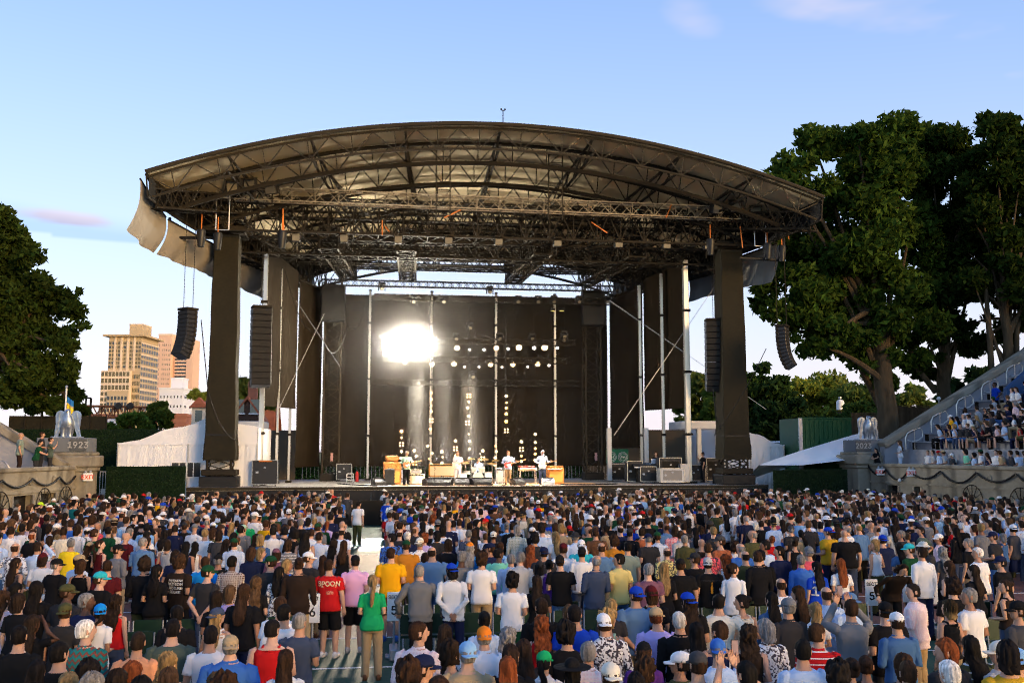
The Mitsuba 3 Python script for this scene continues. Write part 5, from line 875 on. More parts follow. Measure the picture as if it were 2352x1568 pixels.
def hand(W, d, s, n, curl=.5, k=.95):                                # palm, four fingers of unequal length, thumb from the side
    d = d/np.linalg.norm(d); side = np.cross(d, [0, 1, .2] if abs(d[1]) < .8 else [0, 0, 1.]); side /= np.linalg.norm(side); nor = np.cross(side, d); nor *= np.sign(np.dot(nor, [-s, 0, 0])) or 1
    th = 1. if np.dot(side, [0, 1, .3]) > 0 else -1.
    pal = loft([np.array([W+d*a+side*x*w+nor*y for x, y in ((-1, -.012), (1, -.012), (1, .012), (-1, .012))]) for a, w in ((-.01, .024), (.03, .038), (.085, .040))])
    if np.dot(np.cross(pal[0][1]-pal[0][0], pal[0][2]-pal[0][1]), d) < 0: pal = (pal[0], pal[1][:, ::-1])
    o = [pal]
    if n == 3:
        for q in (-.02, .02): o.append(path([W+d*.07+side*q, W+d*.155+side*q*.9+nor*.015], [.016, .010], 3))
        o.append(path([W+d*.02+side*th*.03, W+d*.08+side*th*.055], [.012, .009], 3)); return o
    for i, L in enumerate((.058, .076, .082, .074)):
        b = W+d*.075+side*th*(-.030+.020*i); m = b+d*L*.55+nor*.012*curl; e = m+d*L*.45*(1-.3*curl)+nor*.03*curl; o.append(path([b, m, e], [.0095, .0088, .007], n))
    b = W+d*.022+side*th*.030; o.append(path([b, b+d*.035+side*th*.032, b+d*.072+side*th*.036+nor*.01], [.012, .0105, .008], n))
    return [(v*1-W*(1-1) if False else (v-W)*k+W, f) for v, f in o]
POSES = {'down': ('down', 'down'), 'front': ('front', 'front'), 'cross': ('cross', 'cross'), 'clasp': ('clasp', 'clasp'), 'hips': ('hips', 'hips'), 'lean': ('lean', 'lean'), 'up2': ('up', 'up'), 'phone': ('down', 'phone'), 'up1': ('down', 'up'), 'head': ('down', 'headhand'), 'mix': ('down', 'front'), 'guitar': ('fret', 'strum'), 'wall': ('wall', 'wall'), 'sit': ('front', 'front'), 'drums': ('front', 'phone')}
def legs(sit, lean=0):
    if sit: return [([[s*.09, .0, .45], [s*.12, .22, .50], [s*.14, .43, .50], [s*.14, .45, .28], [s*.14, .42, .09]], [.092, .082, .064, .052, .040]) for s in (-1, 1)]
    return [([[s*.088, -.005, .90], [s*.095, .005, .70], [s*.10, .015, .50], [s*.108, -.012, .28], [s*.112, -.02, .07]], [.098, .082, .060, .054, .039]) for s in (-1, 1)]
CACHE = {}
def up_off(m, sit): return (m[0]-[0, 0, .44], m[1]) if sit else m
def body(sex, pose, lod, sit=False):
    key = ('b', sex, pose, lod, sit)
    if key not in CACHE:
        nt, na = {0: (18, 9), 1: (14, 7), 2: (8, 4)}[lod]; sh = .188 if sex == 'm' else .164; k = 1. if sex == 'm' else .84
        ps = [ringz(TORSO[sex] if lod < 2 else (TORSO[sex][1:12:2] if sit else TORSO[sex][5:12:2])+TORSO[sex][-1:], nt), head({0: 18, 1: 14, 2: 7}[lod], lod)]
        if lod < 2: ps += face_bits()
        for s, p in zip((-1, 1), POSES[pose]):
            S, E, Wr, d = arm_path(p, s, sh); t = lambda a, b, f: a+(b-a)*f
            ps.append(path([S-[s*.03, 0, -.01], S, t(S, E, .5), E, t(E, Wr, .4), Wr], np.array([.05, .060, .050, .040, .039, .026])*k, na))
            ps += hand(Wr, d, s, 4 if lod < 2 else 3, .5, .95 if sex == 'm' else .86)
        up = [up_off(m, sit) for m in ps]
        lg = [] if lod == 2 and not sit else [path(p, np.array(r)*(1 if sex == 'm' else .97), na+1) for p, r in legs(sit)] if lod < 2 else [path(np.array(p)[[0, 2, 4]], np.array(r)[[0, 2, 4]], 4) for p, r in legs(sit)]
        CACHE[key] = union(up+lg, {0: .0012, 1: .0025, 2: .010}[lod])
    return CACHE[key]
def fold(m, amp, seed, ln=.05):
    g = man(m).refine_to_length(ln); v, f = arr(g); q = trimesh.Trimesh(v, f, process=False); n = np.array(q.vertex_normals)
    w = meshkit.fbm(v*[7, 7, 4]+seed*9.1, 3, seed); w2 = np.abs(meshkit.noise(v*[5, 5, 13]+v[:, [2, 0, 1]]*[9, 0, 0]+seed, seed)-.5)*2
    return v+n*((w-.5)*amp*1.6-(1-w2)**4*amp*.7)[:, None], f
def shirt(sex, pose, lod, kind, seed, sit=False):
    key = ('s', sex, pose, lod, kind, seed, sit)
    if key not in CACHE:
        nt, na = {0: (18, 9), 1: (14, 8), 2: (8, 5)}[lod]; sh = .188 if sex == 'm' else .164; k = 1. if sex == 'm' else .84; T0 = TORSO[sex]
        hem = {'tank': .93, 'crop': 1.06, 'dress': .52}.get(kind, .84 if kind != 'shirt' else .80); fit = {'tank': .008}.get(kind, .016)
        zz = [z for z, *_ in (T0 if lod < 2 else T0[::2]) if z > hem+.03 and z < 1.45]+[1.472 if kind != 'tank' else 1.40]; w = lambda c, z: np.interp(z, [t[0] for t in T0], [t[c] for t in T0])
        prof = [(hem, max(w(1, max(hem, .9)), .15)*(1.0 if kind != 'dress' else 1.5)+fit+.018, max(w(2, max(hem, .9)), .11)*(1 if kind != 'dress' else 1.5)+fit+.016, w(3, .95))]
        for z in zz: lo = np.clip((1.28-z)/.3, 0, 1)*.014; prof.append((z, w(1, z)+fit+lo, w(2, z)+fit+lo, w(3, z)))
        if kind == 'tank': prof[-1] = (1.40, prof[-1][1]*.80, prof[-1][2]*.97, prof[-1][3]); prof[-2] = (prof[-2][0], prof[-2][1]*.97, prof[-2][2], prof[-2][3])
        ps = [ringz(prof, nt)]
        if kind == 'tank':
            for s in (-1, 1): ps.append(path([[s*.085, -.10, 1.36], [s*.085, -.055, 1.455], [s*.085, .02, 1.458], [s*.085, .085, 1.37]], .022, 5))
        else:
            for s, p in zip((-1, 1), POSES[pose]):
                S, E, Wr, d = arm_path(p, s, sh); t = lambda a, b, f: a+(b-a)*f
                if kind == 'shirt' or kind == 'long': ps.append(path([S-[s*.04, 0, -.015], S, t(S, E, .5), E, t(E, Wr, .5), t(E, Wr, .96)], np.array([.06, .076, .066, .056, .052, .042])*k, na))
                else: ps.append(path([S-[s*.04, 0, -.015], S, t(S, E, .35), t(S, E, .68)], np.array([.06, .076, .074, .072])*k, na))
            if kind in ('shirt', 'polo'): ps.append(ringz([(1.455, .085, .074, -.006), (1.50, .074, .070, .0), (1.505, .062, .06, .0)], 12))
        m = union([up_off(q, sit) for q in ps], .009 if lod == 2 else 0)
        CACHE[key] = fold(m, .011 if lod == 0 else .009, seed, .056 if lod == 0 else .09) if lod < 2 else m
    return CACHE[key]
def bottoms(sex, lod, kind, sit=False):
    key = ('t', sex, lod, kind, sit)
    if key not in CACHE:
        nt, na = {0: (16, 10), 1: (12, 8), 2: (7, 4)}[lod]; T0 = TORSO[sex]; w = lambda c, z: np.interp(z, [t[0] for t in T0], [t[c] for t in T0])
        zz = (.80, .86, .93, .99); pel = ringz([(z, w(1, max(z, .87))+.012, w(2, max(z, .87))+.012, w(3, z)) for z in zz], nt); ps = [up_off(pel, sit)]
        if kind == 'skirt': ps.append(up_off(ringz([(.45, .24, .2, 0), (.7, .21, .16, 0), (.95, .17, .125, 0)], nt), sit))
        else:
            for p, r in legs(sit):
                p, r = np.array(p), np.array(r)
                if kind == 'shorts': p, r = p[:3], r[:3]+np.array([.012, .026, .042])
                else: r = r+np.array([.012, .018, .024, .024, .030])
                if kind != 'shorts': p[-1, 2] = .05
                ps.append(path(p, r, na))
        m = union(ps, .010 if lod == 2 else 0); CACHE[key] = fold(m, .008, 3, .07) if lod == 0 else m
    return CACHE[key]
def shoes(sit):
    k = ('sh', sit)
    if k not in CACHE:
        o = []
        for s in (-1, 1):
            y0 = .42 if sit else -.02
            o.append(loft([[[s*.115+x*w, y0+y, z] for x, z in ((-1, 0), (1, 0), (1, h*.7), (.55, h), (-.55, h), (-1, h*.7))] for y, w, h in ((.20, .028, .045), (.16, .044, .06), (.05, .044, .085), (-.04, .038, .11), (-.085, .03, .09))]))
        CACHE[k] = union(o)
    return CACHE[k]
FACEBOX = lambda y, z: man(cbox((0, y+.25, z-.25), (.5, .5, .5)))
def facecut(r):
    v, f = ball((0, 0, 0), 1., 2 if r else 1); return man((v*[.16, .125, .135]+[0, .135, 1.60], f))
def hairm(style, lod, seed):
    key = ('h', style, lod, seed)
    if key not in CACHE:
        n = {0: 20, 1: 15, 2: 8}[lod]; H = lambda k, kz, dy, lo: ringz([(lo+(1.745+.028*kz-lo)*t, .074*k*q, .100*k*q, .004+dy) for t, q in ((0, .80), (.15, .93), (.35, 1.), (.6, 1.), (.8, .86), (.93, .55), (1., .2))], n, 2.1)
        if style == 's': m = man(H(1.09, 1, -.014, 1.575))-facecut(lod < 2)
        elif style == 'k': m = man(H(1.05, -.4, -.012, 1.58))-FACEBOX(.01, 1.9)-man(cbox((0, 0, 1.78), (.16, .3, .17)))-FACEBOX(-.02, 1.69)
        elif style == 'm': m = (man(H(1.20, 1.5, -.016, 1.545))-facecut(lod < 2))+man(ringz([(1.50, .072, .045, -.072), (1.56, .092, .062, -.05), (1.64, .088, .07, -.03)], n))
        elif style == 'c': m = man(H(1.36, 2.4, -.02, 1.55))-facecut(lod < 2)
        elif style in ('l', 'lc'):
            k = 1.0 if style == 'l' else 1.22
            m = (man(H(1.17*(1 if style == 'l' else 1.1), 1.3, -.014, 1.56))-facecut(lod < 2))+man(ringz([(1.20, .055*k, .018, -.150), (1.26, .085*k, .030, -.148), (1.36, .105*k, .040, -.138), (1.45, .102*k, .046, -.105), (1.53, .095*k, .058, -.065), (1.64, .088, .07, -.03)], n))
        elif style == 'p': m = (man(H(1.08, 1, -.014, 1.575))-facecut(lod < 2))+man(path([[0, -.09, 1.68], [0, -.135, 1.67], [.01, -.155, 1.58], [.015, -.16, 1.45], [.0, -.165, 1.30], [-.005, -.165, 1.24]], [.03, .024, .036, .042, .034, .012], max(6, n//2)))
        elif style == 'b': m = (man(H(1.08, 1, -.014, 1.575))-facecut(lod < 2))+man(ball((0, -.105, 1.70), .052, 1))
        if lod < 2:
            m = m.refine_to_length(.028 if lod == 0 else .045); v, f = arr(m); c = v-[0, -.02, 1.64]; az = np.arctan2(c[:, 0], -c[:, 1])
            w = meshkit.noise(np.stack([az*(7 if style not in 'c lc' else 4)+seed, v[:, 2]*(6 if style not in ('c', 'lc') else 26), c[:, 1]*9], 1), seed)+.5*meshkit.noise(np.stack([az*17+seed, v[:, 2]*5, c[:, 1]*4], 1), seed+5)
            d = c*[1, 1, .35 if style not in ('c',) else 1]; d /= np.linalg.norm(d, axis=1, keepdims=True)+1e-6; v = v+d*((w-.75)*({'s': .015, 'k': .004, 'c': .075, 'lc': .055, 'l': .034, 'm': .034}.get(style, .016)))[:, None]
            CACHE[key] = (v, f, w)
        else: v, f = arr(m.simplify(.009)); CACHE[key] = (v, f, np.full(len(v), .75)+.2*np.sin(v[:, 0]*60))
    return CACHE[key]
def capm(style, lod):
    key = ('c', style, lod)
    if key not in CACHE:
        n = {0: 18, 1: 14, 2: 8}[lod]; dome = lambda k, z0, h: ringz([(z0+h*t, .078*k*q, .103*k*q, -.004) for t, q in ((0, 1.0), (.3, 1.0), (.55, .93), (.8, .72), (.95, .40), (1., .12))], n, 2.05)
        b = []
        if style in ('c', 'cb'):
            brim = loft([[[x*.078*w, .085+y, 1.675-.02*abs(x)*w+dz] for x in np.linspace(-1, 1, 6)]+[[x*.078*w, .085+y, 1.668-.02*abs(x)*w+dz-.004] for x in np.linspace(1, -1, 6)] for y, w, dz in ((-.03, 1.0, 0), (.03, .98, -.004), (.075, .72, -.012), (.092, .35, -.016))])
            v, f = brim; tri = trimesh.Trimesh(v, f, process=False)
            if tri.volume < 0: brim = (v, f[:, ::-1])
            b = [dome(1.10, 1.665, .108), brim, ball((0, -.004, 1.775), .008, 0)]
            if style == 'cb': b[1] = (b[1][0]*[-1, -1, 1], b[1][1])
        elif style == 'h': b = [dome(1.10, 1.675, .085), ringz([(1.645, .145, .165, 0), (1.652, .147, .167, 0), (1.69, .088, .112, -.004)], n, 2)]
        elif style == 'w': b = [dome(1.10, 1.675, .105), ringz([(1.672, .21, .225, 0), (1.680, .212, .227, 0), (1.692, .088, .112, 0)], n, 2)]
        else: b = [ringz([(1.625+.15*t, .083*q, .110*q, -.012) for t, q in ((0, 1.0), (.25, 1.03), (.6, .95), (.85, .65), (1., .15))], n, 2.05)]
        CACHE[key] = union(b)
    return CACHE[key]
def smooth_vn(m): return m
COL = {'black': (.010, .010, .011), 'charcoal': (.030, .030, .033), 'dark grey': (.055, .055, .06), 'grey': (.17, .175, .185), 'light grey': (.42, .43, .44), 'white': (.78, .78, .78), 'cream': (.72, .68, .56), 'tan': (.42, .31, .18), 'khaki': (.40, .29, .16), 'brown': (.13, .06, .03), 'dark brown': (.030, .018, .012), 'maroon': (.085, .010, .014), 'red': (.52, .014, .016), 'orange': (.70, .20, .02), 'burnt orange': (.52, .20, .02), 'yellow': (.86, .62, .02), 'golden': (.85, .42, .008), 'mustard': (.50, .30, .02), 'pale yellow': (.80, .64, .22), 'peach': (.72, .33, .17), 'pink': (.72, .40, .62), 'pale pink': (.74, .55, .58), 'coral': (.70, .10, .14), 'magenta': (.60, .02, .36), 'lavender': (.48, .40, .76), 'purple': (.10, .03, .20), 'mauve': (.20, .085, .12), 'navy': (.012, .018, .055), 'slate': (.055, .075, .13), 'denim': (.055, .13, .28), 'blue': (.045, .15, .50), 'royal blue': (.010, .055, .46), 'steel blue': (.10, .20, .37), 'sky blue': (.24, .46, .74), 'light blue': (.46, .60, .82), 'pale blue': (.62, .72, .86), 'bright blue': (.01, .25, .70), 'turquoise': (.03, .45, .52), 'teal': (.010, .16, .16), 'mint': (.22, .66, .44), 'green': (.012, .36, .12), 'dark green': (.010, .06, .025), 'sage': (.24, .30, .24), 'olive': (.075, .075, .03), 'grey green': (.07, .10, .085), 'rust': (.40, .12, .05), 'neon': (.55, .85, .03), 'pale green': (.35, .55, .40)}
HAIR = {'bk': ('black', (.010, .008, .007)), 'db': ('dark brown', (.022, .013, .008)), 'br': ('brown', (.036, .018, .009)), 'lb': ('light brown', (.085, .046, .022)), 'bl': ('blonde', (.27, .17, .07)), 'gy': ('grey', (.20, .19, .18)), 'wh': ('white', (.60, .58, .54)), 'rd': ('red', (.17, .045, .014)), 'te': ('teal', (.02, .16, .18))}
SKIN = [(.56, .32, .21), (.50, .27, .17), (.40, .20, .12), (.25, .115, .062), (.11, .052, .03), (.58, .35, .25)]
for nm, (c1, c2, sc, fn) in {'plaid': ((.75, .75, .74), None, 26, lambda u, v: dr.maximum(dr.select(dr.abs(u-dr.round(u)) < .2, .55, 0.), dr.select(dr.abs(v-dr.round(v)) < .2, .55, 0.))),
        'stripe': ((.80, .80, .78), None, 44, lambda u, v: dr.select(dr.abs(u-dr.round(u)) < .16, .8, 0.)), 'hoop': ((.80, .78, .76), None, 15, lambda u, v: dr.select(dr.abs(v-dr.round(v)) < .10, .9, 0.)),
        'floral': ((.045, .04, .055), None, 52, lambda u, v: smoothstep(.50, .56, mikit.fbm(u, v, 0, 2))), 'print': ((.22, .045, .03), None, 14, lambda u, v: dr.select(dr.abs(v+1.2*dr.abs(u-dr.round(u))-dr.round(v+1.2*dr.abs(u-dr.round(u)))) < .20, .9, 0.))}.items():
    scene['cloth_'+nm] = {'type': 'twosided', 'b': {'type': 'blendbsdf', 'weight': mikit.proc(lambda p, n, uv, fn=fn, sc=sc: fn(uv.x*sc, uv.y*sc)), 'a': {'type': 'principled', 'base_color': VC, 'roughness': .9, 'specular': .15}, 'b': {'type': 'principled', 'base_color': {'type': 'rgb', 'value': list(c1)}, 'roughness': .9, 'specular': .15}}}
scene['cloth'] = {'type': 'twosided', 'b': {'type': 'bumpmap', 'scale': .030, 'arbitrary': mikit.proc(lambda p, n, uv: mikit.fbm(p.x*6, p.y*6, p.z*3.5, 3), .02), 'b': {'type': 'principled', 'base_color': UC, 'roughness': .92, 'specular': .12}}}
def skin_colors(v, col, sit, fine=True):
    c = np.ones(len(v)); z = v[:, 2]+(.44 if sit else 0); x, y = v[:, 0], v[:, 1]
    if fine:
        fr = (y > .075)
        c[fr & (np.abs(z-1.648) < .010) & (np.abs(np.abs(x)-.030) < .016)] *= .25; c[fr & (np.abs(z-1.577) < .008) & (np.abs(x) < .028)] *= .62
    return pack(np.tile(col, (len(v), 1)), c)
def figure(d, lod):
    """list of (part, vertices, faces, colours, bsdf, uv) for a described person, standing in place"""
    sex, pose, sit, seed = d['sex'], d.get('pose', 'down'), d.get('sit', False), d['seed']; rg = np.random.default_rng(seed)
    hs = d['h']/1.75; wd = d.get('w', 1.0); out = []; ca, sa = math.cos(d['hy']), math.sin(d['hy']); tilt = d.get('tilt', 0.)
    def place(v, hd=False):
        v = np.array(v); z = v[:, 2]+(.44 if sit else 0); k = np.clip((z-1.49)/.06, 0, 1)[:, None] if not hd else np.ones((len(v), 1))
        if abs(d['hy']) > 1e-3:
            yy = v[:, 1:2]-.005; r = np.hstack([ca*v[:, :1]-sa*yy, sa*v[:, :1]+ca*yy+.005]); v[:, :2] = v[:, :2]*(1-k)+r*k
        if tilt: v[:, 1:2] += k*np.clip(z-1.5, 0, 1)[:, None]*tilt
        if wd != 1: kb = 1-k*.9 if not hd else .1; v[:, :2] *= 1+(wd-1)*kb
        ln = d.get('lean', 0.)
        if ln: v[:, 1] += np.clip(z-.95, 0, 2)*ln; v[:, 2] -= np.clip(z-.95, 0, 2)*ln*ln*.5
        sw = d.get('sway', 0.); v[:, 0] += sw*np.clip(z-.5, 0, 2)*.08
        v = v*hs; a = d['yaw']; c, s = math.cos(a), math.sin(a)
        return np.stack([c*v[:, 0]-s*v[:, 1]+d['p'][0], s*v[:, 0]+c*v[:, 1]+d['p'][1], v[:, 2]+d['p'][2]], 1)
    bv, bf = body(sex, pose, lod, sit); out.append(('body', place(bv), bf, skin_colors(bv, np.array(d['skin']), sit, lod < 2), 'skin', None))
    c = np.array(COL[d['shirt']])*(1+.16*(rg.random()-.5)); kind = d['kind']
    if kind != 'none':
        sv, sf = shirt(sex, pose, lod, kind, 1+seed % (3 if lod < 2 else 1), sit); out.append((d['garm'], place(sv), sf, np.tile(c, (len(sv), 1)), 'cloth_'+d['pat'] if d.get('pat') else 'cloth', np.stack([sv[:, 0], sv[:, 2]], 1) if d.get('pat') else None))
    if kind != 'dress':
        tv, tf = bottoms(sex, lod, d['legs'], sit); out.append(({'shorts': 'shorts', 'skirt': 'skirt'}.get(d['legs'], 'trousers'), place(tv), tf, np.tile(np.array(COL[d['lcol']])*(1+.2*(rg.random()-.5)), (len(tv), 1)), 'cloth', None))
    if lod < 2:
        hv, hf = shoes(sit); out.append(('shoes', place(hv), hf, np.tile(COL[d['shoe']], (len(hv), 1)), 'cloth', None))
    if d['hair'][1] != 'x':
        hv, hf, w = hairm(d['hair'][1], lod, 1+seed % 3 if lod < 2 else 1); hc = np.array(HAIR[d['hair'][0]][1])*(.8+.4*rg.random()); hv = np.array(hv)
        if sit: hv = hv-[0, 0, .44]
        if d.get('cap') and d['hair'][1] in ('c', 'm', 'lc', 'l'): q = hv[:, 2]+(.44 if sit else 0); hv[:, 2] -= np.clip(q-1.68, 0, 1)*.75
        if d.get('cap') and d['hair'][1] in ('s', 'b', 'p', 'k'): q = hv[:, 2]+(.44 if sit else 0); hv[:, 2] -= np.clip(q-1.68, 0, 1)*.6
        br_ = .15+1.15*np.clip(w, 0, 1.5)
        if d.get('tips'): hc = np.array(HAIR[d['tips']][1]); br_ = br_*(.12+.88*np.clip((1.62-hv[:, 2])/.08, 0, 1))
        hcol = pack(np.tile(hc, (len(hv), 1)), br_)
        out.append(('hair', place(hv, False), hf, hcol, 'hair', None))
    if d.get('cap'):
        cv, cf = capm(d['cap'][0], lod); cv = cv-([0, 0, .44] if sit else [0, 0, 0]); out.append(({'c': 'cap', 'cb': 'cap', 'n': 'beanie'}.get(d['cap'][0], 'hat'), place(cv), cf, np.tile(COL[d['cap'][1]], (len(cv), 1)), 'cloth', None))
    d['place'] = place
    return out
# ---------------------------------------------------------------- crowd: the people the photograph shows largest, one by one
# head top in each enlarged crop, shirt colour[.kind][.pattern], hair colour.style, then cap c:/cb:/h:/w:/n:, F woman, pose, face L/R/Z, legs S:/T:
C1 = '''120,1140 black.tee bk.s|225,1060 black.tee db.l F head|475,965 charcoal.tee br.s cb:olive|640,1100 teal.shirt.print wh.s|705,970 white.tee db.p cb:bright_blue F|850,910 red.tank db.lc F|980,1190 peach.tee db.s|1260,1095 grey_green.tee bk.s w:1.12|1320,990 black.tee bk.s|1612,1000 none bl.l cb:slate F|1545,1145 white.tee bk.s|1722,1205 blue.polo gy.s cb:tan w:1.25|1800,830 black.tee br.l|1893,775 black.tee lb.lc F|232,1395 black.tee bk.l F|430,1262 black.tee bk.s w:1.1|655,1382 black.tee bk.c|500,1490 charcoal.tee bl.m F|705,1482 grey.tee gy.m|862,1466 black.tee db.m F|1012,1400 black.tee rd.m F|1262,1330 tan.tank bl.lc F|1243,1450 grey.tee lb.m F|1575,1490 navy.tee lb.c|1660,1482 black.tee br.c|1040,1515 black.tee bk.m|112,825 black.tee bk.s|40,880 pale_pink.tee br.lc F|285,812 black.tee bk.l|492,830 charcoal.tee br.s c:olive R w:1.1|622,900 navy.tee gy.s R|118,640 black.tank.floral db.l F|322,597 white.tee db.m n:maroon|412,640 black.tee gy.s c:black R|592,650 black.tank br.m F|728,735 black.tee br.s c:turquoise R|800,655 maroon.tee br.s|1082,625 black.shirt db.c w:1.12|1150,690 black.tee bk.l F|1342,610 dark_brown.tee br.c w:1.05 X1|1532,690 charcoal.tee db.s c:dark_green clasp R|1515,630 bright_blue.tee br.s|1702,625 brown.shirt.plaid bk.s|1612,610 black.tee gy.s c:black|1690,840 lavender.tee lb.m F|1620,880 black.tee db.l F|105,525 white.shirt.floral br.k|280,520 light_blue.shirt db.s head|237,445 black.polo rd.k|425,430 sage.tee br.m F|522,495 yellow.tee gy.s|582,612 pale_blue.shirt br.s c:tan R|655,516 black.tank br.l c:tan F|752,507 maroon.tank br.p F R|882,535 grey.long br.s c:black R|928,450 maroon.tee br.x w:1.1 R|1062,490 steel_blue.shirt gy.s w:1.12|1282,580 navy.tee db.m F|1382,520 navy.tank bk.l F|1452,520 white.tank bk.l F|1737,490 light_blue.shirt.plaid br.s c:dark_green|1850,562 navy.shirt br.m F|1930,565 navy.tee bl.m F R|577,402 black.polo gy.s|702,425 dark_green.tee br.s|802,410 dark_green.tee bk.s|962,420 light_blue.shirt gy.s|1077,440 white.tee bk.s|1207,428 white.crop bk.l F T:red|1002,320 white.tee bk.s R|1342,285 white.tee bk.s|1148,345 brown.tee lb.s Z|1115,235 black.tee br.s c:white|880,260 sky_blue.shirt gy.s h:white|506,362 charcoal.tee br.s|420,385 white.tee gy.s c:white|115,322 white.tee br.s front|262,245 royal_blue.tee bk.s|522,230 light_blue.tee bk.s|692,195 sky_blue.tee br.s c:olive|1330,200 red.tee br.s c:red R|1172,198 golden.tee br.s|975,250 green.tee br.k R|1795,248 red.polo db.s R|1892,238 magenta.tee db.m F|1242,180 purple.tee bk.s|1672,500 black.tee br.l F|1575,420 olive.shirt br.m|1522,425 white.tee bl.s|1632,395 sky_blue.tee br.s|1800,392 grey.tee br.s c:pale_green|640,410 white.shirt bk.s c:white F|150,900 black.tee db.m F|290,225 neon.tee br.s c:neon|1395,190 white.tee br.m c:white F|1586,200 light_blue.tee gy.s c:white|1520,320 red.tee db.s c:white|712,290 pale_pink.tee br.m c:pale_pink F'''
C2 = '''135,1100 red.tank bk.s w:1.1|212,985 white.tee bk.s X2|213,930 white.tee br.s|322,1045 slate.tee gy.s cross|245,1316 white.tee br.l F|345,640 dark_brown.shirt br.b w:1.15 T:tan|570,652 red.tee br.s S:black O:white w:1.08 X3|750,615 pink.polo db.s c:black S:black front|882,765 green.tee bl.p F T:khaki front|1015,567 golden.tee br.s S:brown w:1.1 O:blue|1126,506 burnt_orange.tee br.s c:dark_green w:1.1|1332,555 steel_blue.tee db.k w:1.22|1240,750 grey.shirt gy.s lean w:1.12|1486,676 white.shirt.stripe bk.m cb:royal_blue|1520,590 grey.tee gy.s|1686,590 white.tee br.c w:1.05|1795,570 mint.tee bk.s R|1586,520 bright_blue.tee gy.lc c:orange|1440,500 black.tee db.m X4|1225,486 white.shirt gy.s cb:cream|1022,460 blue.shirt.floral bk.s L|1140,445 navy.tee wh.s|1075,430 charcoal.tee br.k|1268,600 grey.tee br.m F|1202,1110 pale_pink.shirt.plaid br.s R|1425,1130 white.tee.floral db.l F|1160,1370 black.tee br.c|1243,1355 navy.tee db.s c:navy R|1480,1246 black.tank db.c F|1582,1250 tan.shirt gy.s cb:sky_blue w:1.1|1722,1140 pale_blue.shirt gy.s cb:orange|1702,1035 light_blue.shirt bk.b F|1345,1520 tan.tee br.s|398,590 charcoal.tee br.s c:white R|138,620 charcoal.tee br.s c:dark_green w:1.15 L|245,650 blue.tee bl.m F R|185,705 white.shirt.floral bk.l F|510,620 black.tee br.l F|578,500 light_grey.tee db.lc F|655,510 black.tank br.l F S:mauve|470,490 light_blue.shirt.plaid db.s lean|640,415 pale_blue.tee db.k|642,365 black.tee br.x|415,425 pale_blue.shirt.plaid br.s|457,380 grey.tee br.s c:dark_green|342,348 black.tee gy.s w:1.1|287,275 black.tee br.s cb:olive X5|562,320 white.tank bl.l F|632,270 black.tee br.s|767,220 white.tee bk.s T:olive|967,130 white.tee br.s c:white T:khaki|1042,300 white.tee br.s|1102,305 black.tee gy.m n:charcoal|1197,316 white.tee br.s c:dark_green w:1.1|1322,320 dark_green.tee rd.c|1472,340 blue.tee gy.k|1397,400 white.tee.stripe bk.m X6|1592,432 slate.tee gy.s|1768,440 black.tee br.s cb:cream|1748,525 navy.tee br.s c:navy L|1815,522 sky_blue.tee br.s X7|1580,340 tan.tee bl.l F|1687,345 black.tee db.l F|1270,452 lavender.tee rd.c F|240,500 grey.tee.hoop br.m F|176,565 mauve.tee br.m c:mauve|45,465 denim.shirt bl.m|205,395 navy.tee br.c|150,300 dark_green.tee bk.s|207,235 white.shirt bk.s|297,192 black.tee gy.s w:1.1|420,205 white.tee br.s|432,310 white.tee gy.s|527,195 light_blue.tee gy.s c:navy|1345,440 charcoal.tee bk.m F|1620,282 cream.shirt br.k|1725,326 dark_green.tee br.s c:royal_blue|1537,300 cream.tee br.s|1395,218 sky_blue.tee gy.s c:royal_blue|1803,366 black.tee bk.b F|1885,310 denim.shirt br.s L'''
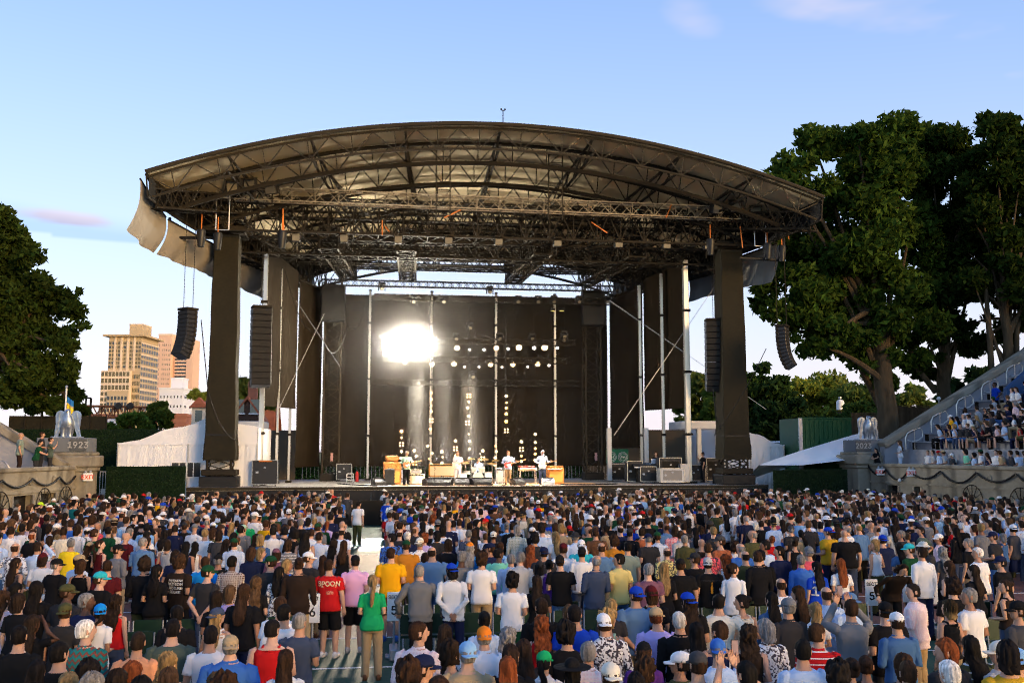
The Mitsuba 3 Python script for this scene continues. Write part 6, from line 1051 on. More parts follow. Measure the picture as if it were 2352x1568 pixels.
C3 = '''150,740 white.tee bk.c T:dark_green|352,768 black.tee db.l F|385,935 black.tee db.s|385,1066 red.tank rd.lc F|580,985 lavender.tee lb.m F|652,990 royal_blue.tee bk.s w:1.1|577,1096 black.tee bk.c|527,615 black.tee br.s cb:black|746,617 slate.shirt gy.k|936,610 pale_yellow.polo bk.s L|1157,680 mauve.tee gy.s|1265,675 black.tee bl.l F|1005,520 sage.tee bk.s|1052,845 steel_blue.tee br.s cb:royal_blue w:1.1|1183,840 black.tee br.m cb:maroon X8|902,1046 white.shirt.floral br.s cb:white|877,940 charcoal.tee bl.m F|860,1010 pale_green.tank bl.c F R|1262,1000 lavender.tee rd.s c:tan X9 w:1.08|1432,1036 black.shirt wh.s w:1.15|1458,890 black.tee db.lc cb:royal_blue X10|1652,905 cream.tee bk.s w:1.25|1612,632 black.tee bk.s cb:light_grey X11 w:1.05|1787,680 white.shirt db.b F R|1402,640 black.tee br.s c:black w:1.1|1302,560 pale_yellow.shirt.floral db.k|1508,597 black.tee br.s c:charcoal|1870,910 cream.tank bk.b F L|1692,1230 light_blue.tee gy.s cb:blue|1640,1112 navy.tank br.s X12|1392,1320 olive.tee bk.s c:white L|1528,1325 white.tee br.s c:dark_grey|1908,1406 light_blue.tee bk.s up2 PH|712,1260 pale_pink.shirt.plaid gy.s|617,1376 white.tee.floral bk.m w:black F|395,1320 white.shirt bk.p c:green F|862,1410 orange.tee br.s cb:cream|1122,1366 white.tank br.c F|1082,1490 black.tee bk.m F|152,1366 black.tee rd.l F|150,1285 black.tee db.m|262,1242 charcoal.tee db.l F|103,1146 pale_pink.tank.floral gy.lc F|1103,1256 purple.tee br.m c:black F|1570,1116 black.tank bk.l F|1912,1130 black.tank db.lc F|818,525 steel_blue.tee br.k w:1.05|663,556 white.tee bk.s cb:black|540,527 white.tee br.s c:maroon|380,556 charcoal.tee br.s cb:navy|282,545 rust.tee rd.lc F|203,594 light_grey.shirt gy.s|145,610 light_blue.shirt gy.s w:1.05|352,655 white.tee bk.l n:charcoal F|432,652 purple.tank bk.b F|1742,612 white.tank rd.lc F|1612,530 coral.shirt.floral br.s|1885,586 olive.tee db.k|1962,590 black.shirt br.s|1852,528 blue.tee gy.k|1777,512 white.shirt.plaid br.c F|1577,496 dark_brown.tee br.x|1710,470 rust.tee br.s c:dark_grey L|1342,400 coral.shirt.plaid db.m|1232,442 light_blue.shirt.plaid br.s c:dark_green|1160,456 charcoal.tee gy.s c:navy|905,466 burnt_orange.shirt br.c|792,420 brown.tee br.s|657,502 turquoise.shirt gy.s cb:white|632,440 pale_blue.shirt gy.s h:charcoal|952,396 navy.tee db.k|1017,375 royal_blue.tee db.k|887,356 black.tee gy.s|482,446 white.tee bl.l F|325,450 charcoal.tee bk.c|182,396 sage.shirt.plaid gy.m|272,345 tan.tee bl.l F|370,360 grey.tee br.k|847,246 black.tee br.x w:1.1|1352,192 red.tee br.s c:charcoal|1442,195 sky_blue.shirt gy.s|1260,158 pink.tee te.m F|1612,236 white.shirt.plaid br.k|1665,186 white.tee br.s|1092,320 white.tee br.s c:white|1126,290 white.tee br.s c:red|1260,246 black.shirt.plaid br.k|1618,388 black.tee bk.l F|1936,432 olive.tee gy.k|1100,410 black.tee bk.l F|1435,470 olive.shirt gy.s'''
C4 = '''430,665 royal_blue.tee bk.l X13 F|612,645 white.crop rd.l F|366,550 coral.tee gy.s cb:grey|326,615 blue.shirt gy.s|167,787 white.tee br.k|215,930 charcoal.shirt gy.s c:grey|397,966 white.tee bl.l F|292,850 black.tee br.l F|88,895 denim.shirt bk.l F|80,1092 white.shirt.floral gy.m|332,1246 light_blue.tee bk.s w:1.1|435,1126 red.polo.hoop br.s R|685,950 grey.shirt br.s up2 PH|695,890 light_blue.shirt br.s cb:steel_blue|520,850 light_blue.shirt br.k|942,958 black.tee br.s cb:black w:1.1|1042,1036 denim.shirt br.s c:white|1165,830 pale_pink.shirt.stripe bk.s L w:1.12|1392,946 black.tank db.m F tips:bl|1562,866 white.tee gy.s L|1432,780 black.tee db.c|988,766 dark_brown.shirt db.c Z bow|1052,530 denim.dress bk.l F|1212,560 white.shirt db.s w:1.02|1217,510 dark_grey.tee br.s h:cream|918,466 navy.tee br.s cb:royal_blue w:1.15|868,502 white.tank bl.m F L|652,430 black.tee br.x w:1.35|512,410 mustard.tee br.s cb:royal_blue w:1.12|386,345 pale_blue.shirt br.k w:1.12|240,396 charcoal.tee gy.s c:dark_grey|242,300 sage.tee br.s w:1.1|262,496 black.tank db.b F|167,552 navy.tee bk.s L|46,512 light_blue.shirt bk.s L|20,580 black.shirt bk.s|97,476 red.tee rd.b F|1640,562 white.tee wh.s L w:1.08|1806,622 black.tee bk.s c:navy L w:1.1|1842,800 dark_brown.tank db.b F L|1562,496 black.tee gy.s L|1372,556 dark_grey.tee gy.lc F|1422,662 black.tank br.l F|1602,692 black.tee db.l F|1750,442 charcoal.tee br.s c:navy L|1918,952 dark_grey.tee br.s c:black L|1412,1240 charcoal.tee rd.m L|1432,1402 black.tee wh.s|1622,1216 olive.shirt.hoop bk.l w:1.1|1832,1256 mustard.tee bk.m|1802,1240 light_grey.tee br.s c:cream L|1912,1300 white.tee br.s cb:sky_blue|562,1380 black.tee bk.c|692,1382 charcoal.tank db.b F|800,1362 dark_brown.tank br.b F|1112,1402 white.tee br.s|1092,1340 charcoal.tee br.m|1340,458 pale_pink.shirt br.s c:white L|1130,530 dark_green.tee br.s c:turquoise L|1212,410 grey_green.tee bk.s L|1062,436 charcoal.tee gy.s L|1465,335 white.tee bk.s L|1243,332 grey.tee br.s c:white|1185,372 navy.tee br.s cb:navy|905,332 light_blue.shirt br.s cb:navy|842,372 grey.tee rd.x|652,346 black.tee br.s c:black X14|717,282 black.tee br.s|512,316 navy.tee br.s|1500,260 black.tee br.l F L|1900,170 grey.tee br.s L|1270,85 light_blue.shirt br.s c:charcoal L|730,65 black.tee br.s c:white|778,62 black.tee br.s Z|627,65 dark_grey.tee br.s cross L|1092,165 white.tee br.s c:white L'''
PEOPLE = []
def parse(spec, x0, y0, seed):
    tk = spec.split(); cx, cy = map(float, tk[0].split(',')); sh = tk[1].split('.'); hr = tk[2].split('.'); d = dict(seed=seed, hair=(hr[0], hr[1]), sex='m', pose=None, face=0, kind='tee', pat=None, legs='trousers', lcol=None, shoe=R.choice(['black', 'white', 'charcoal', 'brown', 'light grey']), w=1.)
    d['shirt'] = sh[0].replace('_', ' ') if sh[0] != 'none' else 'tan'
    for s in sh[1:]:
        if s in ('plaid', 'stripe', 'hoop', 'floral', 'print'): d['pat'] = s
        else: d['kind'] = s
    if sh[0] == 'none': d['kind'] = 'tank'; d['shirt'] = 'white'; d['halter'] = True
    for t in tk[3:]:
        if t == 'F': d['sex'] = 'f'
        elif t in POSES: d['pose'] = t
        elif t in 'LRZ': d['face'] = t
        elif t in ('PH', 'bow') or t[0] == 'X': d.setdefault('x', []).append(t)
        elif t.startswith('tips:'): d['tips'] = t[5:]
        else:
            a, b = t.split(':'); b = b.replace('_', ' ')
            if a == 'w' and b[0].isdigit(): d['w'] = float(b)
            elif a == 'S': d['legs'] = 'shorts' if d['sex'] == 'm' else 'skirt'; d['lcol'] = b
            elif a == 'T': d['lcol'] = b
            elif a == 'O': d['shoe'] = b
            else: d['cap'] = (a, b)
    px, py = (x0+cx*.3298)*.9408, (y0+cy*.3298)*.9408
    rg = random.Random(seed*13+5); d['h'] = rg.gauss(1.745, .03) if d['sex'] == 'm' else rg.gauss(1.635, .025)
    if 'bow' in d.get('x', []): d['h'] = 1.75
    top = d['h']+(.03 if d.get('cap') else .012)+{'c': .05, 'm': .02, 'l': .015, 'lc': .02}.get(d['hair'][1], .005)*(0 if d.get('cap') else 1)
    if d['pose'] == 'lean': top -= .13
    p = onZ(px, py, top); d['px'] = (px, py)
    if 'bow' in d.get('x', []): p = onZ(px, py, 1.30)
    d['p'] = (p[0], p[1], 0.); d['hat_top'] = top
    if d['pose'] is None: d['pose'] = rg.choices(['down', 'front', 'cross', 'hips', 'mix', 'clasp'], [5, 5, 3, .6, 2, .4])[0]
    aim = math.atan2(-(5.5-p[0]), 56-p[1]); d['yaw'] = aim+rg.gauss(0, .12); d['hy'] = rg.gauss(0, .28)
    if d['face'] == 'L': d['hy'] = .95; d['yaw'] += .3
    if d['face'] == 'R': d['hy'] = -.95; d['yaw'] -= .3
    if d['face'] == 'Z': d['yaw'] += math.pi-.3; d['hy'] = .2
    d['sway'] = rg.gauss(0, .35); d['lean'] = rg.uniform(-.02, .05); d['tilt'] = rg.gauss(.02, .05)
    if 'bow' in d.get('x', []): d['lean'] = .75; d['pose'] = 'lean'
    if d['pose'] == 'lean': d['lean'] = max(d['lean'], .10)
    d['skin'] = tuple(np.array(SKIN[rg.choices(range(6), [6, 5, 1.4, .35, .25, 4])[0]])*rg.uniform(.92, 1.08))
    if d['lcol'] is None: d['lcol'] = rg.choice(['black', 'navy', 'slate', 'charcoal', 'khaki', 'denim', 'olive', 'charcoal'])
    if d['legs'] == 'trousers' and d['lcol'] in ('khaki', 'olive', 'black') and rg.random() < .3 and 'T:' not in spec: d['legs'] = 'shorts'
    d['garm'] = {'tee': 't_shirt', 'polo': 'polo_shirt', 'tank': 'tank_top', 'shirt': 'shirt', 'long': 'long_sleeved_top', 'crop': 'cropped_top', 'dress': 'dress'}[d['kind']]
    if d['kind'] == 'polo': d['kind'] = 'polo'
    if d['kind'] == 'shirt' and rg.random() < .5: d['short'] = True
    return d
for L, x0 in ((C1, 0), (C2, 620), (C3, 1200), (C4, 1850)):
    for s in L.split('|'): PEOPLE.append(parse(s.strip(), x0, 1150, len(PEOPLE)+1))
# push apart people whose bodies would overlap, moving each along the line of sight
for it in range(60):
    P = np.array([d['p'][:2] for d in PEOPLE]); moved = False
    for i in range(len(P)):
        for j in range(i):
            v = P[i]-P[j]; D = np.hypot(*v); need = .44
            if D < need:
                moved = True; u = P[i]/np.hypot(*P[i]); s = (need-D)*.55+.01; s = s if (P[i]@u > P[j]@u) or (abs(P[i]@u-P[j]@u) < .02 and i > j) else -s
                P[i] += u*s; w = P[j]/np.hypot(*P[j]); P[j] -= w*s
    for d, p in zip(PEOPLE, P):
        d['p'] = (p[0], p[1], 0.)
    if not moved: break
for d in PEOPLE:                                                     # keep the measured head height on the same line of sight
    if 'bow' in d.get('x', []): continue
    r = ray(*d['px']); t = np.hypot(*d['p'][:2])/np.hypot(*r[:2]); z = CAM[2]+r[2]*t; k = np.clip(z-(d['hat_top']-d['h']), 1.50, 1.95); d['h'] = float(k)
# ---- labels
HS = {'s': 'short {} hair', 'k': 'thinning {} hair', 'm': 'chin length {} hair', 'c': 'curly {} hair', 'l': 'long {} hair', 'lc': 'long wavy {} hair', 'p': '{} ponytail', 'b': '{} hair bun', 'x': 'shaved head'}
def look(d, short=False):
    g = {'tee': 't-shirt', 'polo': 'polo shirt', 'tank': 'tank top', 'shirt': 'shirt', 'long': 'long sleeved top', 'crop': 'cropped top', 'dress': 'dress'}[d['kind']]
    pt = {None: '', 'plaid': 'checked ', 'stripe': 'striped ', 'hoop': 'hooped ', 'floral': 'patterned ', 'print': 'zigzag printed '}[d['pat']]
    hat = ''
    if d.get('cap'): hat = f"{d['cap'][1]} "+{'c': 'cap', 'cb': 'backwards cap', 'h': 'bucket hat', 'w': 'wide brimmed hat', 'n': 'beanie'}[d['cap'][0]]
    s = f"{d['shirt']} {pt}{g}"
    hair = HS[d['hair'][1]].format(HAIR[d['hair'][0]][0])
    if short: return s, hat or hair
    return f"person in {s}"+(f" and {hat}" if hat else f" with {hair}")
def label_people(L):
    base = [look(d) for d in L]; full = [look(d)+(', '+HS[d['hair'][1]].format(HAIR[d['hair'][0]][0]) if d.get('cap') else '')+({'shorts': ', shorts', 'skirt': ', skirt'}.get(d['legs'], '') if d['px'][1] > 1330 else '') for d in L]
    from collections import Counter
    cb, cf = Counter(base), Counter(full); uniq = [i for i in range(len(L)) if cb[base[i]] == 1]; lab = [None]*len(L); P = np.array([d['p'][:2] for d in L]); used = set()
    for i in range(len(L)):
        c = base[i]
        if cb[base[i]] > 1: c = full[i] if cf[full[i]] == 1 else None
        if c is None:
            for j in sorted(uniq, key=lambda q: np.hypot(*(P[q]-P[i]))):
                dx, dy = P[i]-P[j]; rel = 'left of' if -dx > abs(dy)*.7 else 'right of' if dx > abs(dy)*.7 else 'just beyond' if dy > 0 else 'just in front of'
                a, b = look(L[j], True); tryc = f"{base[i]}, {rel} {a} and {b}"
                if tryc not in used and len(tryc.split()) <= 16: c = tryc; break
        if c is None:
            for j in sorted(uniq, key=lambda q: np.hypot(*(P[q]-P[i])))[:40]:
                tryc = f"{base[i]}, near {look(L[j], True)[0]}"
                if tryc not in used: c = tryc; break
        used.add(c); lab[i] = c
    return lab
# ---------------------------------------------------------------- put the people into the scene
def addperson(d, lod, lab, group=None):
    k = thing('person', lab, 'person', group); d['key'] = k; back = None
    for nm, v, f, c, b, uv in figure(d, lod):
        m = trimesh.Trimesh(v, f, process=False)
        part(k, nm, m, b, smooth=True, color=c, **({'uv': uv} if uv is not None else {}))
        if nm == d['garm']: d['gm'] = (v, f)
    return k
def on_back(d, mesh2, u0, z, col, key='lettering', front=False, scale=1.):
    """lays flat lettering (x, y metres) on the back of the shirt by moving each vertex onto the cloth"""
    q = np.array(mesh2[0], float)*[scale, scale, 1]; v, f = d['gm']; a = d['yaw']; c, s = math.cos(a), math.sin(a); hs = d['h']/1.75; rel = v-np.array(d['p']); lx = c*rel[:, 0]+s*rel[:, 1]; ly = -s*rel[:, 0]+c*rel[:, 1]; lz = rel[:, 2]
    X, Z = q[:, 0]+u0, q[:, 1]+z*hs; sel = ly < .02+d.get('lean', 0)*.3; from_ = np.stack([lx[sel], lz[sel]], 1)
    from scipy.spatial import cKDTree
    dd, ii = cKDTree(from_).query(np.stack([X, Z], 1), k=6); wgt = 1/(dd+.008); Y = (ly[sel][ii]*wgt).sum(1)/wgt.sum(1)-.013-np.where(q[:, 2] > 0, .004, 0)
    out = np.stack([c*X-s*Y, s*X+c*Y, Z], 1)+np.array(d['p']); m = trimesh.Trimesh(out, mesh2[1], process=False)
    part(d['key'], key, m, col)
def flat_text(t, h, bold=True):
    m = meshkit.text_mesh(t, h, .002, bold); v = np.array(m.vertices); v[:, 0] -= (v[:, 0].min()+v[:, 0].max())/2
    m2 = trimesh.Trimesh(v, m.faces, process=False); v2, f2 = trimesh.remesh.subdivide_to_size(m2.vertices, m2.faces, .05) if h > .05 else (m2.vertices, m2.faces); return v2, f2
pr('print_white', (.70, .68, .62), .9); pr('print_cream', (.75, .62, .40), .9); pr('print_red', (.45, .03, .02), .9); pr('print_green', (.10, .45, .03), .9); pr('print_yellow', (.75, .50, .03), .9); pr('print_purple', (.16, .10, .30), .9); pr('print_orange', (.75, .28, .02), .9); pr('print_lilac', (.70, .62, .90), .9); pr('print_blue', (.02, .10, .45), .9); pr('print_brown', (.14, .05, .06), .9)
LABS = label_people(PEOPLE)
FL = {}
for d, lab in zip(PEOPLE, LABS):
    dist = math.hypot(*d['p'][:2]); addperson(d, 0 if dist < 18.5 or d.get('x') else 1, lab, 'concertgoers standing on the court')
    for t in d.get('x', []):
        if t[0] == 'X': FL[t] = d
        if t == 'PH':
            s = d['p']; c, si = math.cos(d['yaw']), math.sin(d['yaw']); hs = d['h']/1.75; q = np.array([s[0]-si*.34*hs, s[1]+c*.34*hs, 1.83*hs]); kk = thing('mobile_phone', f"black mobile phone held up by the person in the {d['shirt']} {d['garm'].replace('_', '-')}", 'phone'); M = rotz(d['yaw'])
            part(kk, 'case', cham(q, (.075, .011, .155), .004, M), 'ink', smooth=30); part(kk, 'screen', cbox(q+M@np.array([0, -.0075, 0]), (.066, .003, .138), M), 'screen_glow')
scene['screen_glow'] = {'type': 'twosided', 'b': {'type': 'principled', 'base_color': {'type': 'rgb', 'value': [.35, .25, .25]}, 'roughness': .15, 'specular': .8}}
for s, z, h in (('RADIOHEAD', 1.335, .035), ('MOTION', 1.265, .052), ('PICTURE', 1.195, .047), ('HOUSE', 1.125, .047)):
    on_back(FL['X1'], flat_text(s, h), 0, z, 'print_white')
on_back(FL['X2'], flat_text('LER', .085), .10, 1.22, 'print_brown')
on_back(FL['X3'], flat_text('SPOON', .085), 0, 1.30, 'print_cream'); on_back(FL['X3'], (cbox((0, 0, 0), (.27, .008, .002))[0], CF), 0, 1.285, 'print_cream', 'underline')
for i, z in enumerate((1.20, 1.18, 1.16)): on_back(FL['X3'], (cbox((0, 0, 0), (.13-.02*(i == 0), .006, .002))[0], CF), .03, z, 'print_cream', 'small_print')
disc = lambda r: (lambda m: (m[0], m[1]))(lathe([(r, 0), (r, .002)], 16))
on_back(FL['X4'], disc(.045), -.06, 1.20, 'print_red', 'print_disc'); on_back(FL['X4'], disc(.06), .07, 1.19, 'print_yellow', 'print_disc')
on_back(FL['X5'], flat_text('ROLLING STONES', .035), 0, 1.33, 'print_cream'); on_back(FL['X5'], flat_text('IIII', .09), -.02, 1.18, 'print_red', 'print_block'); on_back(FL['X5'], flat_text('III', .05), .02, 1.08, 'print_red', 'print_block')
on_back(FL['X6'], (np.array(trimesh.creation.box((.075, .44, .002)).subdivide().subdivide().vertices), np.array(trimesh.creation.box((.075, .44, .002)).subdivide().subdivide().faces)), .02, 1.15, 'print_blue', 'blue_stripe')
on_back(FL['X7'], flat_text('GUY', .07), 0, 1.33, 'print_blue')
for i in range(5): on_back(FL['X8'], (cbox((0, 0, 0), (.2-.03*(i % 2), .010, .002))[0], CF), 0, 1.33-.045*i, 'print_red', 'small_print')
on_back(FL['X9'], flat_text('OF THE', .045), .02, 1.33, 'print_lilac')
for i, z in enumerate((1.24, 1.20, 1.16)): on_back(FL['X10'], (cbox((0, 0, 0), (.16, .018, .002))[0], CF), .06, z, 'print_yellow', 'small_print')
on_back(FL['X11'], flat_text('A STRANGE PEOPLE THAT', .022, False), 0, 1.34, 'charcoal_print'); pr('charcoal_print', (.06, .06, .06), .9)
bt = lambda: (lambda m: m)(prism([(-.022, -.09), (.022, -.09), (.022, .03), (.009, .07), (.009, .12), (-.009, .12), (-.009, .07), (-.022, .03)], 0, .002, [0, 0, 0], [1, 0, 0], [0, 1, 0])); on_back(FL['X11'], bt(), 0, 1.2, 'print_orange', 'bottle_print')
for i, c in ((-1, 'print_red'), (1, 'print_white')): on_back(FL['X12'], (cbox((0, 0, 0), (.02, .30, .002))[0], CF), .13*i, 1.2, c, 'side_stripe')
on_back(FL['X13'], flat_text('11', .17), 0, 1.10, 'print_white', 'number'); on_back(FL['X13'], flat_text('MECH E', .042), 0, 1.35, 'print_white')
on_back(FL['X14'], flat_text('TUC', .06), 0, 1.33, 'print_white')
gp = [d for d in PEOPLE if d['shirt'] == 'grey green'][0]; on_back(gp, disc(.085), 0, 1.22, 'print_green', 'print_disc')
wp = [d for d in PEOPLE if d['px'][0] < 520 and d['px'][1] > 1420 and d['shirt'] == 'white'][0]; on_back(wp, flat_text('RHYTHM', .042), 0, 1.08, 'print_purple'); on_back(wp, prism([(-.03, -.06), (.05, -.06), (.035, .0), (.01, .02), (.03, .09), (.0, .10), (-.02, .03)], 0, .002, [0, 0, 0], [1, 0, 0], [0, 1, 0]), 0, 1.20, 'print_purple', 'figure_print')
mp = [d for d in PEOPLE if d['shirt'] == 'mustard' and d['hair'][1] == 'm'][0]; on_back(mp, flat_text('ERCROMB', .04), 0, 1.33, 'print_cream')
# ---- the rest of the crowd, too many to build one by one
RF = random.Random(99); SHC = ['black']*22+['charcoal']*7+['white']*30+['navy']*8+['slate']*4+['grey']*5+['dark grey']*5+['light blue']*8+['sky blue']*3+['pale blue']*4+['steel blue']*3+['blue']*3+['royal blue']*2+['denim']*2+['cream']*3+['tan']*2+['olive']*3+['dark green']*2+['maroon']*2+['red']*3+['coral']*1+['rust']*1+['golden']*1+['pale pink']*3+['lavender']*1+['brown']*2+['teal']*1+['light grey']*4+['green']*1+['mint']*1
CAPC = ['black', 'navy', 'white', 'white', 'white', 'grey', 'royal blue', 'tan', 'red', 'dark green', 'charcoal', 'cream']
def rand_person(x, y, z=0., sit=False, yaw=None, seed=0):
    rg = random.Random(seed); sex = 'm' if rg.random() < .58 else 'f'; d = dict(seed=seed, sex=sex, h=rg.gauss(1.755, .065) if sex == 'm' else rg.gauss(1.635, .055), w=max(.92, rg.gauss(1.03, .07)), p=(x, y, z), sit=sit)
    d['shirt'] = rg.choice(SHC); d['kind'] = rg.choices(['tee', 'shirt', 'tank'] if sex == 'm' else ['tee', 'tank', 'shirt'], [7, 3, .3] if sex == 'm' else [5, 3, 1.5])[0]; d['garm'] = 'top'; d['legs'] = rg.choice(['trousers', 'shorts']) ; d['lcol'] = rg.choice(['black', 'navy', 'slate', 'charcoal', 'khaki', 'denim', 'olive']); d['shoe'] = 'black'
    hc = rg.choices(['bk', 'db', 'br', 'lb', 'bl', 'gy', 'rd', 'wh'], [7, 8, 6, 2.2, 1.8, 2.2, .5, .5])[0]; d['hair'] = (hc, rg.choices(['s', 'c', 'k', 'x', 'm'], [9, 1.2, 1.6, .9, .7])[0] if sex == 'm' else rg.choices(['l', 'lc', 'm', 'p', 'b', 'c'], [6, 2, 2, 1.6, 1.4, .6])[0])
    if rg.random() < (.25 if sex == 'm' else .06): d['cap'] = (rg.choice(['c', 'cb', 'c', 'h'] if rg.random() < .5 else ['c', 'cb']), rg.choice(CAPC))
    d['pose'] = rg.choices(['down', 'front', 'cross', 'mix', 'up1', 'phone'], [4, 5, 3, 2, .2, .5])[0] if not sit else 'sit'
    aim = math.atan2(-(5.5-x), 57-y) if yaw is None else yaw; d['yaw'] = aim+rg.gauss(0, .28); d['hy'] = rg.gauss(0, .5); d['lean'] = rg.uniform(-.03, .05) if not sit else rg.uniform(.0, .25); d['sway'] = rg.gauss(0, .3) if not sit else 0; d['tilt'] = rg.gauss(0, .05)
    d['skin'] = tuple(np.array(SKIN[rg.choices(range(6), [5, 5, 2.2, 1., .7, 3])[0]])*rg.uniform(.9, 1.08)); return d
def mass(L, key, lab):
    groups = {}
    for d in L:
        for nm, v, f, c, b, uv in figure(d, 2): c = c if c.shape[1] == 2 else pack(c); groups.setdefault({'skin': 'skin', 'hair': 'hair'}.get(b, 'clothes'), []).append((v, f, c))
    k = thing(key, lab, 'crowd', kind='stuff'); n = 0
    for g, q in groups.items():
        V = np.vstack([a[0] for a in q]); o = np.cumsum([0]+[len(a[0]) for a in q])[:-1]; Fs = np.vstack([a[1]+x for a, x in zip(q, o)]); n += len(Fs)
        part(k, g, trimesh.Trimesh(V, Fs, process=False), {'clothes': 'cloth'}.get(g, g), smooth=True, color=np.vstack([a[2] for a in q]), kind='stuff')
    return n
TAKEN = np.array([d['p'][:2] for d in PEOPLE]); FILL = []
y = 24.6; row = 0
while y < 50.0:
    x = -13.6+.3*(row % 2)
    while x < 26.6:
        xx, yy = x+RF.gauss(0, .11), y+RF.gauss(0, .15)+.0*x; x += RF.uniform(.50, .60)
        lim = 23.0 if y > 46 else 26.9-.0*y
        okx = (xx < -1.15 or xx > .52) and not (9.75 < xx < 11.1 and yy < 34) and fxL(yy)*-1+6.6 < xx-.5 and xx < 6.6+fxR(yy)-.45
        if not okx or RF.random() < .035: continue
        if np.min(np.hypot(*(TAKEN-[xx, yy]).T)) < (.46 if yy > 28 else .62): continue
        if yy > 48.6 and (xx < -8 or xx > 20.5): continue
        if yy < 26 and RF.random() < .35: continue
        FILL.append(rand_person(xx, yy, seed=5000+len(FILL)))
    y += .88; row += 1
NC = mass(FILL, 'crowd', 'dense far part of the standing audience filling the court up to the stage')
SEAT = []
for k in range(13):
    for yy in np.arange(47.4-.2*k, 27, -.56):
        pr_ = .95 if yy < 47.2-.33*k else .10
        if RF.random() < pr_*.9: SEAT.append(rand_person(mxS(20.9+RUN*k+.50), yy+RF.gauss(0, .05), Z1+RISE*k+(.9 if k else 0), True, math.radians(62)+RF.gauss(0, .15), seed=9000+len(SEAT)))
NS = mass(SEAT, 'seated_audience', 'seated spectators packed on the right grandstand benches')
SEATL = [rand_person(mxSL(21.4+.7*k), yy, Z1-.75+RISE*k, True, math.radians(-60), seed=9500+int(yy*10)) for k, yy in ((0, 40.1), (0, 39.3), (0, 38.6), (1, 39.6), (1, 38.8), (1, 37.9), (0, 37.7))]
mass(SEATL, 'seated_audience', 'few seated spectators at the left edge behind the left terrace wall')
# single people of the stands
def extra(px, py, Y, z, h, lab, group=None, lod=1, **kw):
    p = onY(px, py, Y); d = dict(seed=700+len(labels) % 97, sex='m', h=h, w=1., p=(p[0], Y, p[2]-h-.01 if z is None else z), kind='tee', pat=None, legs='trousers', lcol='charcoal', shoe='black', pose='down', yaw=0., hy=0., skin=SKIN[0], hair=('br', 's'), shirt='black', sit=False); d.update(kw)
    d['garm'] = {'tee': 't_shirt', 'shirt': 'shirt', 'tank': 'tank_top', 'long': 'long_sleeved_top'}[d['kind']]; addperson(d, lod, lab, group); return d
extra(2066, 1012, 49.0, None, 1.68, 'person in white shirt and pale jeans standing behind the right terrace wall', sex='f', shirt='white', lcol='pale blue', hair=('lb', 'lc'), yaw=1.0, pose='front', kind='tee')
extra(2014, 1029, 50.2, None, 1.50, 'person in black with long dark curly hair leaning on the right wall beside the pier', sex='f', hair=('bk', 'lc'), yaw=1.9, pose='wall', lean=.15)
extra(2284, 878, 47.5, None, 1.82, 'usher in bright blue shirt standing high on the right grandstand by the blue wall', shirt='royal blue', lcol='black', yaw=1.5, skin=SKIN[4], hair=('bk', 's'), pose='hips')
extra(48, 993, 43.0, None, 1.76, 'bald man in pale green t-shirt with shoulder strap standing on the left terrace', shirt='sage', lcol='dark brown', hair=('br', 'x'), yaw=-1.2, skin=SKIN[1])
extra(85, 1010, 45.0, None, 1.66, 'dark haired person in dark green t-shirt bending over the left terrace wall', sex='f', shirt='dark green', hair=('bk', 's'), yaw=-1.4, pose='wall', lean=.2)
extra(97, 992, 45.6, None, 1.75, 'person in dark grey shirt second from the pier on the left terrace', shirt='charcoal', hair=('br', 's'), yaw=-1.3, skin=SKIN[1], pose='front')
extra(117, 1004, 46.1, None, 1.70, 'person in dark green t-shirt with hand to mouth nearest the left pier', shirt='grey green', hair=('db', 's'), yaw=-1.2, pose='phone')
extra(1745, 1103, 49.0, 0, 1.78, 'security guard in royal blue shirt facing the crowd beside the right column', shirt='royal blue', lcol='black', hair=('bk', 'x'), yaw=3.0, skin=SKIN[4], pose='cross')
extra(603, 1112, 49.4, 0, 1.75, 'security guard in royal blue shirt beside the left column base', shirt='royal blue', lcol='black', hair=('bk', 's'), yaw=.3, skin=SKIN[3])
for b in BAND:
    x = at(b['cx'], b['Y']); d = dict(seed=40+b['cx'] % 31, sex='m', h=b['h'], w=1., p=(x, b['Y'], Z0), kind=b['kind'], garm='shirt', pat=None, legs='trousers', lcol=b['lcol'], shoe='black', pose='guitar', yaw=b['yaw'], hy=.15, tilt=.25, skin=SKIN[0], hair=b['hair'], shirt=b['shirt'], sit=False, lean=.05)
    addperson(d, 1, b['lab'], 'musicians on the stage'); guitar(d, b['g'], b['gl'], 1.0, 'bass' in b['gl'])
d = dict(seed=3, sex='m', h=1.78, w=1., p=(DX+.15, DY+.85, Z0+.12), kind='shirt', garm='shirt', pat=None, legs='trousers', lcol='navy', shoe='black', pose='drums', yaw=math.pi, hy=.1, skin=SKIN[0], hair=('br', 's'), shirt='light blue', sit=True, lean=.1); addperson(d, 1, 'drummer in light blue shirt seated behind the drum kit', 'musicians on the stage')
k = thing('drum_stool', 'round stool under the drummer', 'stool'); part(k, 'seat', lathe([(.17, 0), (.19, .04), (.17, .07)], 14, (DX+.15, DY+.83, Z0+.42)), 'case_black', smooth=40); part(k, 'leg', tubes([[DX+.15, DY+.83, Z0]], [[DX+.15, DY+.83, Z0+.42]], .03, 6), 'aluminium')
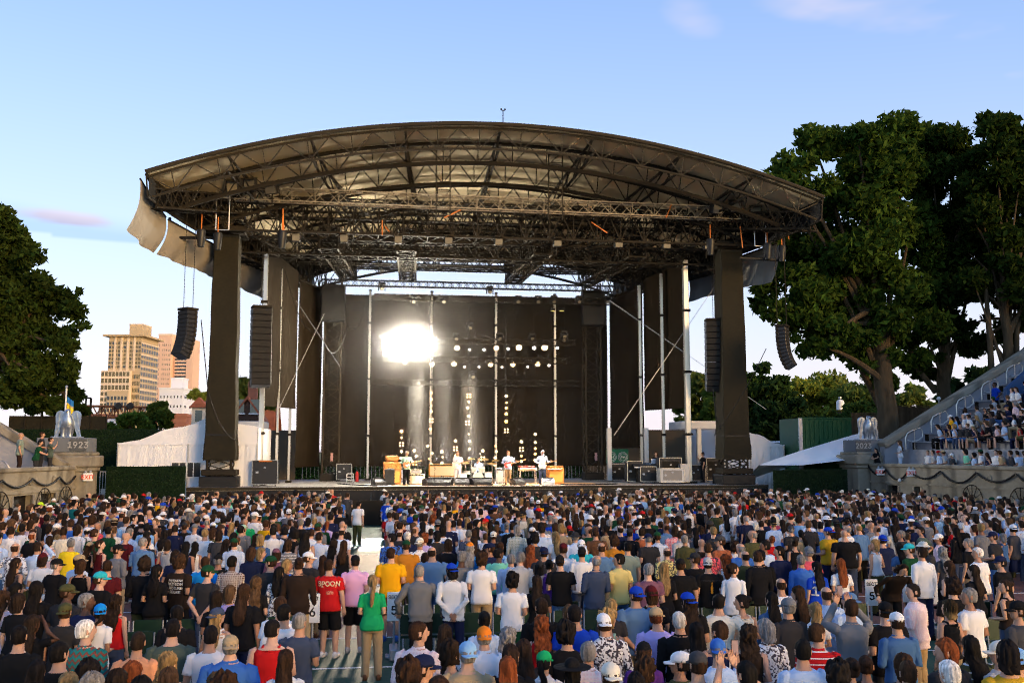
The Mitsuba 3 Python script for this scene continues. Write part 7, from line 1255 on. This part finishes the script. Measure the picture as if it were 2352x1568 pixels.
# ---------------------------------------------------------------- side stage equipment
def case(px, py, Y, w, h, d, lab, mat='case_black', door=None, wheels=True):
    p = onY(px, py, Y); k = thing('flight_case', lab, 'case'); z = Z0+(.1 if wheels else 0); part(k, 'body', cham([p[0], Y, z+h/2], (w, d, h), .015), mat, smooth=30)
    for s in (-1, 1): part(k, 'edge', cham([p[0]+s*w/2, Y-d/2, z+h/2], (.04, .04, h), .008), 'aluminium')
    for q in (0, 1): part(k, 'edge', cham([p[0], Y-d/2, z+q*h], (w, .04, .04), .008), 'aluminium')
    part(k, 'latch', cham([p[0], Y-d/2-.015, z+h*.7], (.1, .03, .08), .008), 'galvanised'); part(k, 'handle', cham([p[0]-w*.3, Y-d/2-.015, z+h*.5], (.14, .03, .1), .008), 'galvanised')
    if door: part(k, 'panel', cham([p[0], Y-d/2-.012, z+h*.5], (w*.8, .02, h*.7), .008), door)
    if wheels:
        for s in (-1, 1): part(k, 'castor', lathe([(.05, -.02), (.05, .02)], 8, (p[0]+s*(w/2-.1), Y-d/2+.1, Z0+.05), roty(math.pi/2)), 'steel_dark')
    return p
case(610, 1090, 53.6, 1.3, 1.25, .9, 'large black equipment case with an orange strip beside the left silver mast'); p = onY(612, 1065, 53.1); solo('orange_strip', cham([p[0]-.05, 53.12, Z0+1.3], (.7, .06, .05), .01), 'orange', 'orange strip light lying on the large black case at left', 'strip')
case(548, 1095, 55.5, 1.1, 1.5, .9, 'black dimmer rack stack in the shade behind the left column', door='steel_dark'); case(528, 1095, 54.2, .6, .5, .6, 'small red fronted case at the foot of the left column', door='red_paint')
case(916, 1075, 60.5, .75, .72, .5, 'black case with steel frame and red lid at the rear left of the stage', door='galvanised'); case(790, 1090, 61.5, .9, .95, .6, 'dark equipment trunk beside the left rear tower'); case(1420, 1085, 58.5, 1.0, .95, .6, 'black rack left of the right wing monitor desk', door='steel_dark'); case(1455, 1085, 56.0, .9, 1.15, .7, 'tall black rack at the front of the right wing', door='steel_dark')
case(1486, 1095, 55.2, .95, .85, .7, 'black case stack under the monitor desk'); case(1540, 1100, 53.8, 1.35, .78, .8, 'silver grey ribbed case at the front of the right wing', 'galvanised', 'silver_grille'); case(1536, 1085, 55.0, 1.3, 1.35, .8, 'tall open steel rack behind the silver grey case', door='steel_dark'); case(1570, 1095, 54.5, .5, 1.0, .6, 'narrow grey drum case at the right end of the cases', 'galvanised'); case(1600, 1095, 56.5, .9, .9, .6, 'dark case inside the right canopy'); case(1640, 1085, 57.0, 1.1, 1.3, .6, 'dark rack at the back of the right canopy', door='steel_dark')
p = onY(1497, 1060, 55.6); k = thing('mixing_desk', 'black monitor mixing desk with a laptop in the right wing', 'mixing desk'); part(k, 'desk', cham([p[0]-.2, 55.6, Z0+1.02], (1.9, .8, .16), .03, rotx(.15)), 'case_black', smooth=30); part(k, 'stand', cham([p[0]-.2, 55.6, Z0+.5], (1.5, .4, .9), .02), 'steel_dark'); part(k, 'keyboard', cham([p[0]-.6, 55.1, Z0+.9], (1.1, .25, .06), .015), 'sign_white'); part(k, 'laptop', cham([p[0]+.15, 55.5, Z0+1.25], (.42, .02, .28), .006, rotx(-.2)), 'galvanised'); part(k, 'side_box', cham([p[0]+1.0, 55.5, Z0+1.1], (.4, .3, .25), .02), 'galvanised')
extra(1507, 1046, 56.4, Z0, 1.75, 'technician in black with glasses sitting behind the monitor desk laptop', hair=('lb', 'c'), yaw=2.6, shirt='black', pose='front'); extra(1614, 1053, 56.2, Z0, 1.75, 'crew member in black drinking inside the right canopy', shirt='black', hair=('bk', 's'), yaw=1.4, pose='phone')
for px, w in ((820, 'left'), (1405, 'right')):
    p = onY(px, 1080, 60.0); k = thing('fire_extinguisher', f'red fire extinguisher on the {w} rear part of the stage', 'fire extinguisher'); part(k, 'cylinder', lathe([(.09, 0), (.10, .03), (.10, .5), (.06, .58), (.03, .62)], 12, (p[0], 60, Z0+(.35 if w == 'right' else 0))), 'red_paint', smooth=40); part(k, 'valve', cham([p[0], 60, Z0+.67+(.35 if w == 'right' else 0)], (.1, .06, .08), .01), 'black'); part(k, 'hose', path([[p[0]+.04, 59.96, Z0+.66], [p[0]+.14, 59.95, Z0+.55], [p[0]+.13, 59.95, Z0+.3]], .015, 5), 'black')
    p = onY(px-16 if w == 'left' else 1402, 1085, 59.6); k = thing('step_stool', f'small white step stool on the {w} rear part of the stage', 'step stool'); q = (p[0], 59.6)
    for s in (-1, 1): part(k, 'side', cham([q[0]+s*.19, q[1], Z0+.25], (.05, .3, .5), .01), 'white_paint')
    for z in (.12, .3, .5): part(k, 'step', cham([q[0], q[1], Z0+z], (.36, .3, .04), .008), 'white_paint')
k = thing('green_banner', 'green fabric banner with two white round emblems under the right side curtain', 'banner'); a, b = onY(1392, 1040, 60.5), onY(1444, 1058, 60.5); part(k, 'cloth', box(a[0], b[0], 60.5, 60.53, b[2]-.1, a[2]+.25), 'banner_green'); pr('banner_green', (.02, .16, .07), .8)
for px in (1405, 1431):
    c = onY(px, 1049, 60.48); part(k, 'emblem', cat([path([c+[r*math.cos(t), 0, r*math.sin(t)] for t in np.linspace(0, 2*math.pi, 25)], .018, 4) for r in (.30, .22)]+[text('FH', .17, c+[0, 0, -.085], [1, 0, 0], [0, 0, 1], .01)]), 'print_white')
# flat canopies at both wings
for s, px0, px1, py, w in ((-1, 538, 598, 966, 'left'), (1, 1578, 1652, 966, 'right')):
    Y = 58.0; a, b = onY(px0, py, Y), onY(px1, py, Y); k = thing('side_canopy', f'flat grey canopy on square posts under the {w} stage wing', 'canopy'); part(k, 'roof_beam', cham([(a[0]+b[0])/2, Y+1.6, a[2]-.25], (b[0]-a[0]+.3, 3.4, .5), .04), 'galvanised' if s < 0 else 'white_paint', smooth=30)
    for x in ((a[0]*.45+b[0]*.55, ) if s < 0 else (a[0]*.65+b[0]*.35, a[0]*.05+b[0]*.95, a[0]-2.6, a[0]-4.9)): part(k, 'post', cham([x, Y, (a[2]+Z0)/2-.2], (.28, .28, a[2]-Z0-.5), .02), 'galvanised', smooth=30)
    part(k, 'back_sheet', box(a[0]-2.5 if s < 0 else a[0]-5, b[0]+1.5, Y+7, Y+7.05, Z0, a[2]-.4), 'canopy_back')
pr('canopy_back', (.16, .13, .09), .9)
hs = thing('hedge_row', 'low green hedge seen under the backdrop curtain at the back of the stage', 'hedge'); part(hs, 'mass', box(-6, 18.5, 66, 66.8, 1.0, 2.95), 'hedge'); m = 9000; P = np.stack([N.uniform(-6, 18.5, m), 65.95-N.uniform(0, .08, m), N.uniform(1.9, 3.05, m)], 1); A = N.normal(size=(m, 3)); A /= np.linalg.norm(A, axis=1, keepdims=True); B = np.cross(A, N.normal(size=(m, 3))); B /= np.linalg.norm(B, axis=1, keepdims=True); part(hs, 'leaves', (np.stack([P-A*.08, P+B*.05, P+A*.08], 1).reshape(-1, 3), np.arange(3*m).reshape(-1, 3)), 'leaf_dark', color=np.repeat(np.array([.03, .11, .02])*N.uniform(.5, 2.0, (m, 1)), 3, 0), kind='stuff')
k = thing('crowd_barrier', 'steel crowd barriers standing along the back edge of the stage', 'barrier')
for x in np.arange(-4.5, 17, 2.2):
    part(k, 'rail', path([[x, 64.6, Z0], [x, 64.6, Z0+1.0], [x+2.0, 64.6, Z0+1.0], [x+2.0, 64.6, Z0]], .03, 6), 'galvanised', smooth=40); part(k, 'bar', tubes([[x+.25*i, 64.6, Z0+.15] for i in range(1, 8)], [[x+.25*i, 64.6, Z0+1.0] for i in range(1, 8)], .012, 4), 'galvanised')
swag([([at(100, 53.4), 53.4, Z0+.02], [at(-100, 53.6), 53.6, Z0+.02], 0), ([at(-100, 53.6), 53.6, Z0+.02], [at(-350, 56), 56, Z0+.02], 0)], .03, 'black cable snaking over the left stage floor'); swag([([at(2160, 53.2), 53.2, Z0+.03], [at(2500, 52.7), 52.7, Z0+.03], 0), ([at(2500, 52.7), 52.7, Z0+.03], [at(2800, 53.5), 53.5, Z0+.03], 0)], .035, 'black cable snaking over the right stage floor')
for i in range(6): solo('tape_mark', box(13.1+.45*i, 13.22+.45*i, 53.6, 53.75, Z0+.001, Z0+.006), 'orange', f'orange floor tape mark on the right stage floor, number {"one two three four five six".split()[i]} from the left', 'tape mark', 'orange tape marks on the right stage floor')
# ---------------------------------------------------------------- stage lamps
SMOKE = .010
def emit(k, w=.4): return {'type': 'area', 'sampling_weight': w, 'radiance': {'type': 'rgb', 'value': list(k)}}
WARM, HOT, WHITE = (1., .68, .30), (1., .40, .07), (1., .93, .82)
def bulb_string(cx, Y, items, lab, hang=False):
    k = thing('lamp_string', lab, 'lamp string', 'vertical strings of bare bulbs behind the band'); ys = [i[0] for i in items]; x = zp(cx, 600, Y)[0]; top, bot = zp(cx, min(ys), Y)[2], zp(cx, max(ys), Y)[2]
    part(k, 'stand', tubes([[x, Y+.14, Z0 if not hang else bot-.1]], [[x, Y+.14, top if not hang else 12.5]], .02, 5), 'black')
    by = {}
    for it in items:
        cy, r, col, e = it[:4]; ox = it[4] if len(it) > 4 else 0; g = by.setdefault('amber_bulbs' if col is HOT else 'white_bulbs', [[], [], [], []])
        for c, rr in ([(zp(cx+a*16+ox, cy+b*16, Y), .055) for a in (-1, 1) for b in (-1, 1)] if r == 'q' else [(zp(cx+ox, cy, Y), r)]): g[0].append(ball(c, rr, 1)); g[1].append(tubes(c+[0, .02, 0], c+[0, .14, 0], rr*.5, 6)); g[2].append(e); g[3].append(col)
    for key, (m, so, e, col) in by.items():
        part(k, key, cat(m), 'lamp_glass', smooth=True, kind='stuff', emitter=emit(np.array(col[0])*float(np.mean(e))*.085)); part(k, 'sockets', cat(so), 'black', kind='stuff')
pr('lamp_glass', (.8, .75, .65), .3)
E0 = 1.3
bulb_string(370, 57.0, [(703, .10, HOT, 5), (775, .06, WARM, 3), (850, 'q', WARM, 2), (930, .09, WARM, 2.2), (1005, .085, WARM, 3, -8)], 'lamp string standing behind the leftmost guitarist')
bulb_string(520, 57.5, [(920, .09, WARM, 4, -5), (980, .08, WARM, 2.5, 15), (1060, 'q', HOT, 3)], 'short lamp string just right of the leftmost guitarist')
bulb_string(705, 58.2, [(272, .09, HOT, 3), (345, .09, WARM, 2.5), (417, .07, HOT, 2), (480, .085, WARM, 2), (582, 'q', WARM, 2), (678, .10, HOT, 4, -10)], 'tall lamp string hanging above the glow painted cabinets', True)
bulb_string(690, 58.4, [(868, .09, WARM, 3, -25), (950, .085, WARM, 2, 25), (1012, .07, HOT, 2, -10), (1077, .10, WARM, 3, 16)], 'staggered lamp string below the tall one over the glow painted cabinets')
bulb_string(825, 58.0, [(930, .10, WARM, 4), (992, .06, WARM, 2, 8), (1060, .095, WARM, 3)], 'three bulb lamp string left of the guitarist in white')
bulb_string(977, 58.0, [(810, .09, WARM, 1.2), (897, 'q', WARM, 3), (977, .085, HOT, 4)], 'lamp string right behind the guitarist in white')
bulb_string(1128, 58.6, [(303, 'q', HOT, 3), (370, .08, HOT, 3), (440, .09, WARM, 3, -12), (533, .09, WARM, 3), (608, 'q', WARM, 2, -14), (735, .06, WARM, 2), (815, .095, WARM, 3, 8), (900, .08, WARM, 1.6, 8), (1007, .08, WARM, 1.2, 5)], 'tallest lamp string hanging left of the drummer', True)
bulb_string(1285, 58.0, [(922, .10, WARM, 4), (1010, 'q', WARM, 3)], 'short lamp string behind the drummer')
bulb_string(1430, 58.2, [(868, .07, HOT, 4), (930, .085, WARM, 2, 8), (1000, .09, WARM, 2, -5), (1080, .085, WARM, 3, -12)], 'lamp string in front of the third silver mast')
bulb_string(1550, 58.4, [(307, .09, WARM, 2), (380, .065, HOT, 3, 3), (441, .085, HOT, 4), (507, .10, HOT, 4), (592, .105, HOT, 5), (696, 'q', WARM, 2)], 'hanging lamp string of amber bulbs above the bass player', True)
bulb_string(1720, 57.6, [(820, .10, WARM, 3), (907, 'q', WARM, 2), (980, .08, HOT, 3), (1040, .09, WARM, 3)], 'lamp string standing right of the bass player')
bulb_string(1876, 57.4, [(735, .095, WARM, 2), (828, .085, WARM, 1.4), (897, .08, HOT, 4), (957, .085, HOT, 4), (1030, .10, WARM, 3)], 'lamp string standing left of the white haired guitarist')
# lighting bars over the backdrop
def bar(px0, px1, py, Y, lab):
    a, b = onY(px0, py, Y), onY(px1, py, Y); b[2] = a[2]; return truss('lighting_truss', a, b, .35, .35, .5, lab, 'steel_dark', rc=.03, rb=.016)
bar(880, 1322, 781, 60.6, 'upper lighting truss hanging in front of the backdrop'); bar(880, 1302, 824, 60.2, 'lower lighting truss hanging in front of the backdrop'); bar(860, 1400, 682, 60.8, 'silver lighting bar crossing the opening above the backdrop'); bar(850, 1335, 877, 62.6, 'dark truss low across the backdrop')
bar(740, 1410, 648, 61.0, 'dark pipe truss under the roof above the backdrop')
for px in (1082, 1180, 1226, 1296): 
    a, b = onY(px, 690, 60.5), onY(px, 775, 60.5); solo('suspension_cable', tubes([a], [b], .014, 4), 'steel_dark', f'thin suspension cable holding the lighting truss, {dict(zip((1082, 1180, 1226, 1296), ("leftmost", "second", "third", "rightmost")))[px]} of four', 'cable', 'cables that hold the lighting trusses')
def par(px, py, Y, r, col, e, lab, warm=True):
    c = onY(px, py, Y); k = thing('stage_lamp', lab, 'stage lamp', 'round lamps on the two lighting trusses'); M = rotx(math.pi/2+.5); part(k, 'can', lathe([(r*.7, -.34), (r*1.05, -.1), (r*1.12, 0), (r*1.0, .0)], 14, c, M), 'black', smooth=30)
    part(k, 'lens', mv(lathe([(r*.98, .004), (r*.6, .02), (r*.1, .03)], 14, c, M)), 'lamp_glass', emitter=emit(np.array(col)*e*.07)); part(k, 'yoke', tubes([c+[0, .12, .05]], [c+[0, .12, .42]], .02, 5), 'black')
UP1 = [(1050, 799, .17, WARM, 4), (1078, 803, .09, WHITE, 3), (1112, 803, .10, WHITE, 3), (1140, 799, .17, WARM, 4), (1167, 801, .10, WHITE, 4), (1192, 798, .20, WARM, 6), (1227, 799, .12, WHITE, 6), (1251, 798, .20, WARM, 7), (1280, 799, .10, WHITE, 5)]
LO1 = [(1043, 835, .17, WARM, 3.5), (1067, 842, .08, WHITE, 3), (1100, 842, .08, WHITE, 3), (1127, 837, .16, WARM, 3.5), (1153, 843, .08, WHITE, 3), (1178, 837, .16, WARM, 4), (1212, 842, .08, WHITE, 3), (1235, 836, .16, WARM, 4), (1261, 839, .09, WHITE, 4), (992, 836, .15, WARM, 6), (930, 832, .12, WARM, 6)]
OR = 'first second third fourth fifth sixth seventh eighth ninth tenth eleventh'.split()
for i, q in enumerate(UP1): par(q[0], q[1], 60.5, *q[2:], f'{"large amber" if q[2] > .15 else "small white"} lamp on the upper lighting truss, {OR[i]} from the white glare')
for i, q in enumerate(LO1): par(q[0], q[1], 60.1, *q[2:], f'{"amber" if q[2] > .11 else "small white"} lamp on the lower lighting truss, {OR[i]} of eleven')
BURST = [(890, 792), (912, 786), (940, 792), (962, 788), (985, 795)]
for i, (px, py) in enumerate(BURST):
    c = onY(px, py, 60.3); k = thing('blinder_lamp', f'blazing white blinder lamp in the glare over the stage, {OR[i]} from the left', 'stage lamp', 'blinding white lamps left on the upper lighting truss'); part(k, 'housing', cham(c+[0, .15, 0], (.62, .26, .75), .03), 'black', smooth=30)
    part(k, 'lens', cat([lathe([(.135, 0), (.10, .02), (.02, .03)], 12, c+[a, .0, b], rotx(math.pi/2+.12)) for a in (-.14, .14) for b in (-.17, .17)]), 'lamp_glass', emitter=emit(np.array((1., .90, .72))*150, 4.))
# dull moving heads and strip lamps
for i, (px, py) in enumerate(((877, 618), (877, 660), (1020, 690), (1125, 668), (1190, 690), (1236, 690), (1272, 690), (1395, 640), (1395, 690), (1296, 770), (1080, 750), (1048, 775), (1148, 775), (1222, 775), (1295, 778), (950, 690), (1330, 690), (1086, 862))):
    c = onY(px, py, 60.6); k = thing('moving_light', f'dark moving head lamp {["highest at the left of the opening","left, just under the roof opening","on the silver bar above the glare","on the silver bar, middle","on the silver bar, right of the middle","on the silver bar beside the yellow lamps","on the silver bar over the fourth mast","high at the right rear tower","low at the right rear tower","at the right end of the upper truss","above the amber lamps, leftmost","on the upper truss, left part","on the upper truss by the third mast","on the upper truss, right of the third mast","on the upper truss over its last lamp","on the silver bar right above the blinding lamps","rightmost on the silver bar","alone below the lower lighting truss"][i]}', 'stage lamp', 'dark moving heads on the lighting bars'); part(k, 'base', cham(c+[0, 0, .22], (.42, .32, .16), .03), 'black', smooth=30); part(k, 'yoke', cham(c+[-.2, 0, 0], (.06, .12, .42), .01), 'black'); part(k, 'yoke', cham(c+[.2, 0, 0], (.06, .12, .42), .01), 'black'); part(k, 'head', lathe([(.10, -.2), (.15, -.05), (.14, .16), (.12, .2)], 10, c, rotx(math.pi/2+.6)), 'case_black', smooth=30); part(k, 'lens', lathe([(.115, .2), (.08, .215)], 10, c, rotx(math.pi/2+.6)), 'lens_dull')
for i, (px, py) in enumerate(((1270, 708), (1290, 708))): c = onY(px, py, 60.3); k = thing('stage_lamp', f'small yellow lit lamp under the silver lighting bar, {"left" if not i else "right"} of the pair', 'stage lamp'); part(k, 'can', lathe([(.13, -.15), (.16, 0)], 10, c), 'black'); part(k, 'lens', lathe([(.15, -.17), (.13, -.155)], 10, c), 'lamp_glass', emitter=emit((.12, .085, .01)))
# beams of the blinders and spots
def spot(px, py, Y, to, col, cut, beam=None):
    c = onY(px, py, Y)-[0, .45, 0]; n = name('spot_beam'); scene[n] = {'type': 'spot', 'to_world': T().look_at(origin=c.tolist(), target=list(map(float, to)), up=[0, 1, .01]), 'sampling_weight': 2., 'intensity': {'type': 'rgb', 'value': list(map(float, col))}, 'cutoff_angle': cut, 'beam_width': beam or cut*.75}
spot(940, 792, 60.3, (-.2, 34.0, 0), np.array([1., .72, .42])*110, 10)
for (x, y, tx, Yt, pw) in ((948, 800, 955, 60.0, 500), (1012, 840, 1017, 59.4, 230), (1083, 862, 1078, 58.8, 420), (905, 800, 900, 60.2, 150)):
    e = onY(tx, 1075, Yt); spot(x, y, 60.3, e, np.array([.85, .95, 1.])*pw, 5.5, 4)
spot(905, 790, 60.3, (0.0, 41.0, 0), np.array([1., .92, .80])*2600, 3.6)
for to, c, col in (((at(425, 54.4), 54.4, 2.6), 7, (1., .95, .85)), ((at(1005, 54), 54, 2.6), 7, (1., .9, .75)), ((at(1570, 54), 54, 2.6), 7, (1., .88, .7)), ((at(1955, 53.8), 53.8, 2.6), 7, (1., .9, .75)), ((at(1228, 55.6), 55.6, 2.4), 9, (1., .85, .65))):
    px = {7: 1060, 9: 1140}[c]; cc = np.array([(to[0]+2.0), 51.0, 15.2]); n = name('spot_beam'); scene[n] = {'type': 'spot', 'sampling_weight': 1.5, 'to_world': T().look_at(origin=cc.tolist(), target=list(map(float, to)), up=[0, 1, .01]), 'intensity': {'type': 'rgb', 'value': [v*250 for v in col]}, 'cutoff_angle': 10., 'beam_width': 6.}
# stage smoke lit by the lamps: thin everywhere, thickened to shape lamp glow and beams
gx, gy, gz = 46, 27, 31; X0, X1, Y0, Y1, Q0, Q1 = -3.1, 15.3, 51.8, 62.6, 2.0, 14.4
zz, yy, xx = np.meshgrid(np.linspace(Q0, Q1, gz), np.linspace(Y0, Y1, gy), np.linspace(X0, X1, gx), indexing='ij'); pts = np.stack([xx, yy, zz], -1); nz = meshkit.fbm(pts*[.9, .9, .45], 4, 21)
dens = .0012*(.5+nz)
def puff(c, s, a):
    global dens
    dens = dens+a*np.exp(-(((pts-np.asarray(c))/s)**2).sum(-1))*np.clip(.35+1.6*(nz-.3), .15, 1.6)
bc = onY(940, 792, 59.9); puff(bc, [3.2, 1.3, 2.6], .10); puff(bc, [1.3, .9, .95], .20)
for px, w, a in ((955, .42, .40), (1017, .45, .20), (1078, .45, .34)):
    for py in range(880, 1075, 22): c = onY(px+.03*(py-880), py, 59.4); puff(c, [w*(.6+(py-860)/300), .8, .55], a*(.5+.5*abs(math.sin(py*.05+px))))
dens[:, 0] = dens[:, -1] = 0
scene['smoke'] = {'type': 'heterogeneous', 'albedo': {'type': 'rgb', 'value': [.95, .95, .95]}, 'scale': 1.0,
                  'sigma_t': {'type': 'gridvolume', 'grid': mi.VolumeGrid(dens.astype(np.float32)[..., None]), 'filter_type': 'trilinear', 'to_world': T().translate([X0, Y0, Q0]).scale([X1-X0, Y1-Y0, Q1-Q0])}}
hz = thing('stage_smoke', 'thin pale stage smoke drifting around the lamps and band', 'smoke', kind='stuff')
scene[hz] = {'type': 'cube', 'to_world': T().translate([(X0+X1)/2, (Y0+Y1)/2, (Q0+Q1)/2]).scale([(X1-X0)/2, (Y1-Y0)/2, (Q1-Q0)/2]), 'bsdf': {'type': 'null'}, 'interior': {'type': 'ref', 'id': 'smoke'}}
